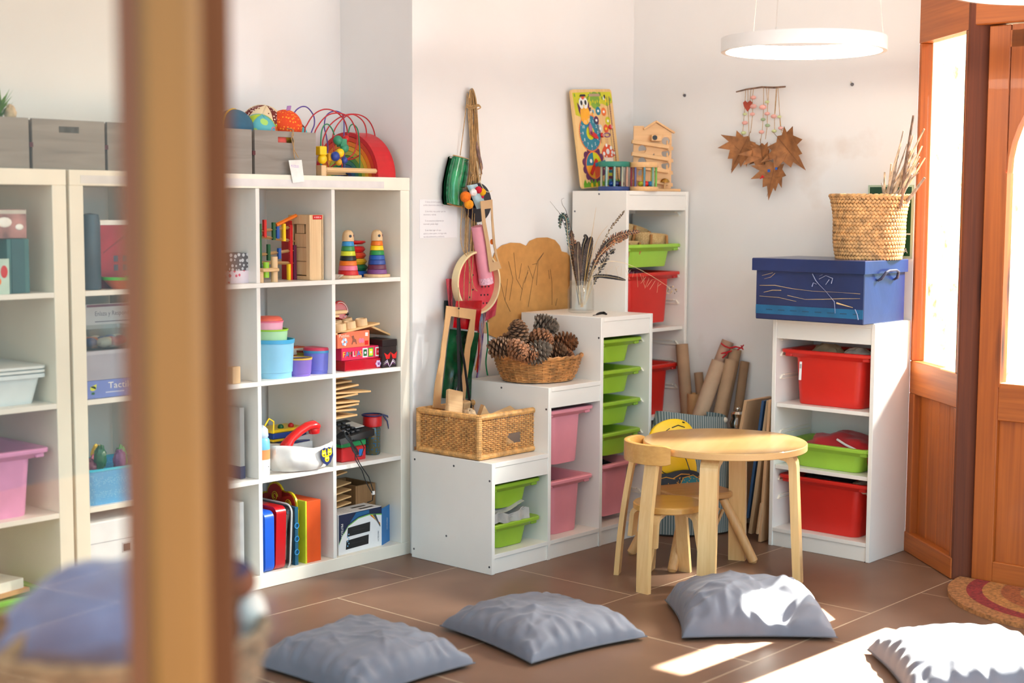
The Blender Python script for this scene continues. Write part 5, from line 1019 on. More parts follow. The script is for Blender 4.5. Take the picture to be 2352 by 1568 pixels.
# small wood offcut on the skirting between shelf and steps
obj('wood_offcut', MB().box((0, 0, 0), (.05, .02, .03), wood('offcut', (130, 84, 50), (160, 108, 68), 'X', 2)), None, (XR+.032, YA-.012, .42), 0, 'brown wood offcut wedged behind the square wicker basket', 'offcut')
# ================================================================ square wicker basket with wood blocks
WK = plain('wicker', (206, 152, 88), .55, .16, 40, .3, bs=200); WKD = plain('wicker_dark', (176, 118, 62), .55, .18, 40, .3, bs=200); WKR = plain('willow', (178, 122, 68), .5, .22, 26, .2, bs=160)
bl = .352; bwid = .325; bhh = .175
t_ = thing('wicker_basket', 'square wicker basket with wooden blocks on the lowest step', 'basket', (.013, .080, .4275), 0)
def side_weave(b, L_, H_, X, hole=None):
    n = int(L_/.0135); 
    for i in range(1, n):
        x_ = L_*i/n
        if hole and hole[0]-.004 < x_ < hole[1]+.004: zs = [(.02, hole[2]), (hole[3], H_-.02)]
        else: zs = [(.02, H_-.02)]
        for z0, z1 in zs: b.tube([(x_, 0, z0), (x_, 0, z1)], .0026, WKD, 5, T=X)
    rows = int((H_-.05)/.0078)
    for k in range(rows):
        z_ = .027+.0078*k; pts = []
        segs = []
        m_ = n*2
        for i in range(m_+1):
            x_ = L_*i/m_; y_ = .0034*math.sin(PI*i/2+PI/2+PI*k)
            ins = hole and hole[0] < x_ < hole[1] and hole[2] < z_ < hole[3]
            if ins:
                if len(pts) > 1: segs.append(pts)
                pts = []
            else: pts.append((x_, y_, z_))
        if len(pts) > 1: segs.append(pts)
        for s_ in segs: b.tube(s_, .0030, WK, 5, T=X)
def wrapbar(b, p, q, r_, X=None):
    p, q = V(p), V(q); n = int((q-p).length/.0042); pts = []; rs = []
    for i in range(n+1): pts += [p.lerp(q, i/n)]; rs += [r_*(1.0 if i % 2 else .90)]
    b.tube(pts, rs, WK, 8, T=X, smooth=False)
part('front_side', t_, lambda b: side_weave(b, bl, bhh, T(0, 0, 0), (.165, .235, .045, .085)))
part('left_side', t_, lambda b: side_weave(b, bwid, bhh, RZ(90)))
part('right_side', t_, lambda b: side_weave(b, bwid, bhh, T(bl, 0, 0) @ RZ(90))); part('back_side', t_, lambda b: side_weave(b, bl, bhh, T(0, bwid, 0)))
def fr(b):
    for z_ in (.012, bhh-.012):
        for p, q in (((0, 0), (bl, 0)), ((0, 0), (0, bwid)), ((bl, 0), (bl, bwid)), ((0, bwid), (bl, bwid))): wrapbar(b, (p[0], p[1], z_), (q[0], q[1], z_), .0125)
    for x_ in (0, bl):
        for y_ in (0, bwid): wrapbar(b, (x_, y_, .004), (x_, y_, bhh-.004), .0115)
part('wrapped_frame', t_, fr); part('bottom', t_, lambda b: b.box((bl/2, bwid/2, .006), (bl-.01, bwid-.01, .006), WKD))
BW = wood('driftwood', (184, 140, 92), (214, 174, 124), 'X', 2.4, .65)
def blk(label, u, v, y, z, s_, rz, rx, ry=0): p = onY(u, v, y); obj('wood_block', MB().box((0, 0, 0), s_, BW, b=.004), None, label=label, cat='wood block', group='wood blocks in the square basket', mat=T(p.x, y, p.z) @ RZ(rz) @ RY(ry) @ RX(rx))
blk('square plank with knot standing tallest at the back of the basket', 1043, 934, .26, 0, (.075, .022, .13), -8, -14, 14)
obj('wood_block', MB().prism([(-.04, -.05), (.05, -.05), (-.005, .035)], .03, BW, FRONT), None, label='triangular wood block in the middle of the basket', cat='wood block', group='wood blocks in the square basket', mat=T(*onY(1107, 948, .22)) @ RZ(-20))
blk('thin wood strip lying across right rim side of basket', 1150, 948, .16, 0, (.16, .03, .010), 6, 30, -8)
lump('bark_piece', 'gnarled pale bark piece between blocks in the basket', 'bark', onY(1077, 956, .20), (.03, .028, .03), plain('bark_pale', (176, 146, 112), .9, .2, 50, .6), 41, 0, .3, 5, 'wood blocks in the square basket')
blk('small wood block visible through the basket hand hole', 1163, 1022, .105, 0, (.05, .03, .05), 0, 0, 30)
blk('dark wedge block at the back of the basket', 1064, 946, .30, 0, (.06, .03, .09), 20, 10)
# ================================================================ round basket with pinecones
t_ = thing('willow_basket', 'round willow basket full of pinecones on the middle step', 'basket', (.497, .205, .6862))
def rw(b):
    n = 34; H_ = .098; a0, a1 = (.162, .138), (.194, .165)
    def el(k, a, off=0): rx_ = a0[0]+(a1[0]-a0[0])*k; ry_ = a0[1]+(a1[1]-a0[1])*k; kk = .93+.07*math.sin(min(1, k*1.6+.15)*PI/2) ; return ((rx_*kk+off)*math.cos(a), (ry_*kk+off)*math.sin(a))
    for i in range(n):
        a = 2*PI*i/n; b.tube([(*el(k/5, a), .004+H_*k/5) for k in range(6)], .0034, WKR, 5)
    rows = 15
    for k in range(rows):
        kk = (k+.5)/rows
        b.tube([(*el(kk, 2*PI*i/(n*2), .0046*math.sin(PI*i/2+PI/2+PI*k)), .006+H_*kk+.0012*math.sin(i*1.7+k)) for i in range(n*2)], .0036+.0006*math.sin(k*2.3), WKR, 5, closed=True)
    for ph in (0, PI): b.tube([(*el(1.02, 2*PI*i/90, .004*math.cos(2*PI*i*14/90+ph)), .004+H_+.004*math.sin(2*PI*i*14/90+ph)) for i in range(90)], .0052, WKR, 6, closed=True)
    b.lathe([(0, .004), (.15, .004), (.15, .008), (0, .008)], WKR, 30, SC(1.05, .9, 1))
part('weave', t_, rw)
CONE = [plain('cone_brown', (100, 70, 46), .75, .35, 60), plain('cone_grey', (112, 98, 84), .85, .3, 60), plain('cone_red', (128, 82, 50), .7, .3, 60)]; CORE = plain('cone_core', (52, 34, 24), .9, .3)
def cone_mesh(mi, n, L_, r_, open_):
    b = MB(); b.ell((0, 0, L_*.5), (r_*.62, r_*.62, L_*.5), CORE, 12)
    for i in range(n):
        k = (i+.5)/n; a = i*2.39996; z = L_*(.04+.90*k); w_ = math.sin(PI*min(1, .22+.74*k))**.8
        rr_ = r_*.5*w_; l_ = r_*(.56*w_+.12); tilt = R(-28+100*k*(.75 if open_ else 1.0)); wd = r_*.45*(.55+.5*w_)
        X = RZ(math.degrees(a)) @ T(rr_*.7, 0, z) @ RY(-math.degrees(tilt))
        m_ = CONE[mi]
        b.add([(0, -wd*.5, 0), (0, wd*.5, 0), (l_*.7, wd*.62, .003), (l_, wd*.34, .001), (l_*1.04, 0, -.001), (l_, -wd*.34, .001), (l_*.7, -wd*.62, .003), (l_*.8, 0, r_*.16), (0, 0, r_*.10), (l_*.55, 0, -r_*.10)],
              [(0, 6, 7, 8), (8, 7, 2, 1), (6, 5, 7), (5, 4, 7), (4, 3, 7), (3, 2, 7), (0, 9, 6), (6, 9, 5), (5, 9, 4), (4, 9, 3), (3, 9, 2), (2, 9, 1)], m_, False, X)
    return b.mesh('pinecone', 30)
CM = [cone_mesh(0, 84, .105, .046, True), cone_mesh(1, 76, .095, .046, False), cone_mesh(2, 80, .10, .044, True)]
cones = [('dark open pinecone standing up at upper left of the heap', 1190, 762, .19, 0, (14, -22, 0), 1.05), ('grey rounded pinecone on the very top of the heap', 1257, 748, .20, 1, (100, 20, 40), 1.12), ('reddish pinecone with knobbly scales just under the top one', 1248, 778, .13, 2, (100, -10, 0), 1.0),
    ('dark pinecone at the left rim of the basket', 1152, 798, .16, 0, (80, -10, 30), 1.02), ('brown pinecone at front left over the rim', 1190, 805, .09, 2, (110, 16, -10), 1.0), ('silver grey pinecone lying at front centre of the heap', 1240, 806, .08, 1, (40, 62, 10), 1.15),
    ('dark pinecone lying right of the silver grey one', 1272, 806, .10, 0, (60, 70, 20), 1.0), ('pale pinecone at the right rim of the basket', 1302, 786, .16, 2, (90, 30, 60), 1.12), ('brown pinecone half buried at front right', 1295, 815, .10, 2, (95, 0, 30), .9), ('dark pinecone tucked behind the left ones', 1172, 785, .24, 0, (60, 20, 0), 1.0), ('grey brown pinecone low between the two front cones', 1214, 812, .10, 2, (90, 40, 0), .95), ('dark pinecone deep in the middle of the heap', 1225, 790, .20, 0, (30, 0, 0), 1.0)]
rx0 = M.Rotation(0, 4, 'X')
for l, u, v, y, k, (ax, ay, azr), s_ in cones:
    p = onY(u, v, y); obj('pinecone', CM[k], None, label=l, cat='pinecone', group='pinecones in the round basket', mat=T(*p) @ RZ(azr) @ RY(ay) @ RX(ax) @ SC(s_*.92) @ T(0, 0, -.05))
# ================================================================ jar of feathers
JP = V((.802, .232, .9431)); t_ = thing('glass_jar', 'clear glass jar with feathers and dry stems on the tallest step', 'jar', tuple(JP))
GL_ = clear('jar_glass', (253, 254, 253), .07, .03)
part('glass_body', t_, lambda b: b.lathe([(0, .001), (.044, .001), (.054, .006), (.056, .016), (.056, .098), (.050, .112), (.046, .116), (.046, .135), (.048, .138), (.044, .138), (.043, .116), (.052, .096), (.052, .012), (0, .008)], GL_, 36))
part('thread_ring', body(t_), lambda b: [b.tube([(.0465*math.cos(a), .0465*math.sin(a), .121+.006*k) for a in [R(12*i) for i in range(30)]], .0014, GL_, 5, closed=True) for k in range(2)])
def FJ(u, v, dy=0):
    d = fw*FPX+r2*(u-1176)+u2*(784-v); q = JP+V((.67, .74, 0))*dy; n_ = V((.745, .667, 0))
    return CAM+d*((q-CAM).dot(n_)/d.dot(n_))
FE = [plain('feather_brown', (74, 54, 42), .7, .35, 60), plain('feather_black', (36, 30, 30), .6, .3, 60), plain('feather_rust', (168, 104, 62), .7, .3, 60), plain('stem_straw', (206, 164, 96), .7, .1), plain('feather_teal', (24, 84, 72), .4, .3), plain('stem_pale', (214, 190, 150), .8, .1)]
def feather(name, label, pts, wmax, m_, dy=0, q=FE[5], fray=.15, seed=1, group='feathers and stems in the glass jar'):
    P_ = [FJ(u, v, dy) for u, v in pts]; Q = []
    for i in range(len(P_)-1):
        p0, p1, p2, p3 = P_[max(i-1, 0)], P_[i], P_[i+1], P_[min(i+2, len(P_)-1)]
        for k in range(8):
            s_ = k/8; Q.append(.5*((2*p1)+(p2-p0)*s_+(2*p0-5*p1+4*p2-p3)*s_*s_+(3*p1-p0-3*p2+p3)*s_**3))
    Q.append(P_[-1]); o_ = Q[0].copy(); Q = [p-o_ for p in Q]
    wmax *= 1.55; t2 = thing(name, label, 'feather', tuple(o_), 0, group); rn = random.Random(seed); n = len(Q)
    part('quill', t2, lambda b: b.tube(Q, [.0016*(1-.75*i/(n-1)) for i in range(n)], q, 5))
    if wmax <= 0: return t2
    def vane(b):
        i0 = int(n*.26); st_ = 3
        for i in range(i0*st_, (n-1)*st_):
            j, fr_ = divmod(i, st_); p = Q[j].lerp(Q[j+1], fr_/st_); tg = (Q[j+1]-Q[j]).normalized(); sd = tg.cross(V((-.66, -.74, .1))).normalized(); k = (i/st_-i0)/(n-1-i0)
            w_ = wmax*(math.sin(PI*(.12+.86*k))**.7)
            for s_ in (-1, 1):
                ww = w_*(1-fray*rn.random()*2); e_ = p+sd*s_*ww+tg*ww*.75+V((.67, .74, 0))*ww*.12*s_; d_ = tg*.0042
                b.add([tuple(p-d_*.4), tuple(p+d_), tuple(e_+d_*.4), tuple(e_-d_*.5)], [(0, 1, 2, 3)], m_[(i+s_) % len(m_)])
    part('vane', t2, vane); return t2
feather('feather', 'broad dark brown feather standing at front left of jar', [(1331, 700), (1330, 640), (1327, 590), (1328, 556)], .012, [FE[0]], -.012, fray=.05)
feather('feather', 'broad black brown feather behind the front one', [(1338, 700), (1343, 640), (1350, 580), (1358, 545)], .013, [FE[1], FE[0]], .01, fray=.06, seed=2)
feather('feather', 'curly tipped black feather at centre top of jar', [(1334, 690), (1336, 610), (1340, 565), (1346, 546), (1342, 541)], .007, [FE[1]], .02, seed=3)
feather('feather', 'long dark feather bending to the right past the tall frame edge', [(1342, 700), (1362, 620), (1390, 565), (1425, 540), (1470, 531)], .013, [FE[1], FE[0], FE[2]], .0, fray=.3, seed=4)
feather('feather', 'rust edged dark feather leaning right below the long one', [(1344, 700), (1365, 610), (1388, 575), (1420, 553), (1442, 545)], .009, [FE[2], FE[1]], -.015, fray=.4, seed=5)
feather('feather', 'flat black feather pointing straight right from the jar neck', [(1350, 655), (1362, 636), (1385, 634), (1415, 638), (1436, 643)], .006, [FE[1]], -.02, fray=.05, seed=6)
feather('feather', 'rusty feather at left with dark edge', [(1336, 700), (1326, 620), (1316, 560), (1312, 530)], .010, [FE[2], FE[0], FE[1]], .012, fray=.25, seed=7)
feather('feather', 'wispy dark feather rising at far right tip', [(1344, 695), (1372, 590), (1400, 530), (1424, 497), (1434, 484)], .005, [FE[0]], .015, fray=.7, seed=8)
feather('feather', 'dark feather rising between the centre and the long bending one', [(1340, 700), (1356, 630), (1378, 580), (1404, 548)], .010, [FE[1], FE[0]], -.01, fray=.3, seed=21)
feather('feather', 'narrow rust brown feather just left of jar centre', [(1336, 700), (1324, 640), (1318, 590), (1322, 552)], .009, [FE[2], FE[0]], .015, fray=.25, seed=22)
feather('feather', 'tattered dark feather leaning right with loose barbs', [(1344, 700), (1368, 640), (1392, 592), (1412, 572)], .012, [FE[1]], .01, fray=.6, seed=23)
feather('peacock_feather', 'curled teal peacock feather drooping at the left', [(1334, 700), (1312, 600), (1304, 540), (1301, 505), (1293, 494), (1287, 507), (1286, 524)], .009, [FE[4], FE[1]], .0, fray=.5, seed=9)
for l, pts, q in (('forked dry grass stem reaching highest left', [(1330, 700), (1310, 570), (1290, 500), (1276, 478), (1263, 462)], FE[0]), ('curved dry stem ending right of the forked one', [(1332, 700), (1318, 560), (1302, 490), (1292, 470), (1290, 458), (1296, 455)], FE[0]), ('straight yellow stalk standing upright', [(1338, 705), (1348, 600), (1361, 530), (1369, 476)], FE[3]), ('yellow stalk leaning right of the straight one', [(1336, 705), (1356, 600), (1375, 545), (1396, 518)], FE[3]), ('pale stalk close to the straight yellow one', [(1334, 705), (1346, 620), (1362, 560)], FE[3]), ('pale curved quill at the left', [(1333, 700), (1328, 630), (1318, 595), (1314, 570)], FE[5]), ('white quill leaning right over the jar lip', [(1340, 705), (1352, 650), (1362, 615), (1372, 595)], FE[5])):
    feather('dry_stem', l, pts, 0, None, .005, q)
t_ = feather('dry_stem', 'long arching grass stem with seed head hanging over the red bin', [(1345, 690), (1362, 625), (1395, 601), (1440, 606), (1490, 630), (1530, 655), (1552, 670)], 0, None, -.03, FE[5])
o_ = V(t_.location); part('seed_head', t_, lambda b: [b.ell(tuple(FJ(1535+random.Random(i).uniform(-6, 20), 662+random.Random(i+9).uniform(-6, 12), -.03)-o_), (.0016, .0016, .0035), FE[(0, 5, 3)[i % 3]], 6) for i in range(22)]); part('seed_fluff', t_, lambda b: [b.cyl(tuple(FJ(u_, v_, -.03)-o_), tuple(FJ(u_+random.Random(int(u_)).uniform(-16, 12), v_+random.Random(int(v_)).uniform(6, 34), -.03)-o_), .0005, FE[5], 3) for u_, v_ in [(1372+7*i, 612-abs(i-6)*1.2 + (0 if i < 8 else (i-8)*4.4)) for i in range(22)]])
_FJ = FJ
def FJ(u, v, dy=0): return onZ(u, v, .9455)
feather('feather', 'small fallen black feather lying on the tallest step beside the jar', [(1362, 724), (1372, 722), (1384, 720), (1394, 722)], .006, [FE[1]], -.06, FE[1], .1, 12, None)
# ================================================================ toys on the tall frame (top at 1.459)
ZT = 1.4592
BRD = wood('board_maple', (222, 176, 108), (240, 202, 140), 'Z', 1.2, .45)
pa, pb = onY(1326, 437, .27), onY(1432, 437, .27)
aw = .305; ah = .432
t_ = thing('activity_board', 'wooden learning clock board with owl, mushrooms and sliders leaning in the corner', 'activity board', mat=T(TX+.010, TY+.262, ZT) @ RZ(3) @ RX(-6) @ RY(-4))
bX = T(.012+aw/2, 0, 0)
part('board', t_, lambda b: b.loft([rr(aw, ah, .016, 0, 5), rr(aw, ah, .016, .012, 5)], BRD, T(aw/2, 0, ah/2+.008) @ RX(90), smooth=False))
Xb = T(0, -.0126, 0) @ FRONT
def D(b, x, y, r, m_, z=0, ry=None, n=20): b.disc(x*aw, y*ah, r*aw, m_, Xb, z, n, (ry or r)*aw)
cYG, cMG, cDKP, cTEAL, cORG = paint('sun_lime', (206, 200, 24)), paint('meadow', (124, 166, 50)), paint('aubergine', (96, 36, 84)), paint('clock_teal', (28, 124, 146)), paint('tangerine', (240, 120, 48))
cYO = paint('owl_belly', (242, 170, 34)); cRD2 = paint('toadstool', (224, 84, 44)); cCR = paint('cream', (238, 222, 200)); cGRS = paint('grass', (96, 160, 26))
def deco(b):
    rn = random.Random(3)
    b.poly([(.005, ah*.985), (aw*.4, ah*.99), (aw-.012, ah*.99), (aw-.004, ah*.96), (aw-.004, ah*.88), (aw*.85, ah*.84), (aw*.72, ah*.87), (aw*.5, ah*.86), (aw*.3, ah*.84), (aw*.22, ah*.82), (.05, ah*.74), (.012, ah*.76)], cYG, Xb)
    D(b, .55, .905, .125, cMG, .0003); 
    for i in range(26): D(b, rn.uniform(.05, .95), rn.uniform(.85, .98), .018, cMG, .0006, .028, 8)
    for i in range(5): D(b, .44+.055*i, .885+.01*(i % 2), .016, cYG, .0008, .026, 8)
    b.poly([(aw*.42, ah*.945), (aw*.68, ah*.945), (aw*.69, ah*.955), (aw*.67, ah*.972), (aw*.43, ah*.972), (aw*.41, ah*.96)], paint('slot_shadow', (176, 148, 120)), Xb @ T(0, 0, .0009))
    # owl
    b.poly([(aw*.10, ah*.89), (aw*.16, ah*.85), (aw*.155, ah*.925), (aw*.24, ah*.915), (aw*.33, ah*.925), (aw*.345, ah*.85), (aw*.40, ah*.90), (aw*.39, ah*.80), (aw*.36, ah*.74), (aw*.16, ah*.74), (aw*.12, ah*.80)], cDKP, Xb @ T(0, 0, .0006))
    D(b, .265, .765, .115, cYO, .0009, .15); D(b, .205, .878, .06, pW, .0010, .08); D(b, .30, .878, .06, pW, .0011, .08); D(b, .205, .882, .026, pK, .0013, .036); D(b, .305, .884, .026, pK, .0014, .036); D(b, .255, .852, .02, pY, .0015, .028, 3)
    b.poly([(aw*.17, ah*.945), (aw*.34, ah*.948), (aw*.31, ah*.968), (aw*.20, ah*.966)], pK, Xb @ T(0, 0, .0012)); D(b, .255, .936, .04, cRD2, .0011, .03)
    # clock
    D(b, .345, .575, .255, cTEAL, .0005, .255, 40)
    for i in range(60): a = 2*PI*i/60; D(b, .345+.262*math.cos(a), .575+.262*aw/ah*math.sin(a), .014, cTEAL if 0 else cORG, .0004, None, 6)
    D(b, .345, .575, .10, cYG, .0008, .10)
    for h in range(1, 13):
        a = PI/2-2*PI*h/12; b.text(str(h), .020, pW, Xb @ T(aw*(.345+.185*math.cos(a)), ah*.575+aw*.185*math.sin(a)-.007, .001), 'CENTER')
        D(b, .345+.235*math.cos(a), .575+.235*aw/ah*math.sin(a), .009, pPK, .001, None, 6)
    # season wheel
    for i in range(13): a = 2*PI*i/13; D(b, .345+.225*math.cos(a), .245+.225*aw/ah*math.sin(a), .058, cDKP, .0003, None, 12)
    D(b, .345, .245, .20, cORG, .0006, None, 30)
    for q, m_ in enumerate((cYG, cTEAL, cYO, cRD2)):
        b.poly([(aw*.345, ah*.245)]+[(aw*(.345+.185*math.cos(R(90*q+9*k))), ah*.245+aw*.185*math.sin(R(90*q+9*k))) for k in range(11)], m_, Xb @ T(0, 0, .0008))
    D(b, .28, .29, .03, pW, .0011); b.rect(aw*.345, ah*.12, .003, .05, cGRS, Xb, .0004)
    # little weather dots
    for x_, y_, m_ in ((.60, .795, cTEAL), (.74, .785, cORG), (.53, .70, cDKP), (.82, .69, cYG), (.60, .615, paint('pale_grey', (206, 204, 196))), (.75, .61, cRD2)): D(b, x_, y_, .062, m_, .0005); D(b, x_, y_, .026, pW if m_ is not cRD2 else pY, .0008, .020, 10)
    for x_, y_, m_ in ((.42, .80, pW), (.45, .775, cYO), (.47, .79, paint('bee_blue', (90, 160, 190))), (.78, .925, pW), (.82, .905, pY), (.80, .94, pK), (.41, .815, pK)): D(b, x_, y_, .022, m_, .0007, .03, 8)
    # toadstool
    b.poly([(aw*.57, ah*.355), (aw*.60, ah*.40), (aw*.69, ah*.455), (aw*.80, ah*.44), (aw*.90, ah*.38), (aw*.92, ah*.335), (aw*.82, ah*.31), (aw*.66, ah*.315)], cRD2, Xb @ T(0, 0, .0004)); b.rect(aw*.74, ah*.27, .07, .08, cCR, Xb, .0003)
    for x_, y_, r_ in ((.63, .355, .03), (.73, .375, .042), (.82, .41, .03), (.84, .365, .026), (.71, .44, .026), (.89, .355, .022), (.82, .335, .018), (.69, .325, .014)): D(b, x_, y_, r_, pW, .0007, None, 12)
    # sliders printed scale
    for i in range(36): D(b, .915, .93-.024*i, .014, cDKP, .0007, .016, 8); D(b, .915, .93-.024*i, .006, BRD, .0009, .007, 6)
    b.rect(aw*.855, ah*.60, .0026, ah*.68, paint('slot', (120, 84, 54)), Xb, .0006); b.rect(aw*.60, ah*.525, .0026, ah*.13, paint('slot', (120, 84, 54)), Xb, .0006)
    for k in range(4): b.rect(aw*.74, ah*(.50-.018*k), .024, .0035, paint('scale_print', (214, 160, 120)), Xb, .0005)
    # grass
    pts = [(.012, .012)]+[(aw*(.04+.92*i/22), ah*(.065+(.045 if i % 2 else 0)*(1 if i % 3 else .5))) for i in range(23)]+[(aw-.012, .012)]
    b.poly(pts, cGRS, Xb @ T(0, 0, .0005))
    for x_ in (.24, .36, .48): D(b, x_, .045, .03, pY, .0008, .035, 10)
part('print', body(t_), deco, 'printed owl, clock, season wheel and toadstools')
def hand(b, m_, a, L_): b.prism([(-.009, -.008), (.009, -.008), (.011, L_*.6), (0, L_), (-.011, L_*.6)], .005, m_, Xb @ T(aw*.345, ah*.575, .002) @ RZ(a))
part('clock_hand', body(t_), lambda b: hand(b, paint('mauve', (176, 110, 140)), 2, .045), 'mauve clock hand'); part('clock_hand', body(t_), lambda b: hand(b, paint('scarlet_hand', (206, 34, 44)), -118, .058), 'red clock hand')
part('season_hand', body(t_), lambda b: (b.prism([(-.008, -.05), (.008, -.05), (.008, .03), (-.008, .03)], .005, pR, Xb @ T(aw*.345, ah*.245, .002) @ RZ(-40)), b.prism([(-.008, 0), (.008, 0), (.006, .075), (-.006, .075)], .005, cTEAL, Xb @ T(aw*.345, ah*.245, .0072) @ RZ(-80))), 'red and teal pointer')
for x_, y_ in ((.855, .625), (.62, .545)): part('slider_knob', body(t_), lambda b: (b.ell((0, 0, .004), (.014, .011, .007), pR, 12, Xb @ T(aw*x_, ah*y_, 0)), [b.disc(.006*math.cos(k*1.3), .005*math.sin(k*1.3), .0024, pW, Xb @ T(aw*x_, ah*y_, .0112), 0, 6) for k in range(5)]), 'red toadstool knob')
part('slider_ring', body(t_), lambda b: b.tube([(aw*.75+.017*math.cos(a)*1.3, ah*.545+.009*math.sin(a), .003) for a in [R(30*i) for i in range(12)]], .003, plain('ring_mauve', (150, 96, 130), .5), 6, closed=True, T=Xb))
# ball house
t_ = thing('ball_track_house', 'wooden house shaped ball track with ramps and round holes', 'ball track', mat=T(onY(1497, 437, TY+.125).x, TY+.125, ZT) @ RZ(-44) @ SC(1.02))
HB = wood('house_beech', (208, 156, 98), (230, 184, 128), 'X', 1.6, .5)
hw_, hh_ = .168, .275
def hole_board(b):
    # back board with seven round holes: cells with a round opening, filled in between
    holes = [(-.045, .078, .0175), (-.045, .131, .0175), (-.045, .184, .0175), (.058, .115, .0175), (.058, .168, .0175), (.058, .221, .0175)]
    xs = [-hw_/2, .009, hw_/2]
    def cell(x0, x1, z0, z1, h):
        if h is None: b.box(((x0+x1)/2, 0, (z0+z1)/2), (x1-x0, .010, z1-z0), HB); return
        hx, hz, r_ = h; n = 24; out = []; inn = []
        for i in range(n):
            a = 2*PI*i/n+PI/4; dx, dz = math.cos(a), math.sin(a); ts = []
            if dx > 1e-9: ts.append((x1-hx)/dx)
            if dx < -1e-9: ts.append((x0-hx)/dx)
            if dz > 1e-9: ts.append((z1-hz)/dz)
            if dz < -1e-9: ts.append((z0-hz)/dz)
            t0 = min(ts); out.append((hx+dx*t0, hz+dz*t0)); inn.append((hx+r_*dx, hz+r_*dz))
        for y_ in (-.005, .005): b.add([(x, y_, z) for x, z in out]+[(x, y_, z) for x, z in inn], [(i, (i+1) % n, n+(i+1) % n, n+i) for i in range(n)], HB)
        b.add([(x, -.005, z) for x, z in inn]+[(x, .005, z) for x, z in inn], [(i, (i+1) % n, n+(i+1) % n, n+i) for i in range(n)], HB)
    cell(xs[0], xs[1], 0, .052, None); cell(xs[0], xs[1], .052, .1045, holes[0]); cell(xs[0], xs[1], .1045, .1575, holes[1]); cell(xs[0], xs[1], .1575, .212, holes[2])
    cell(xs[1], xs[2], 0, .0885, None); cell(xs[1], xs[2], .0885, .1415, holes[3]); cell(xs[1], xs[2], .1415, .1945, holes[4]); cell(xs[1], xs[2], .1945, .248, holes[5])
    cell(xs[0], -.038, .212, .285, None); b.prism([(-.038, .212), (.009, .212), (.009, .248), (hw_/2, .248), (hw_/2, .256), (.012, .300), (-.038, .268)], .010, HB, T(0, .005, 0) @ FRONT)
part('back_board', t_, hole_board)
part('roof', t_, lambda b: (b.box((0, 0, 0), (.098, .024, .008), HB, T(.054, -.004, .281) @ RY(31), b=.001), b.box((0, 0, 0), (.062, .024, .008), HB, T(-.015, -.004, .287) @ RY(-33), b=.001)))
for i in range(4):
    part('ramp', t_, lambda b: b.box((0, 0, 0), (.165, .024, .016), HB, T(-.012, -.017, .205-.053*i) @ RY(8), b=.001))
    part('ramp', t_, lambda b: b.box((0, 0, 0), (.165, .024, .016), HB, T(.012, .017, .178-.053*i) @ RY(-8), b=.001))
    if i < 3: part('stop_pin', t_, lambda b: b.cyl((.062, -.02, .20-.053*i), (.062, -.02, .222-.053*i), .0035, HB, 8))
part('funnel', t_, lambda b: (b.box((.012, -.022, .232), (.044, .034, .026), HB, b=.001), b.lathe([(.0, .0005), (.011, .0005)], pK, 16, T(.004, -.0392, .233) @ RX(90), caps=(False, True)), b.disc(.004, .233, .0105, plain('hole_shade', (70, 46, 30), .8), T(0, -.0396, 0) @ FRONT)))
part('base', t_, lambda b: b.box((.02, -.012, .006), (.20, .07, .012), HB, b=.002))
part('bell', t_, lambda b: (b.cyl((.052, -.03, .012), (.052, -.03, .04), .004, HB, 8), b.lathe([(.0205, .040), (.021, .043), (.016, .052), (.006, .057), (0, .058)], plain('brass', (176, 138, 70), .25, .1, metal=1), 20, T(.052, -.03, 0), caps=(False, True))), 'small brass bell')
# rattle cylinders
def drum(label, x, y, r_, h_, top, bot, cols, balls):
    t2 = thing('rattle_cage', label, 'rattle cage', (x, y, ZT), 0, 'round rattle cages on the tall frame')
    part('top_ring', t2, lambda b: b.lathe([(0, h_-.022), (r_, h_-.022), (r_+.002, h_-.018), (r_+.002, h_-.003), (r_, h_), (0, h_)], top, 32)); part('bottom_ring', t2, lambda b: b.lathe([(0, 0), (r_, 0), (r_+.002, .003), (r_+.002, .016), (r_, .019), (0, .019)], bot, 32))
    n = len(cols)
    for i, c_ in enumerate(cols): a = R(-140+360*i/n); part('bar', t2, lambda b: b.cyl((r_*.86*math.cos(a), r_*.86*math.sin(a), .019), (r_*.86*math.cos(a), r_*.86*math.sin(a), h_-.022), .0052, c_, 10))
    for i, c_ in enumerate(balls): a = R(-125+62*i); part('ball', t2, lambda b: b.ell((r_*.5*math.cos(a), r_*.5*math.sin(a), .0315), .012, c_, 12))
cs = lambda *q: [plain('bar_%d_%d_%d' % x_, x_, .5, .05) for x_ in q]
A_, B_, C_, D_, E_, F_ = (140, 170, 160), (168, 166, 140), (190, 144, 118), (90, 130, 140), (60, 96, 128), (34, 44, 70)
drum('green topped rattle cage with blue base and grey blue bars', 1.06, onX(1410, 437, 1.06).y, .067, .126, plain('cage_green', (40, 124, 104), .5, .08), plain('cage_blue', (44, 64, 120), .5, .08), cs(A_, B_, C_, D_, E_, F_, E_, D_, B_, A_), [pNV, pMR, pDG, pB])
drum('natural wood rattle cage with rainbow bars beside the green topped one', 1.15, onX(1478, 437, 1.15).y, .062, .124, HB, HB, cs(D_, (120, 160, 140), (120, 176, 70), (206, 200, 80), (240, 164, 36), (220, 110, 40), (160, 60, 70), (90, 90, 130)), [pR, pLB, pMR, pLY])
t_ = thing('bead_stick', 'stick of stacked coloured cubes standing behind the green topped cage', 'bead stick', (1.10, onX(1402, 437, 1.10).y, ZT))
for i, m_ in enumerate((pNV, pR, pY, pTQ, pMR, pLY, pTQ, pR)): part('cube_bead', t_, lambda b: b.box((0, 0, .007+.0132*i), (.012, .012, .0125), m_, b=.001))
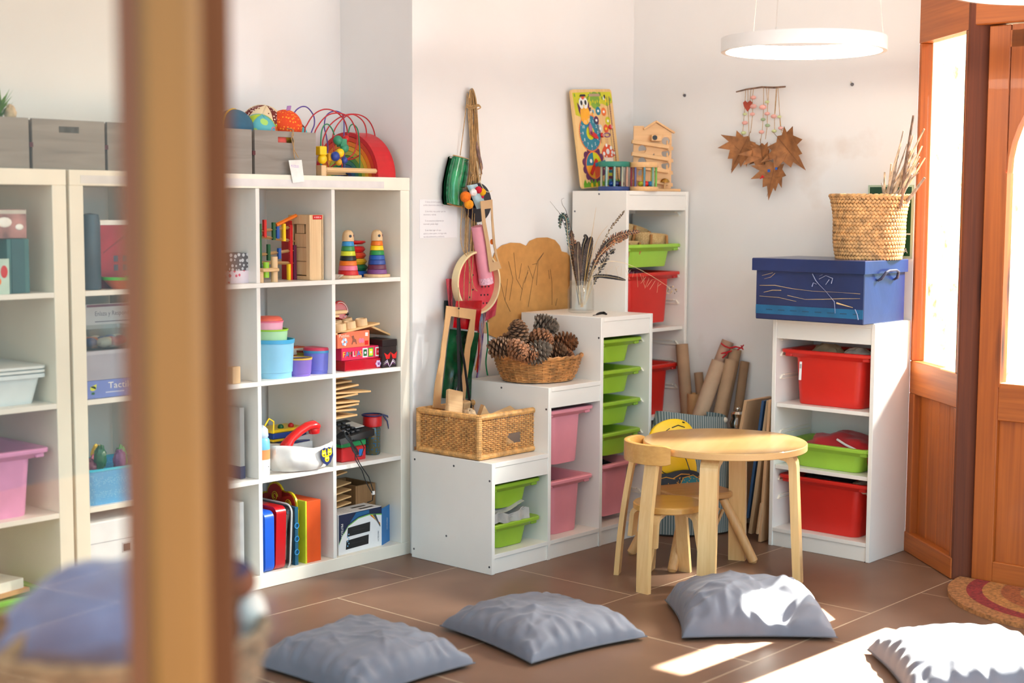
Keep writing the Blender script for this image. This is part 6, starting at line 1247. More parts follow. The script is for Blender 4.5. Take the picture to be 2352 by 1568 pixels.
# ================================================================ right wall
BOXF = 1.054; BY0, BY1, BX1 = -.957, -.452, 1.405
m, N, L, P = newmat('blue_wrap'); c = coords(N, L)
vo = N.new('ShaderNodeTexNoise'); vo.inputs['Scale'].default_value = 3.2; vo.inputs['Detail'].default_value = 7; vo.inputs['Distortion'].default_value = 1.2; L.new(c, vo.inputs['Vector'])
L.new(ramp(N, L, vo.outputs[0], [(.3, (13, 27, 72)), (.7, (22, 44, 98))]), P.inputs['Base Color']); P.inputs['Roughness'].default_value = .28; P.inputs['Coat Weight'].default_value = .25; P.inputs['Coat Roughness'].default_value = .3; P.inputs['Coat IOR'].default_value = 1.6
b = N.new('ShaderNodeBump'); b.inputs['Strength'].default_value = .35; b.inputs['Distance'].default_value = .01; L.new(vo.outputs[0], b.inputs['Height']); L.new(b.outputs[0], P.inputs['Normal']); BLUEW = m
t_ = thing('lidded_box', 'large worn blue lidded box taped with clear film on the low frame', 'box', (BOXF, BY0, .9432))
bx, by = BX1-BOXF, BY1-BY0
part('box_body', t_, lambda b: b.box((bx/2+.006, by/2, .115), (bx-.02, by-.02, .23), BLUEW, b=.003))
part('lid', t_, lambda b: (b.box((bx/2, by/2, .2435), (bx, by, .005), BLUEW, b=.002), b.box((.0025, by/2, .2195), (.005, by, .047), BLUEW), b.box((bx-.0025, by/2, .2195), (.005, by, .047), BLUEW), b.box((bx/2, .0025, .2195), (bx-.01, .005, .047), BLUEW), b.box((bx/2, by-.0025, .2195), (bx-.01, .005, .047), BLUEW)))
TEAR = plain('torn_card', (206, 176, 128), .8, .1); FILM = plain('film_crease', (150, 156, 186), .3, .1)
def fx(y_, z_, o=0): return (.0128-o, by-y_, z_)
def bandp(b): b.box((.0151, by/2, .040), (.001, by-.024, .036), plain('teal_band', (22, 92, 134), .35, .08)); [b.box((.0146, by*.08+by*.11*i, .040), (.001, .03, .004), paint('band_print', (30, 70, 100))) for i in range(8)]
part('teal_band', body(t_), bandp, 'teal printed band')
def tears(b):
    rn = random.Random(6)
    for pts, w_ in (([(.03, .135), (.10, .138), (.18, .128), (.27, .122), (.40, .122), (.48, .120)], .0012), ([(.03, .092), (.12, .090), (.20, .078)], .0011), ([(.16, .100), (.24, .088), (.32, .092), (.40, .098), (.48, .102)], .0012), ([(.04, .175), (.09, .188)], .001), ([(.05, .162), (.08, .17), (.1, .186)], .001), ([(.05, .108), (.09, .118), (.13, .119)], .0016), ([(.38, .08), (.42, .072), (.45, .066)], .0036)):
        b.tube([fx(y_, z_, .0002) for y_, z_ in pts], [w_*.8*rn.uniform(.3, 1.4) for _ in pts], TEAR, 5)
    for pts in ([(.27, .19), (.285, .165), (.30, .15), (.33, .125), (.35, .105), (.37, .085), (.375, .04)], [(.27, .14), (.275, .155), (.29, .15)], [(.30, .17), (.33, .185), (.36, .175), (.355, .155)], [(.33, .15), (.345, .17)], [(.46, .06), (.47, .04), (.475, .02)], [(.30, .182), (.315, .188)]):
        b.tube([fx(y_, z_, .0002) for y_, z_ in pts], [.0014*rn.uniform(.2, 1.6) for _ in pts], FILM, 5)
part('tears_and_creases', body(t_), tears, 'torn strips and film creases')
part('handle', t_, lambda b: b.tube([(.118, .008, .168), (.120, -.006, .176), (.134, -.018, .200), (.155, -.020, .207), (.215, -.020, .207), (.236, -.018, .200), (.250, -.006, .176), (.252, .008, .168)], [.0045, .006, .0055, .005, .005, .0055, .006, .0045], plain('handle_plastic', (44, 44, 70), .6, .1), 10), 'dark curved plastic handle')
# braided basket of twigs
zt = .9432+.2465; BC = onY(2003, 560, -.76); BCp = V((1.285, -.845, zt))
def uz(p):
    d = V(p)-CAM; z_ = d.dot(fw); return (1176+FPX*d.dot(r2)/z_, 784-FPX*d.dot(u2)/z_)
BRB = plain('braided_grass', (190, 144, 92), .6, .2, 40, .4, bs=160)
t_ = thing('braided_basket', 'braided seagrass basket of twigs standing on the blue box', 'basket', mat=T(*BCp) @ SC(1.06, 1.06, 1.12))
def brd(b):
    rows, n = 17, 58; H_ = .222
    for k in range(rows):
        z_ = H_*(k+.5)/rows; r_ = .118+.026*(z_/H_)+.004*math.sin(z_*30)
        for i in range(n):
            a = 2*PI*(i+.5*(k % 2))/n; s_ = 1 if k % 2 else -1
            b.ell((0, 0, 0), (.0105, .0048, .0062), BRB, 6, RZ(math.degrees(a)-90) @ T(0, r_, z_) @ RY(36*s_), m=4)
    b.lathe([(0, .002), (.112, .002), (.116, .02), (.140, H_), (.134, H_), (.11, .022), (.0, .008)], plain('braid_inner', (128, 88, 50), .8, .15), 32)
    for ph in (0, PI): b.tube([((.1435+.004*math.cos(ph+2*PI*i*22/132))*math.cos(2*PI*i/132), (.1435+.004*math.cos(ph+2*PI*i*22/132))*math.sin(2*PI*i/132), H_+.003*math.sin(ph+2*PI*i*22/132)) for i in range(132)], .0055, BRB, 6, closed=True)
part('braid', t_, brd)
TW = [plain('twig_pale', (206, 176, 142), .75, .2, 40, .3), plain('twig_grey', (160, 140, 124), .8, .25, 40, .5), plain('twig_brown', (120, 92, 74), .85, .3, 50, .6)]
tw = [((2040, 480), (2032, 395), .0042, 0), ((2030, 470), (2047, 375), .004, 0), ((2045, 475), (2075, 300), .0038, 1), ((2050, 475), (2098, 310), .004, 0), ((2040, 480), (2123, 296), .0036, 0), ((2055, 480), (2118, 335), .0036, 0), ((2060, 480), (2112, 360), .0038, 0), ((2050, 485), (2125, 362), .0032, 0), ((2070, 480), (2095, 400), .0042, 1), ((2078, 485), (2124, 408), .0058, 1), ((2085, 470), (2098, 265), .0052, 2), ((2035, 470), (2060, 360), .004, 1), ((2046, 470), (2092, 345), .0042, 1), ((2068, 475), (2080, 390), .004, 0), ((2027, 470), (2025, 420), .003, 1), ((2058, 470), (2100, 385), .0034, 0), ((2062, 470), (2110, 320), .003, 1), ((2038, 470), (2068, 330), .0032, 0)]
for i, (p0, p1, r_, k) in enumerate(tw):
    y0 = -.80+.05*math.sin(i*2.1)-.02; p0 = (2028+(p0[0]-2028)*.72, p0[1]); a = onX(*p0, 1.285+.03*math.sin(i*1.7)); q = onX(*p1, 1.28+.04*math.sin(i*2.9))
    foot = V((1.285+.05*math.sin(i*1.3), -.845+.05*math.cos(i*2.3), zt+.025)); dirn = (q-a)
    mid = a.lerp(q, .5)+V((.006*math.sin(i), .006*math.cos(i*3), 0)); rn = random.Random(i)
    ords = 'shortest at the left rim,leaning slightly right at left,thin grey one in the middle,pale one crossing the window edge high,pale one ending furthest at upper right,pale one just below the highest right,pale one in the centre right,thin one pointing lowest right,grey one in the middle of the rim,thick knobbly one bending to lower right,dark knotty one standing tallest,grey one in the left group,grey one in the centre group,short pale one at the back,tiny grey one at far left,short thin one at right,thin grey one at upper right,thin pale one in the left group'.split(',')
    obj('twig', MB().tube([foot, a.lerp(foot, .4), a, mid, q], [r_*1.5, r_*1.45, r_*1.4, r_*rn.uniform(1.1, 1.4), r_*.8], TW[k], 7), None, label='twig in the braided basket, '+ords[i], cat='twig', group='twigs in the braided basket')
for i in range(10):
    rn = random.Random(100+i); a = onX(rn.uniform(2028, 2066), 452, 1.285+rn.uniform(-.04, .04)); q = onX(rn.uniform(2050, 2112), rn.uniform(322, 402), 1.28+rn.uniform(-.04, .03))
    foot = V((1.285+rn.uniform(-.05, .05), -.835+rn.uniform(-.05, .04), zt+.03)); r_ = rn.uniform(.0036, .0052)
    obj('twig', MB().tube([foot, a.lerp(foot, .4), a, a.lerp(q, .5)+V((rn.uniform(-.008, .008), rn.uniform(-.008, .008), 0)), q], [r_*1.1, r_*1.05, r_, r_*rn.uniform(.8, 1), r_*.5], TW[i % 2], 7), None, label='slim pale twig among the bundle in the braided basket', cat='twig', group='twigs in the braided basket')
# green emergency exit sign on the wall, mostly behind the basket
sg = [onX(u, v, XB-.002) for u, v in ((1995, 425), (2104, 430), (2104, 592), (1995, 590))]
t_ = thing('exit_sign', 'dark green emergency exit sign behind the braided basket', 'sign', (XB-.004, -.948, 0)); z0, z1 = sg[3].z-.0, sg[0].z; w_ = sg[0].y+.948
part('plate', t_, lambda b: b.box((.001, w_/2, (z0+z1)/2), (.003, w_, z1-z0), plain('sign_rim', (170, 190, 166), .5, .02)))
SGX = T(-.0008, 0, 0) @ M(((0, 0, -1, 0), (-1, 0, 0, 0), (0, 1, 0, 0), (0, 0, 0, 1)))
part('green_field', t_, lambda b: (b.rect(-w_/2, (z0+z1)/2, w_-.016, z1-z0-.016, plain('sign_green', (16, 66, 40), .4, .03), SGX), b.rect(-w_/2, z0+(z1-z0)*.33, w_-.016, .005, pW, SGX, .0004), b.text('EMERGENCIA', .030, pW, SGX @ T(-.020-w_*.70, z0+.020, .0006), fixed=w_*.70)))
# leaf mobile
t_ = thing('leaf_mobile', 'twig mobile with clay beads and dry maple leaves on the right wall', 'wall hanging', (0, 0, 0))
XM = XB-.03
def m3(u, v, d_=0): return onX(u, v, XM-d_)
part('twig', t_, lambda b: b.tube([m3(1691, 211), m3(1715, 205), m3(1750, 200), m3(1778, 201), m3(1804, 199)], [.003, .0036, .004, .0042, .0035], TW[2], 8))
for pts in ([(1713, 203), (1710, 255), (1706, 305), (1704, 325)], [(1718, 203), (1718, 235), (1720, 300), (1722, 320)], [(1731, 203), (1728, 225), (1729, 260), (1724, 305)], [(1725, 204), (1722, 235)], [(1754, 200), (1754, 245), (1751, 300), (1746, 328)], [(1760, 200), (1763, 235), (1762, 290), (1758, 320)], [(1766, 201), (1764, 240)], [(1783, 200), (1779, 265), (1779, 300)], [(1787, 200), (1791, 265), (1795, 305)], [(1785, 201), (1780, 262)], [(1791, 268), (1792, 290), (1797, 300)], [(1770, 330), (1772, 350), (1778, 368)]):
    part('string', t_, lambda b: b.tube([m3(*p) for p in pts], .0013, JUTE, 5))
BP = [plain('clay_pink', (226, 168, 156), .8, .06), plain('clay_lime', (196, 202, 146), .8, .06), plain('clay_green', (150, 166, 130), .8, .06)]
for u, v, r_, k in ((1730, 224, .014, 0), (1730, 244, .016, 0), (1728, 262, .012, 0), (1711, 282, .014, 0), (1711, 262, .010, 1), (1708, 305, .013, 1), (1752, 246, .017, 0), (1762, 234, .011, 1), (1762, 261, .013, 0), (1753, 274, .012, 2), (1749, 303, .013, 0), (1763, 288, .012, 2), (1777, 267, .014, 0), (1790, 268, .010, 1), (1778, 301, .012, 1), (1793, 294, .012, 0)):
    part('clay_bead', t_, lambda b: b.ell(tuple(m3(u, v, .002)), (r_*.8, r_, r_*.62), BP[k], 10))
part('clay_heart', t_, lambda b: b.prism([(-.022, .014), (-.012, .022), (0, .012), (.012, .022), (.022, .014), (.016, -.004), (0, -.024), (-.016, -.004)], .006, plain('clay_red', (176, 72, 50), .8, .1), T(*m3(1718, 243, .006)) @ M(((0, 0, -1, 0), (-1, 0, 0, 0), (0, 1, 0, 0), (0, 0, 0, 1)))), 'red clay heart')
LEAF = plain('dry_leaf', (150, 98, 56), .75, .16, 30, .3, bs=60)
lo = [(0, .0), (.10, .08), (.30, .02), (.26, .16), (.52, .26), (.34, .34), (.46, .58), (.24, .50), (.20, .72), (.10, .66), (0, 1.0)]
def leaf(u, v, s_, rot, d_, curl, seed):
    c_ = m3(u, v, d_); ol = lo+[(-x, y) for x, y in lo[-2:0:-1]]; rn = random.Random(seed)
    def f(b):
        n = len(ol); pts = []
        for ring in (0, .5, 1.0):
            for i, (x, y) in enumerate(ol):
                cx_, cy_ = 0, .42; px_, py_ = cx_+(x-cx_)*ring, cy_+(y-cy_)*ring
                h = curl*((px_*2.2)**2-.3*abs(py_-.4))+.05*math.sin(6*px_+seed)*ring+.03*math.sin(9*py_+seed*2)
                pts.append((px_*s_, py_*s_, h*s_*.55))
        X = T(*c_) @ M(((0, 0, -1, 0), (-1, 0, 0, 0), (0, 1, 0, 0), (0, 0, 0, 1))) @ RZ(rot)
        fs = [(k*n+i, k*n+(i+1) % n, (k+1)*n+(i+1) % n, (k+1)*n+i) for k in (0, 1) for i in range(n)]
        b.add(pts, fs, LEAF, True, X); b.tube([(0, -.12*s_, .004), (0, .2*s_, .002), (0, .9*s_, .006)], .0011, plain('leaf_vein', (120, 76, 44), .8), 4, T=X)
    part('dry_leaf', t_, f)
leaf(1720, 312, .185, 150, .01, .5, 1); leaf(1748, 328, .150, 188, .02, .7, 2); leaf(1784, 312, .205, 224, .012, .4, 3); leaf(1783, 368, .175, 166, .03, .35, 4); leaf(1765, 345, .12, 120, .006, .6, 5)
part('paint_mark', t_, lambda b: (b.box(tuple(m3(1766, 392, .052)), (.002, .012, .012), pB), b.box(tuple(m3(1783, 387, .052)), (.002, .010, .010), pB), b.prism([(-.012, -.006), (.012, .002), (0, .012)], .002, pR, T(*m3(1751, 408, .052)) @ M(((0, 0, -1, 0), (-1, 0, 0, 0), (0, 1, 0, 0), (0, 0, 0, 1))))), 'blue and red paint marks')
for l, u, v in (('small dark screw hook in the wall above the leaf mobile, left', 1573, 219), ('small dark screw hook in the right wall below the ring lamp', 1958, 194)):
    p = onX(u, v, XB); obj('wall_hook', MB().lathe([(0, 0), (.007, 0), (.007, .004), (.003, .012), (0, .012)], SCREW, 10, RY(-90)).cyl((-.004, .006, .012), (0, .002, 0), .0014, plain('cream_string', (226, 210, 176), .9), 5), None, tuple(p), 0, l, 'hook')
# ================================================================ tubes, bag and boards between the frames
TUBE = plain('tube_card', (170, 136, 104), .8, .05, 12, .06); TUBEL = plain('tube_card_light', (206, 160, 108), .8, .04, 12)
def roll(label, p, q, r_, m_=TUBE, th=.004, cat='cardboard tube', g='cardboard tubes by the right wall'):
    p, q = V(p), V(q); d_ = (q-p); L_ = d_.length; X = T(*p) @ d_.to_track_quat('Z', 'Y').to_matrix().to_4x4()
    return obj('cardboard_tube', MB().lathe([(r_-th, 0), (r_, 0), (r_, L_), (r_-th, L_), (r_-th, 0)], m_, 24, caps=(False, False)), None, label=label, cat=cat, group=g, mat=X)
XT = 1.40
roll('upright cardboard tube standing in a short wider tube', (1.40, .045, .0), onX(1566, 790, 1.395)+V((0, 0, .0)), .028)
q = onX(1566, 901, 1.385); obj('cardboard_tube', MB().lathe([(.030, 0), (.0335, 0), (.0335, .46), (.030, .46), (.030, 0)], TUBEL, 24, caps=(False, False)), None, label='short light brown tube sleeve around the upright one', cat='cardboard tube', group='cardboard tubes by the right wall', mat=T(1.40, .048, .105)) if False else None
roll('short wide orange brown tube around the foot of the upright tube', (1.40, .044, .001), (1.398, .053, q.z), .036, TUBEL, .005)
roll('short upright tube just right of the tall upright one', (1.43, -.03, 0), onX(1604, 855, 1.425), .02)
roll('long tube with red tie leaning furthest left to right', (1.19, .098, .02), onX(1672, 783, 1.425), .027, plain('tube_pinkish', (178, 140, 116), .8, .05))
roll('thick pale tube leaning in front of the tied one', (1.15, .045, .02), onX(1652, 830, 1.37), .034, plain('tube_pale', (186, 154, 124), .8, .05))
roll('tube tied with red string beside the leaning pair', (1.33, -.035, .02), onX(1690, 802, 1.425), .026)
roll('tube below the red tied one standing steeply', (1.23, -.075, .02), onX(1680, 826, 1.39), .027)
roll('thin tube furthest right, close to the wall', (1.36, -.13, .02), onX(1711, 830, 1.43), .02, plain('tube_dark', (146, 112, 82), .8, .05))
RS = plain('red_cord', (190, 16, 30), .7, .05)
t_ = thing('tied_string', 'red cord tied in a bow around two leaning tubes', 'cord', (0, 0, 0))
def rc(u, v): return onX(u, v, 1.385)
part('wrap', t_, lambda b: (b.tube([rc(*q_) for q_ in ((1656, 788), (1665, 795), (1676, 799), (1690, 796), (1706, 800))], .0035, RS, 6), b.tube([rc(*q_) for q_ in ((1680, 806), (1668, 809), (1655, 812), (1652, 818), (1660, 821), (1668, 814), (1674, 806))], .0035, RS, 6), b.tube([rc(*q_) for q_ in ((1694, 803), (1704, 797), (1708, 792))], .003, RS, 6), b.tube([rc(*q_) for q_ in ((1702, 793), (1707, 803))], .003, RS, 6)))
t_ = thing('striped_bag', 'grey and green striped cloth bag behind the small table', 'bag', (1.14, -.10, 0), -35)
SB_ = stripes('striped_canvas', (84, 98, 96), (152, 152, 144), .0105, 0, .5)
def sb(u, v):
    a = (u-.5)*PI*1.6; k = .20*(1-.25*v*v); return (k*math.sin(a)*1.05, -.11*math.cos(a)*(1-.35*v)+.012*math.sin(9*u+3*v),   .01+.54*v+.015*math.sin(7*u)*v-.05*v*u-.05*v*(1-u)**3)
part('bag_body', t_, lambda b: b.grid(sb, 34, 14, SB_)); part('lining', t_, lambda b: b.grid(lambda u, v: (lambda p: (p[0]*.93, p[1]*.86+.02, p[2]-.016))(sb(u, v)), 24, 10, plain('grey_lining', (110, 106, 104), .9)))
part('strap_knot', t_, lambda b: b.ell(tuple(sb(.74, .97)), (.012, .01, .012), plain('cream_knot', (200, 186, 166), .9), 8))
# boards leaning against the low frame's far side
DB_ = 18
def plank(label, u0, v0, u1, v1, x_, d_, t__, m_, tilt=5, side=None):
    a, q_ = onX(u0, v0, x_), onX(u1, v1, x_); b = MB(); dv = q_-a
    b.box((d_/2, 0, dv.length/2), (d_, t__, dv.length), m_, b=.001)
    return obj('wooden_board', b, None, label=label, cat='board', group='boards leaning by the low frame', mat=T(*a) @ V((0, dv.y, dv.z)).to_track_quat('Z', 'X').to_matrix().to_4x4() if False else T(*a) @ M.Rotation(-math.atan2(dv.y, dv.z), 4, 'X'))
PLYB = wood('leaning_ply', (190, 146, 104), (214, 172, 130), 'Z', 1.4, .55)
plank('broad plywood sheet leaning furthest left by the low frame', 1662, 1200, 1712, 920, 1.22, .20, .014, PLYB)
plank('dark blue thin panel leaning between plywood boards', 1716, 1190, 1752, 920, 1.19, .22, .012, plain('panel_blue', (44, 74, 110), .6, .08))
plank('beige board leaning right of the blue panel', 1722, 1225, 1764, 920, 1.18, .22, .016, wood('leaning_beige', (176, 144, 108), (196, 164, 126), 'Z', 1.4, .6))
plank('narrow plywood board nearest to the low frame', 1744, 1244, 1768, 918, 1.165, .22, .013, PLYB)
plank('short plywood strip at the foot of the leaning boards', 1738, 1226, 1748, 1155, 1.155, .10, .010, PLYB)
t_ = thing('metal_jug', 'shiny metal jug hanging behind the boards', 'jug', tuple(onX(1694, 960, 1.33)))
CH = plain('chrome', (200, 196, 188), .12, .05, metal=1)
part('jug_body', t_, lambda b: b.lathe([(0, -.04), (.03, -.04), (.034, -.02), (.026, .0), (.03, .02), (.02, .03), (0, .032)], CH, 22)); part('lid_knob', t_, lambda b: b.ell((0, 0, .04), (.012, .012, .01), CH, 10))
obj('jug_stool', MB().box((0, 0, .0), (.06, .06, onX(1694, 960, 1.33).z-.042), plain('grey_box', (120, 112, 106), .8), b=.002), None, (onX(1694, 960, 1.33).x, onX(1694, 960, 1.33).y, (onX(1694, 960, 1.33).z-.042)/2), 0, 'narrow grey box under the metal jug', 'box')
# ================================================================ table, chair, duck stool
BIR = wood('birch', (196, 150, 88), (212, 170, 110), 'X', 1.0, .30, False, .3, wv_=.12); BIRZ = wood('birch_leg', (220, 170, 106), (242, 202, 142), 'Z', 1.2, .36, False, .2); BIRE = stripes('birch_ply_edge', (196, 142, 84), (226, 180, 120), .0042, 2, .35, .45)
BIRO = wood('birch_orange', (196, 138, 66), (220, 166, 92), 'X', 1.1, .34, False, .2)
t_ = thing('round_table', 'small round birch table with bent legs beside the low chair', 'table', (.585, -.648, 0), 22)
TR_, TH_ = .306, .52
part('tabletop', t_, lambda b: b.lathe([(0, TH_-.026), (TR_-.003, TH_-.026), (TR_, TH_-.023)], BIR, 64, caps=(True, False)).lathe([(TR_, TH_-.023), (TR_, TH_-.003)], BIRE, 64, caps=(False, False)).lathe([(TR_, TH_-.003), (TR_-.003, TH_), (0, TH_)], BIR, 64, caps=(False, True)))
def bent(b, r0, r1, h, wd, th, rb, rin, mat=BIRZ, edge=BIRE):
    """flat leg: from the seat's underside (radius rin) round a bend to the outer line, splaying down to the floor"""
    pts = [(rin, h)]
    n = 8; cx = r0-rb
    for i in range(n+1): a = PI/2-PI/2*i/n; pts.append((cx+rb*math.cos(a), h-rb+rb*math.sin(a)))
    pts.append((r1, 0)); vs = []
    for i, (x, z) in enumerate(pts):
        p, q = pts[max(i-1, 0)], pts[min(i+1, len(pts)-1)]; tx, tz = q[0]-p[0], q[1]-p[1]; l = math.hypot(tx, tz); nx, nz = -tz/l, tx/l
        if i == len(pts)-1: nx, nz = -1, 0
        k = th if i else th*.35
        for y_ in (-wd/2, wd/2): vs += [(x, y_, z), (x-abs(nx)*k if i else x, y_, z-(abs(nz)*k))]
    n = len(pts); fo, fe = [], []
    for i in range(n-1):
        a, c_ = 4*i, 4*i+4
        fo += [(a, a+2, c_+2, c_), (a+1, c_+1, c_+3, a+3)]; fe += [(a, c_, c_+1, a+1), (a+2, a+3, c_+3, c_+2)]
    fo += [(0, 1, 3, 2), (4*n-4, 4*n-2, 4*n-1, 4*n-3)]
    b.add(vs, fo, mat, False); b.add(vs, fe, edge if edge else mat, False); return b
for k in range(4):
    b = MB(); b.T = RZ(90*k); bent(b, .275, .30, TH_-.0262, .066, .030, .055, .13, BIRZ, BIRZ); obj('leg', b, t_)
# chair
t_ = thing('child_chair', 'small birch chair with curved backrest pushed to the round table', 'chair', (.350, -.5035, 0), -33.3)
SH = .30
part('seat', t_, lambda b: b.lathe([(0, SH-.026), (.125, SH-.026), (.130, SH-.022), (.130, SH-.004), (.126, SH), (0, SH)], BIRO, 48, T(.05, 0, 0)))
def band(b):
    n = 26; r_, th, h0, h1 = .162, .020, .462, .532; rings = []
    for i in range(n+1):
        a = R(180-73+146*i/n); cx = .045
        e_ = min(i, n-i); k = 1 if e_ > 1 else (.80 if e_ == 0 else .94)
        zc = (h0+h1)/2; hh = (h1-h0)/2*k; o_ = [(r_, -hh), (r_, hh), (r_-.004, hh+.002), (r_-th+.004, hh+.002), (r_-th, hh), (r_-th, -hh), (r_-th+.004, -hh-.002), (r_-.004, -hh-.002)]
        rings.append([(cx+q*math.cos(a), q*math.sin(a), zc+z) for q, z in o_])
    b.loft(rings, BIRO)
part('backrest', t_, band)
for s_ in (-1, 1):
    def post(b):
        n = 12; rings = []
        for i in range(n+1):
            k = i/n; z = .50*k; x = -.094-.004*math.sin(k*PI)+.030*(k**2)*.6+ (0 if k < .5 else (k-.5)*.02); y = s_*(.145-.012*k); w2, t2 = .027, .0095
            x0 = -.096+.050*k - .010*math.sin(k*PI); y = s_*(.146-.050*k)
            ang = R(30*s_)*(1 if True else 0)
            c_, sn = math.cos(ang), math.sin(ang); pr_ = []
            for dx, dy in ((-t2, -w2), (t2, -w2), (t2, w2), (-t2, w2)): pr_.append((x0+dx*c_+dy*sn, y-dx*sn*1+dy*c_, z))
            rings.append(pr_)
        b.loft(rings, BIRZ, smooth=False)
    part('back_leg', t_, post)
    b = MB(); b.T = T(.05, 0, 0) @ RZ(s_*44); bent(b, .128, .172, SH-.0262, .048, .018, .045, .03, BIRZ, BIRZ); obj('front_leg', b, t_)
    b = MB(); b.T = T(.05, 0, .155) @ RZ(s_*133); bent(b, .150, .158, SH-.0262-.155, .042, .018, .04, .03, BIRZ, BIRZ); obj('seat_bracket', b, t_)
# duck stool
t_ = thing('duck_chair', 'wooden child seat with yellow duck backrest behind the round table', 'chair', (.742, -.398, 0), math.degrees(math.atan2(-.133, .305)))
ST = wood('stool_pine', (186, 130, 74), (212, 160, 102), 'X', 1.2, .38, False, .2); STL = wood('stool_leg', (206, 152, 94), (230, 182, 122), 'Z', 1.5, .45)
part('seat', t_, lambda b: b.loft([rr(.255, .235, .06, .255, 6), rr(.27, .25, .066, .261, 6), rr(.27, .25, .066, .276, 6), rr(.258, .238, .06, .282, 6)], ST))
for sx_ in (-1, 1):
    for sy_ in (-1, 1): part('leg', t_, lambda b: (b.tube([(sx_*.167, sy_*.155, .016), (sx_*.165, sy_*.153, .0), ], [.022, .012], STL, 14) if False else b.tube([(sx_*.185, sy_*.160, .0), (sx_*.184, sy_*.159, .008), (sx_*.132, sy_*.12, .14), (sx_*.085, sy_*.082, .254)], [.012, .019, .0195, .016], STL, 14), b.tube([(sx_*.087, sy_*.084, .248), (sx_*.0855, sy_*.0825, .2555)], .0175, pK, 14)))
YEL = plain('duck_yellow', (244, 196, 12), .38, .03, 10); DKB = plain('duck_black', (30, 34, 42), .4, .05)
duckX = T(-.005, .136, .266) @ RX(-8)
do = [(-.085, .0), (.085, .0), (.108, .04), (.108, .09), (.092, .125), (.110, .165), (.108, .215), (.080, .255), (.030, .275), (-.030, .270), (-.082, .245), (-.112, .195), (-.110, .14), (-.092, .11), (-.108, .07), (-.104, .03)]
def sm(pl, it=2):
    for _ in range(it):
        q = []
        for i in range(len(pl)):
            a, b_ = pl[i], pl[(i+1) % len(pl)]; q += [(a[0]*.75+b_[0]*.25, a[1]*.75+b_[1]*.25), (a[0]*.25+b_[0]*.75, a[1]*.25+b_[1]*.75)]
        pl = q
    return pl
def shrink(pl, k): cx, cy = sum(p[0] for p in pl)/len(pl), sum(p[1] for p in pl)/len(pl); return [(cx+(x-cx)*k, cy+(y-cy)*k) for x, y in pl]
dl = sm(do)
part('backrest', t_, lambda b: b.loft([[(x, -y_, z) for x, z in pl] for pl, y_ in ((shrink(dl, .97), -.009), (dl, -.006), (dl, .006), (shrink(dl, .97), .009))], YEL, duckX))
def ink(b):
    for pts, r_ in (([(-.10, .10), (-.07, .06), (-.02, .035), (.03, .04), (.072, .062)], .003), ([(.072, .062), (.060, .10), (.045, .135)], .0024), ([(-.075, .085), (-.05, .06), (-.01, .045)], .002), ([(.0, .238), (.03, .246), (.06, .236)], .0022), ([(-.03, .225), (-.01, .236)], .0016), ([(.05, .258), (.06, .255)], .003)):
        b.tube([(x, -.0092, z) for x, z in pts], r_, DKB, 5, T=duckX)
part('ink_lines', body(t_), ink, 'black painted lines')
wg = sm([(-.125, 0), (-.12, .03), (-.085, .058), (-.035, .056), (.0, .064), (.06, .066), (.11, .05), (.13, .02), (.125, 0)], 2)
def wing(b):
    b.loft([[(x, -y_, z) for x, z in pl] for pl, y_ in ((wg, 0), (wg, .012), (shrink(wg, .97), .015))], DKB, duckX @ T(0, -.012, 0))
    X = duckX @ T(0, -.0275, 0)
    tq = sm([(.01, .004), (.03, .034), (.075, .042), (.115, .02), (.118, .004)], 2)
    b.add([(x, 0, z) for x, z in tq], [list(range(len(tq)))], plain('wing_teal', (40, 128, 140), .4), False, X)
    gd = plain('gold_ink', (222, 160, 60), .4)
    b.tube([(-.10, 0, .006), (-.09, 0, .036), (-.05, 0, .042), (-.02, 0, .034), (.02, 0, .050), (.06, 0, .046)], .002, gd, 5, T=X); b.tube([(.01, 0, .004), (.03, 0, .034), (.075, 0, .042), (.115, 0, .02)], .0018, gd, 5, T=X)
    rn = random.Random(2)
    for i in range(34): b.disc(rn.uniform(-.085, .11), rn.uniform(.006, .036), .0022, gd, X @ T(0, -.0006, 0) @ FRONT, 0, 6)
part('wing', t_, wing, 'dark and teal dotted wing')
# small wood bits on the floor behind the stool
obj('wood_bracket', MB().box((0, 0, 0), (.012, .02, .17), STL, b=.001).box((.022, 0, .0), (.010, .02, .17), STL, b=.001), None, label='small wooden slats leaning behind the duck chair', cat='wooden slats', mat=T(.98, -.32, .08) @ RZ(-40) @ RY(24))
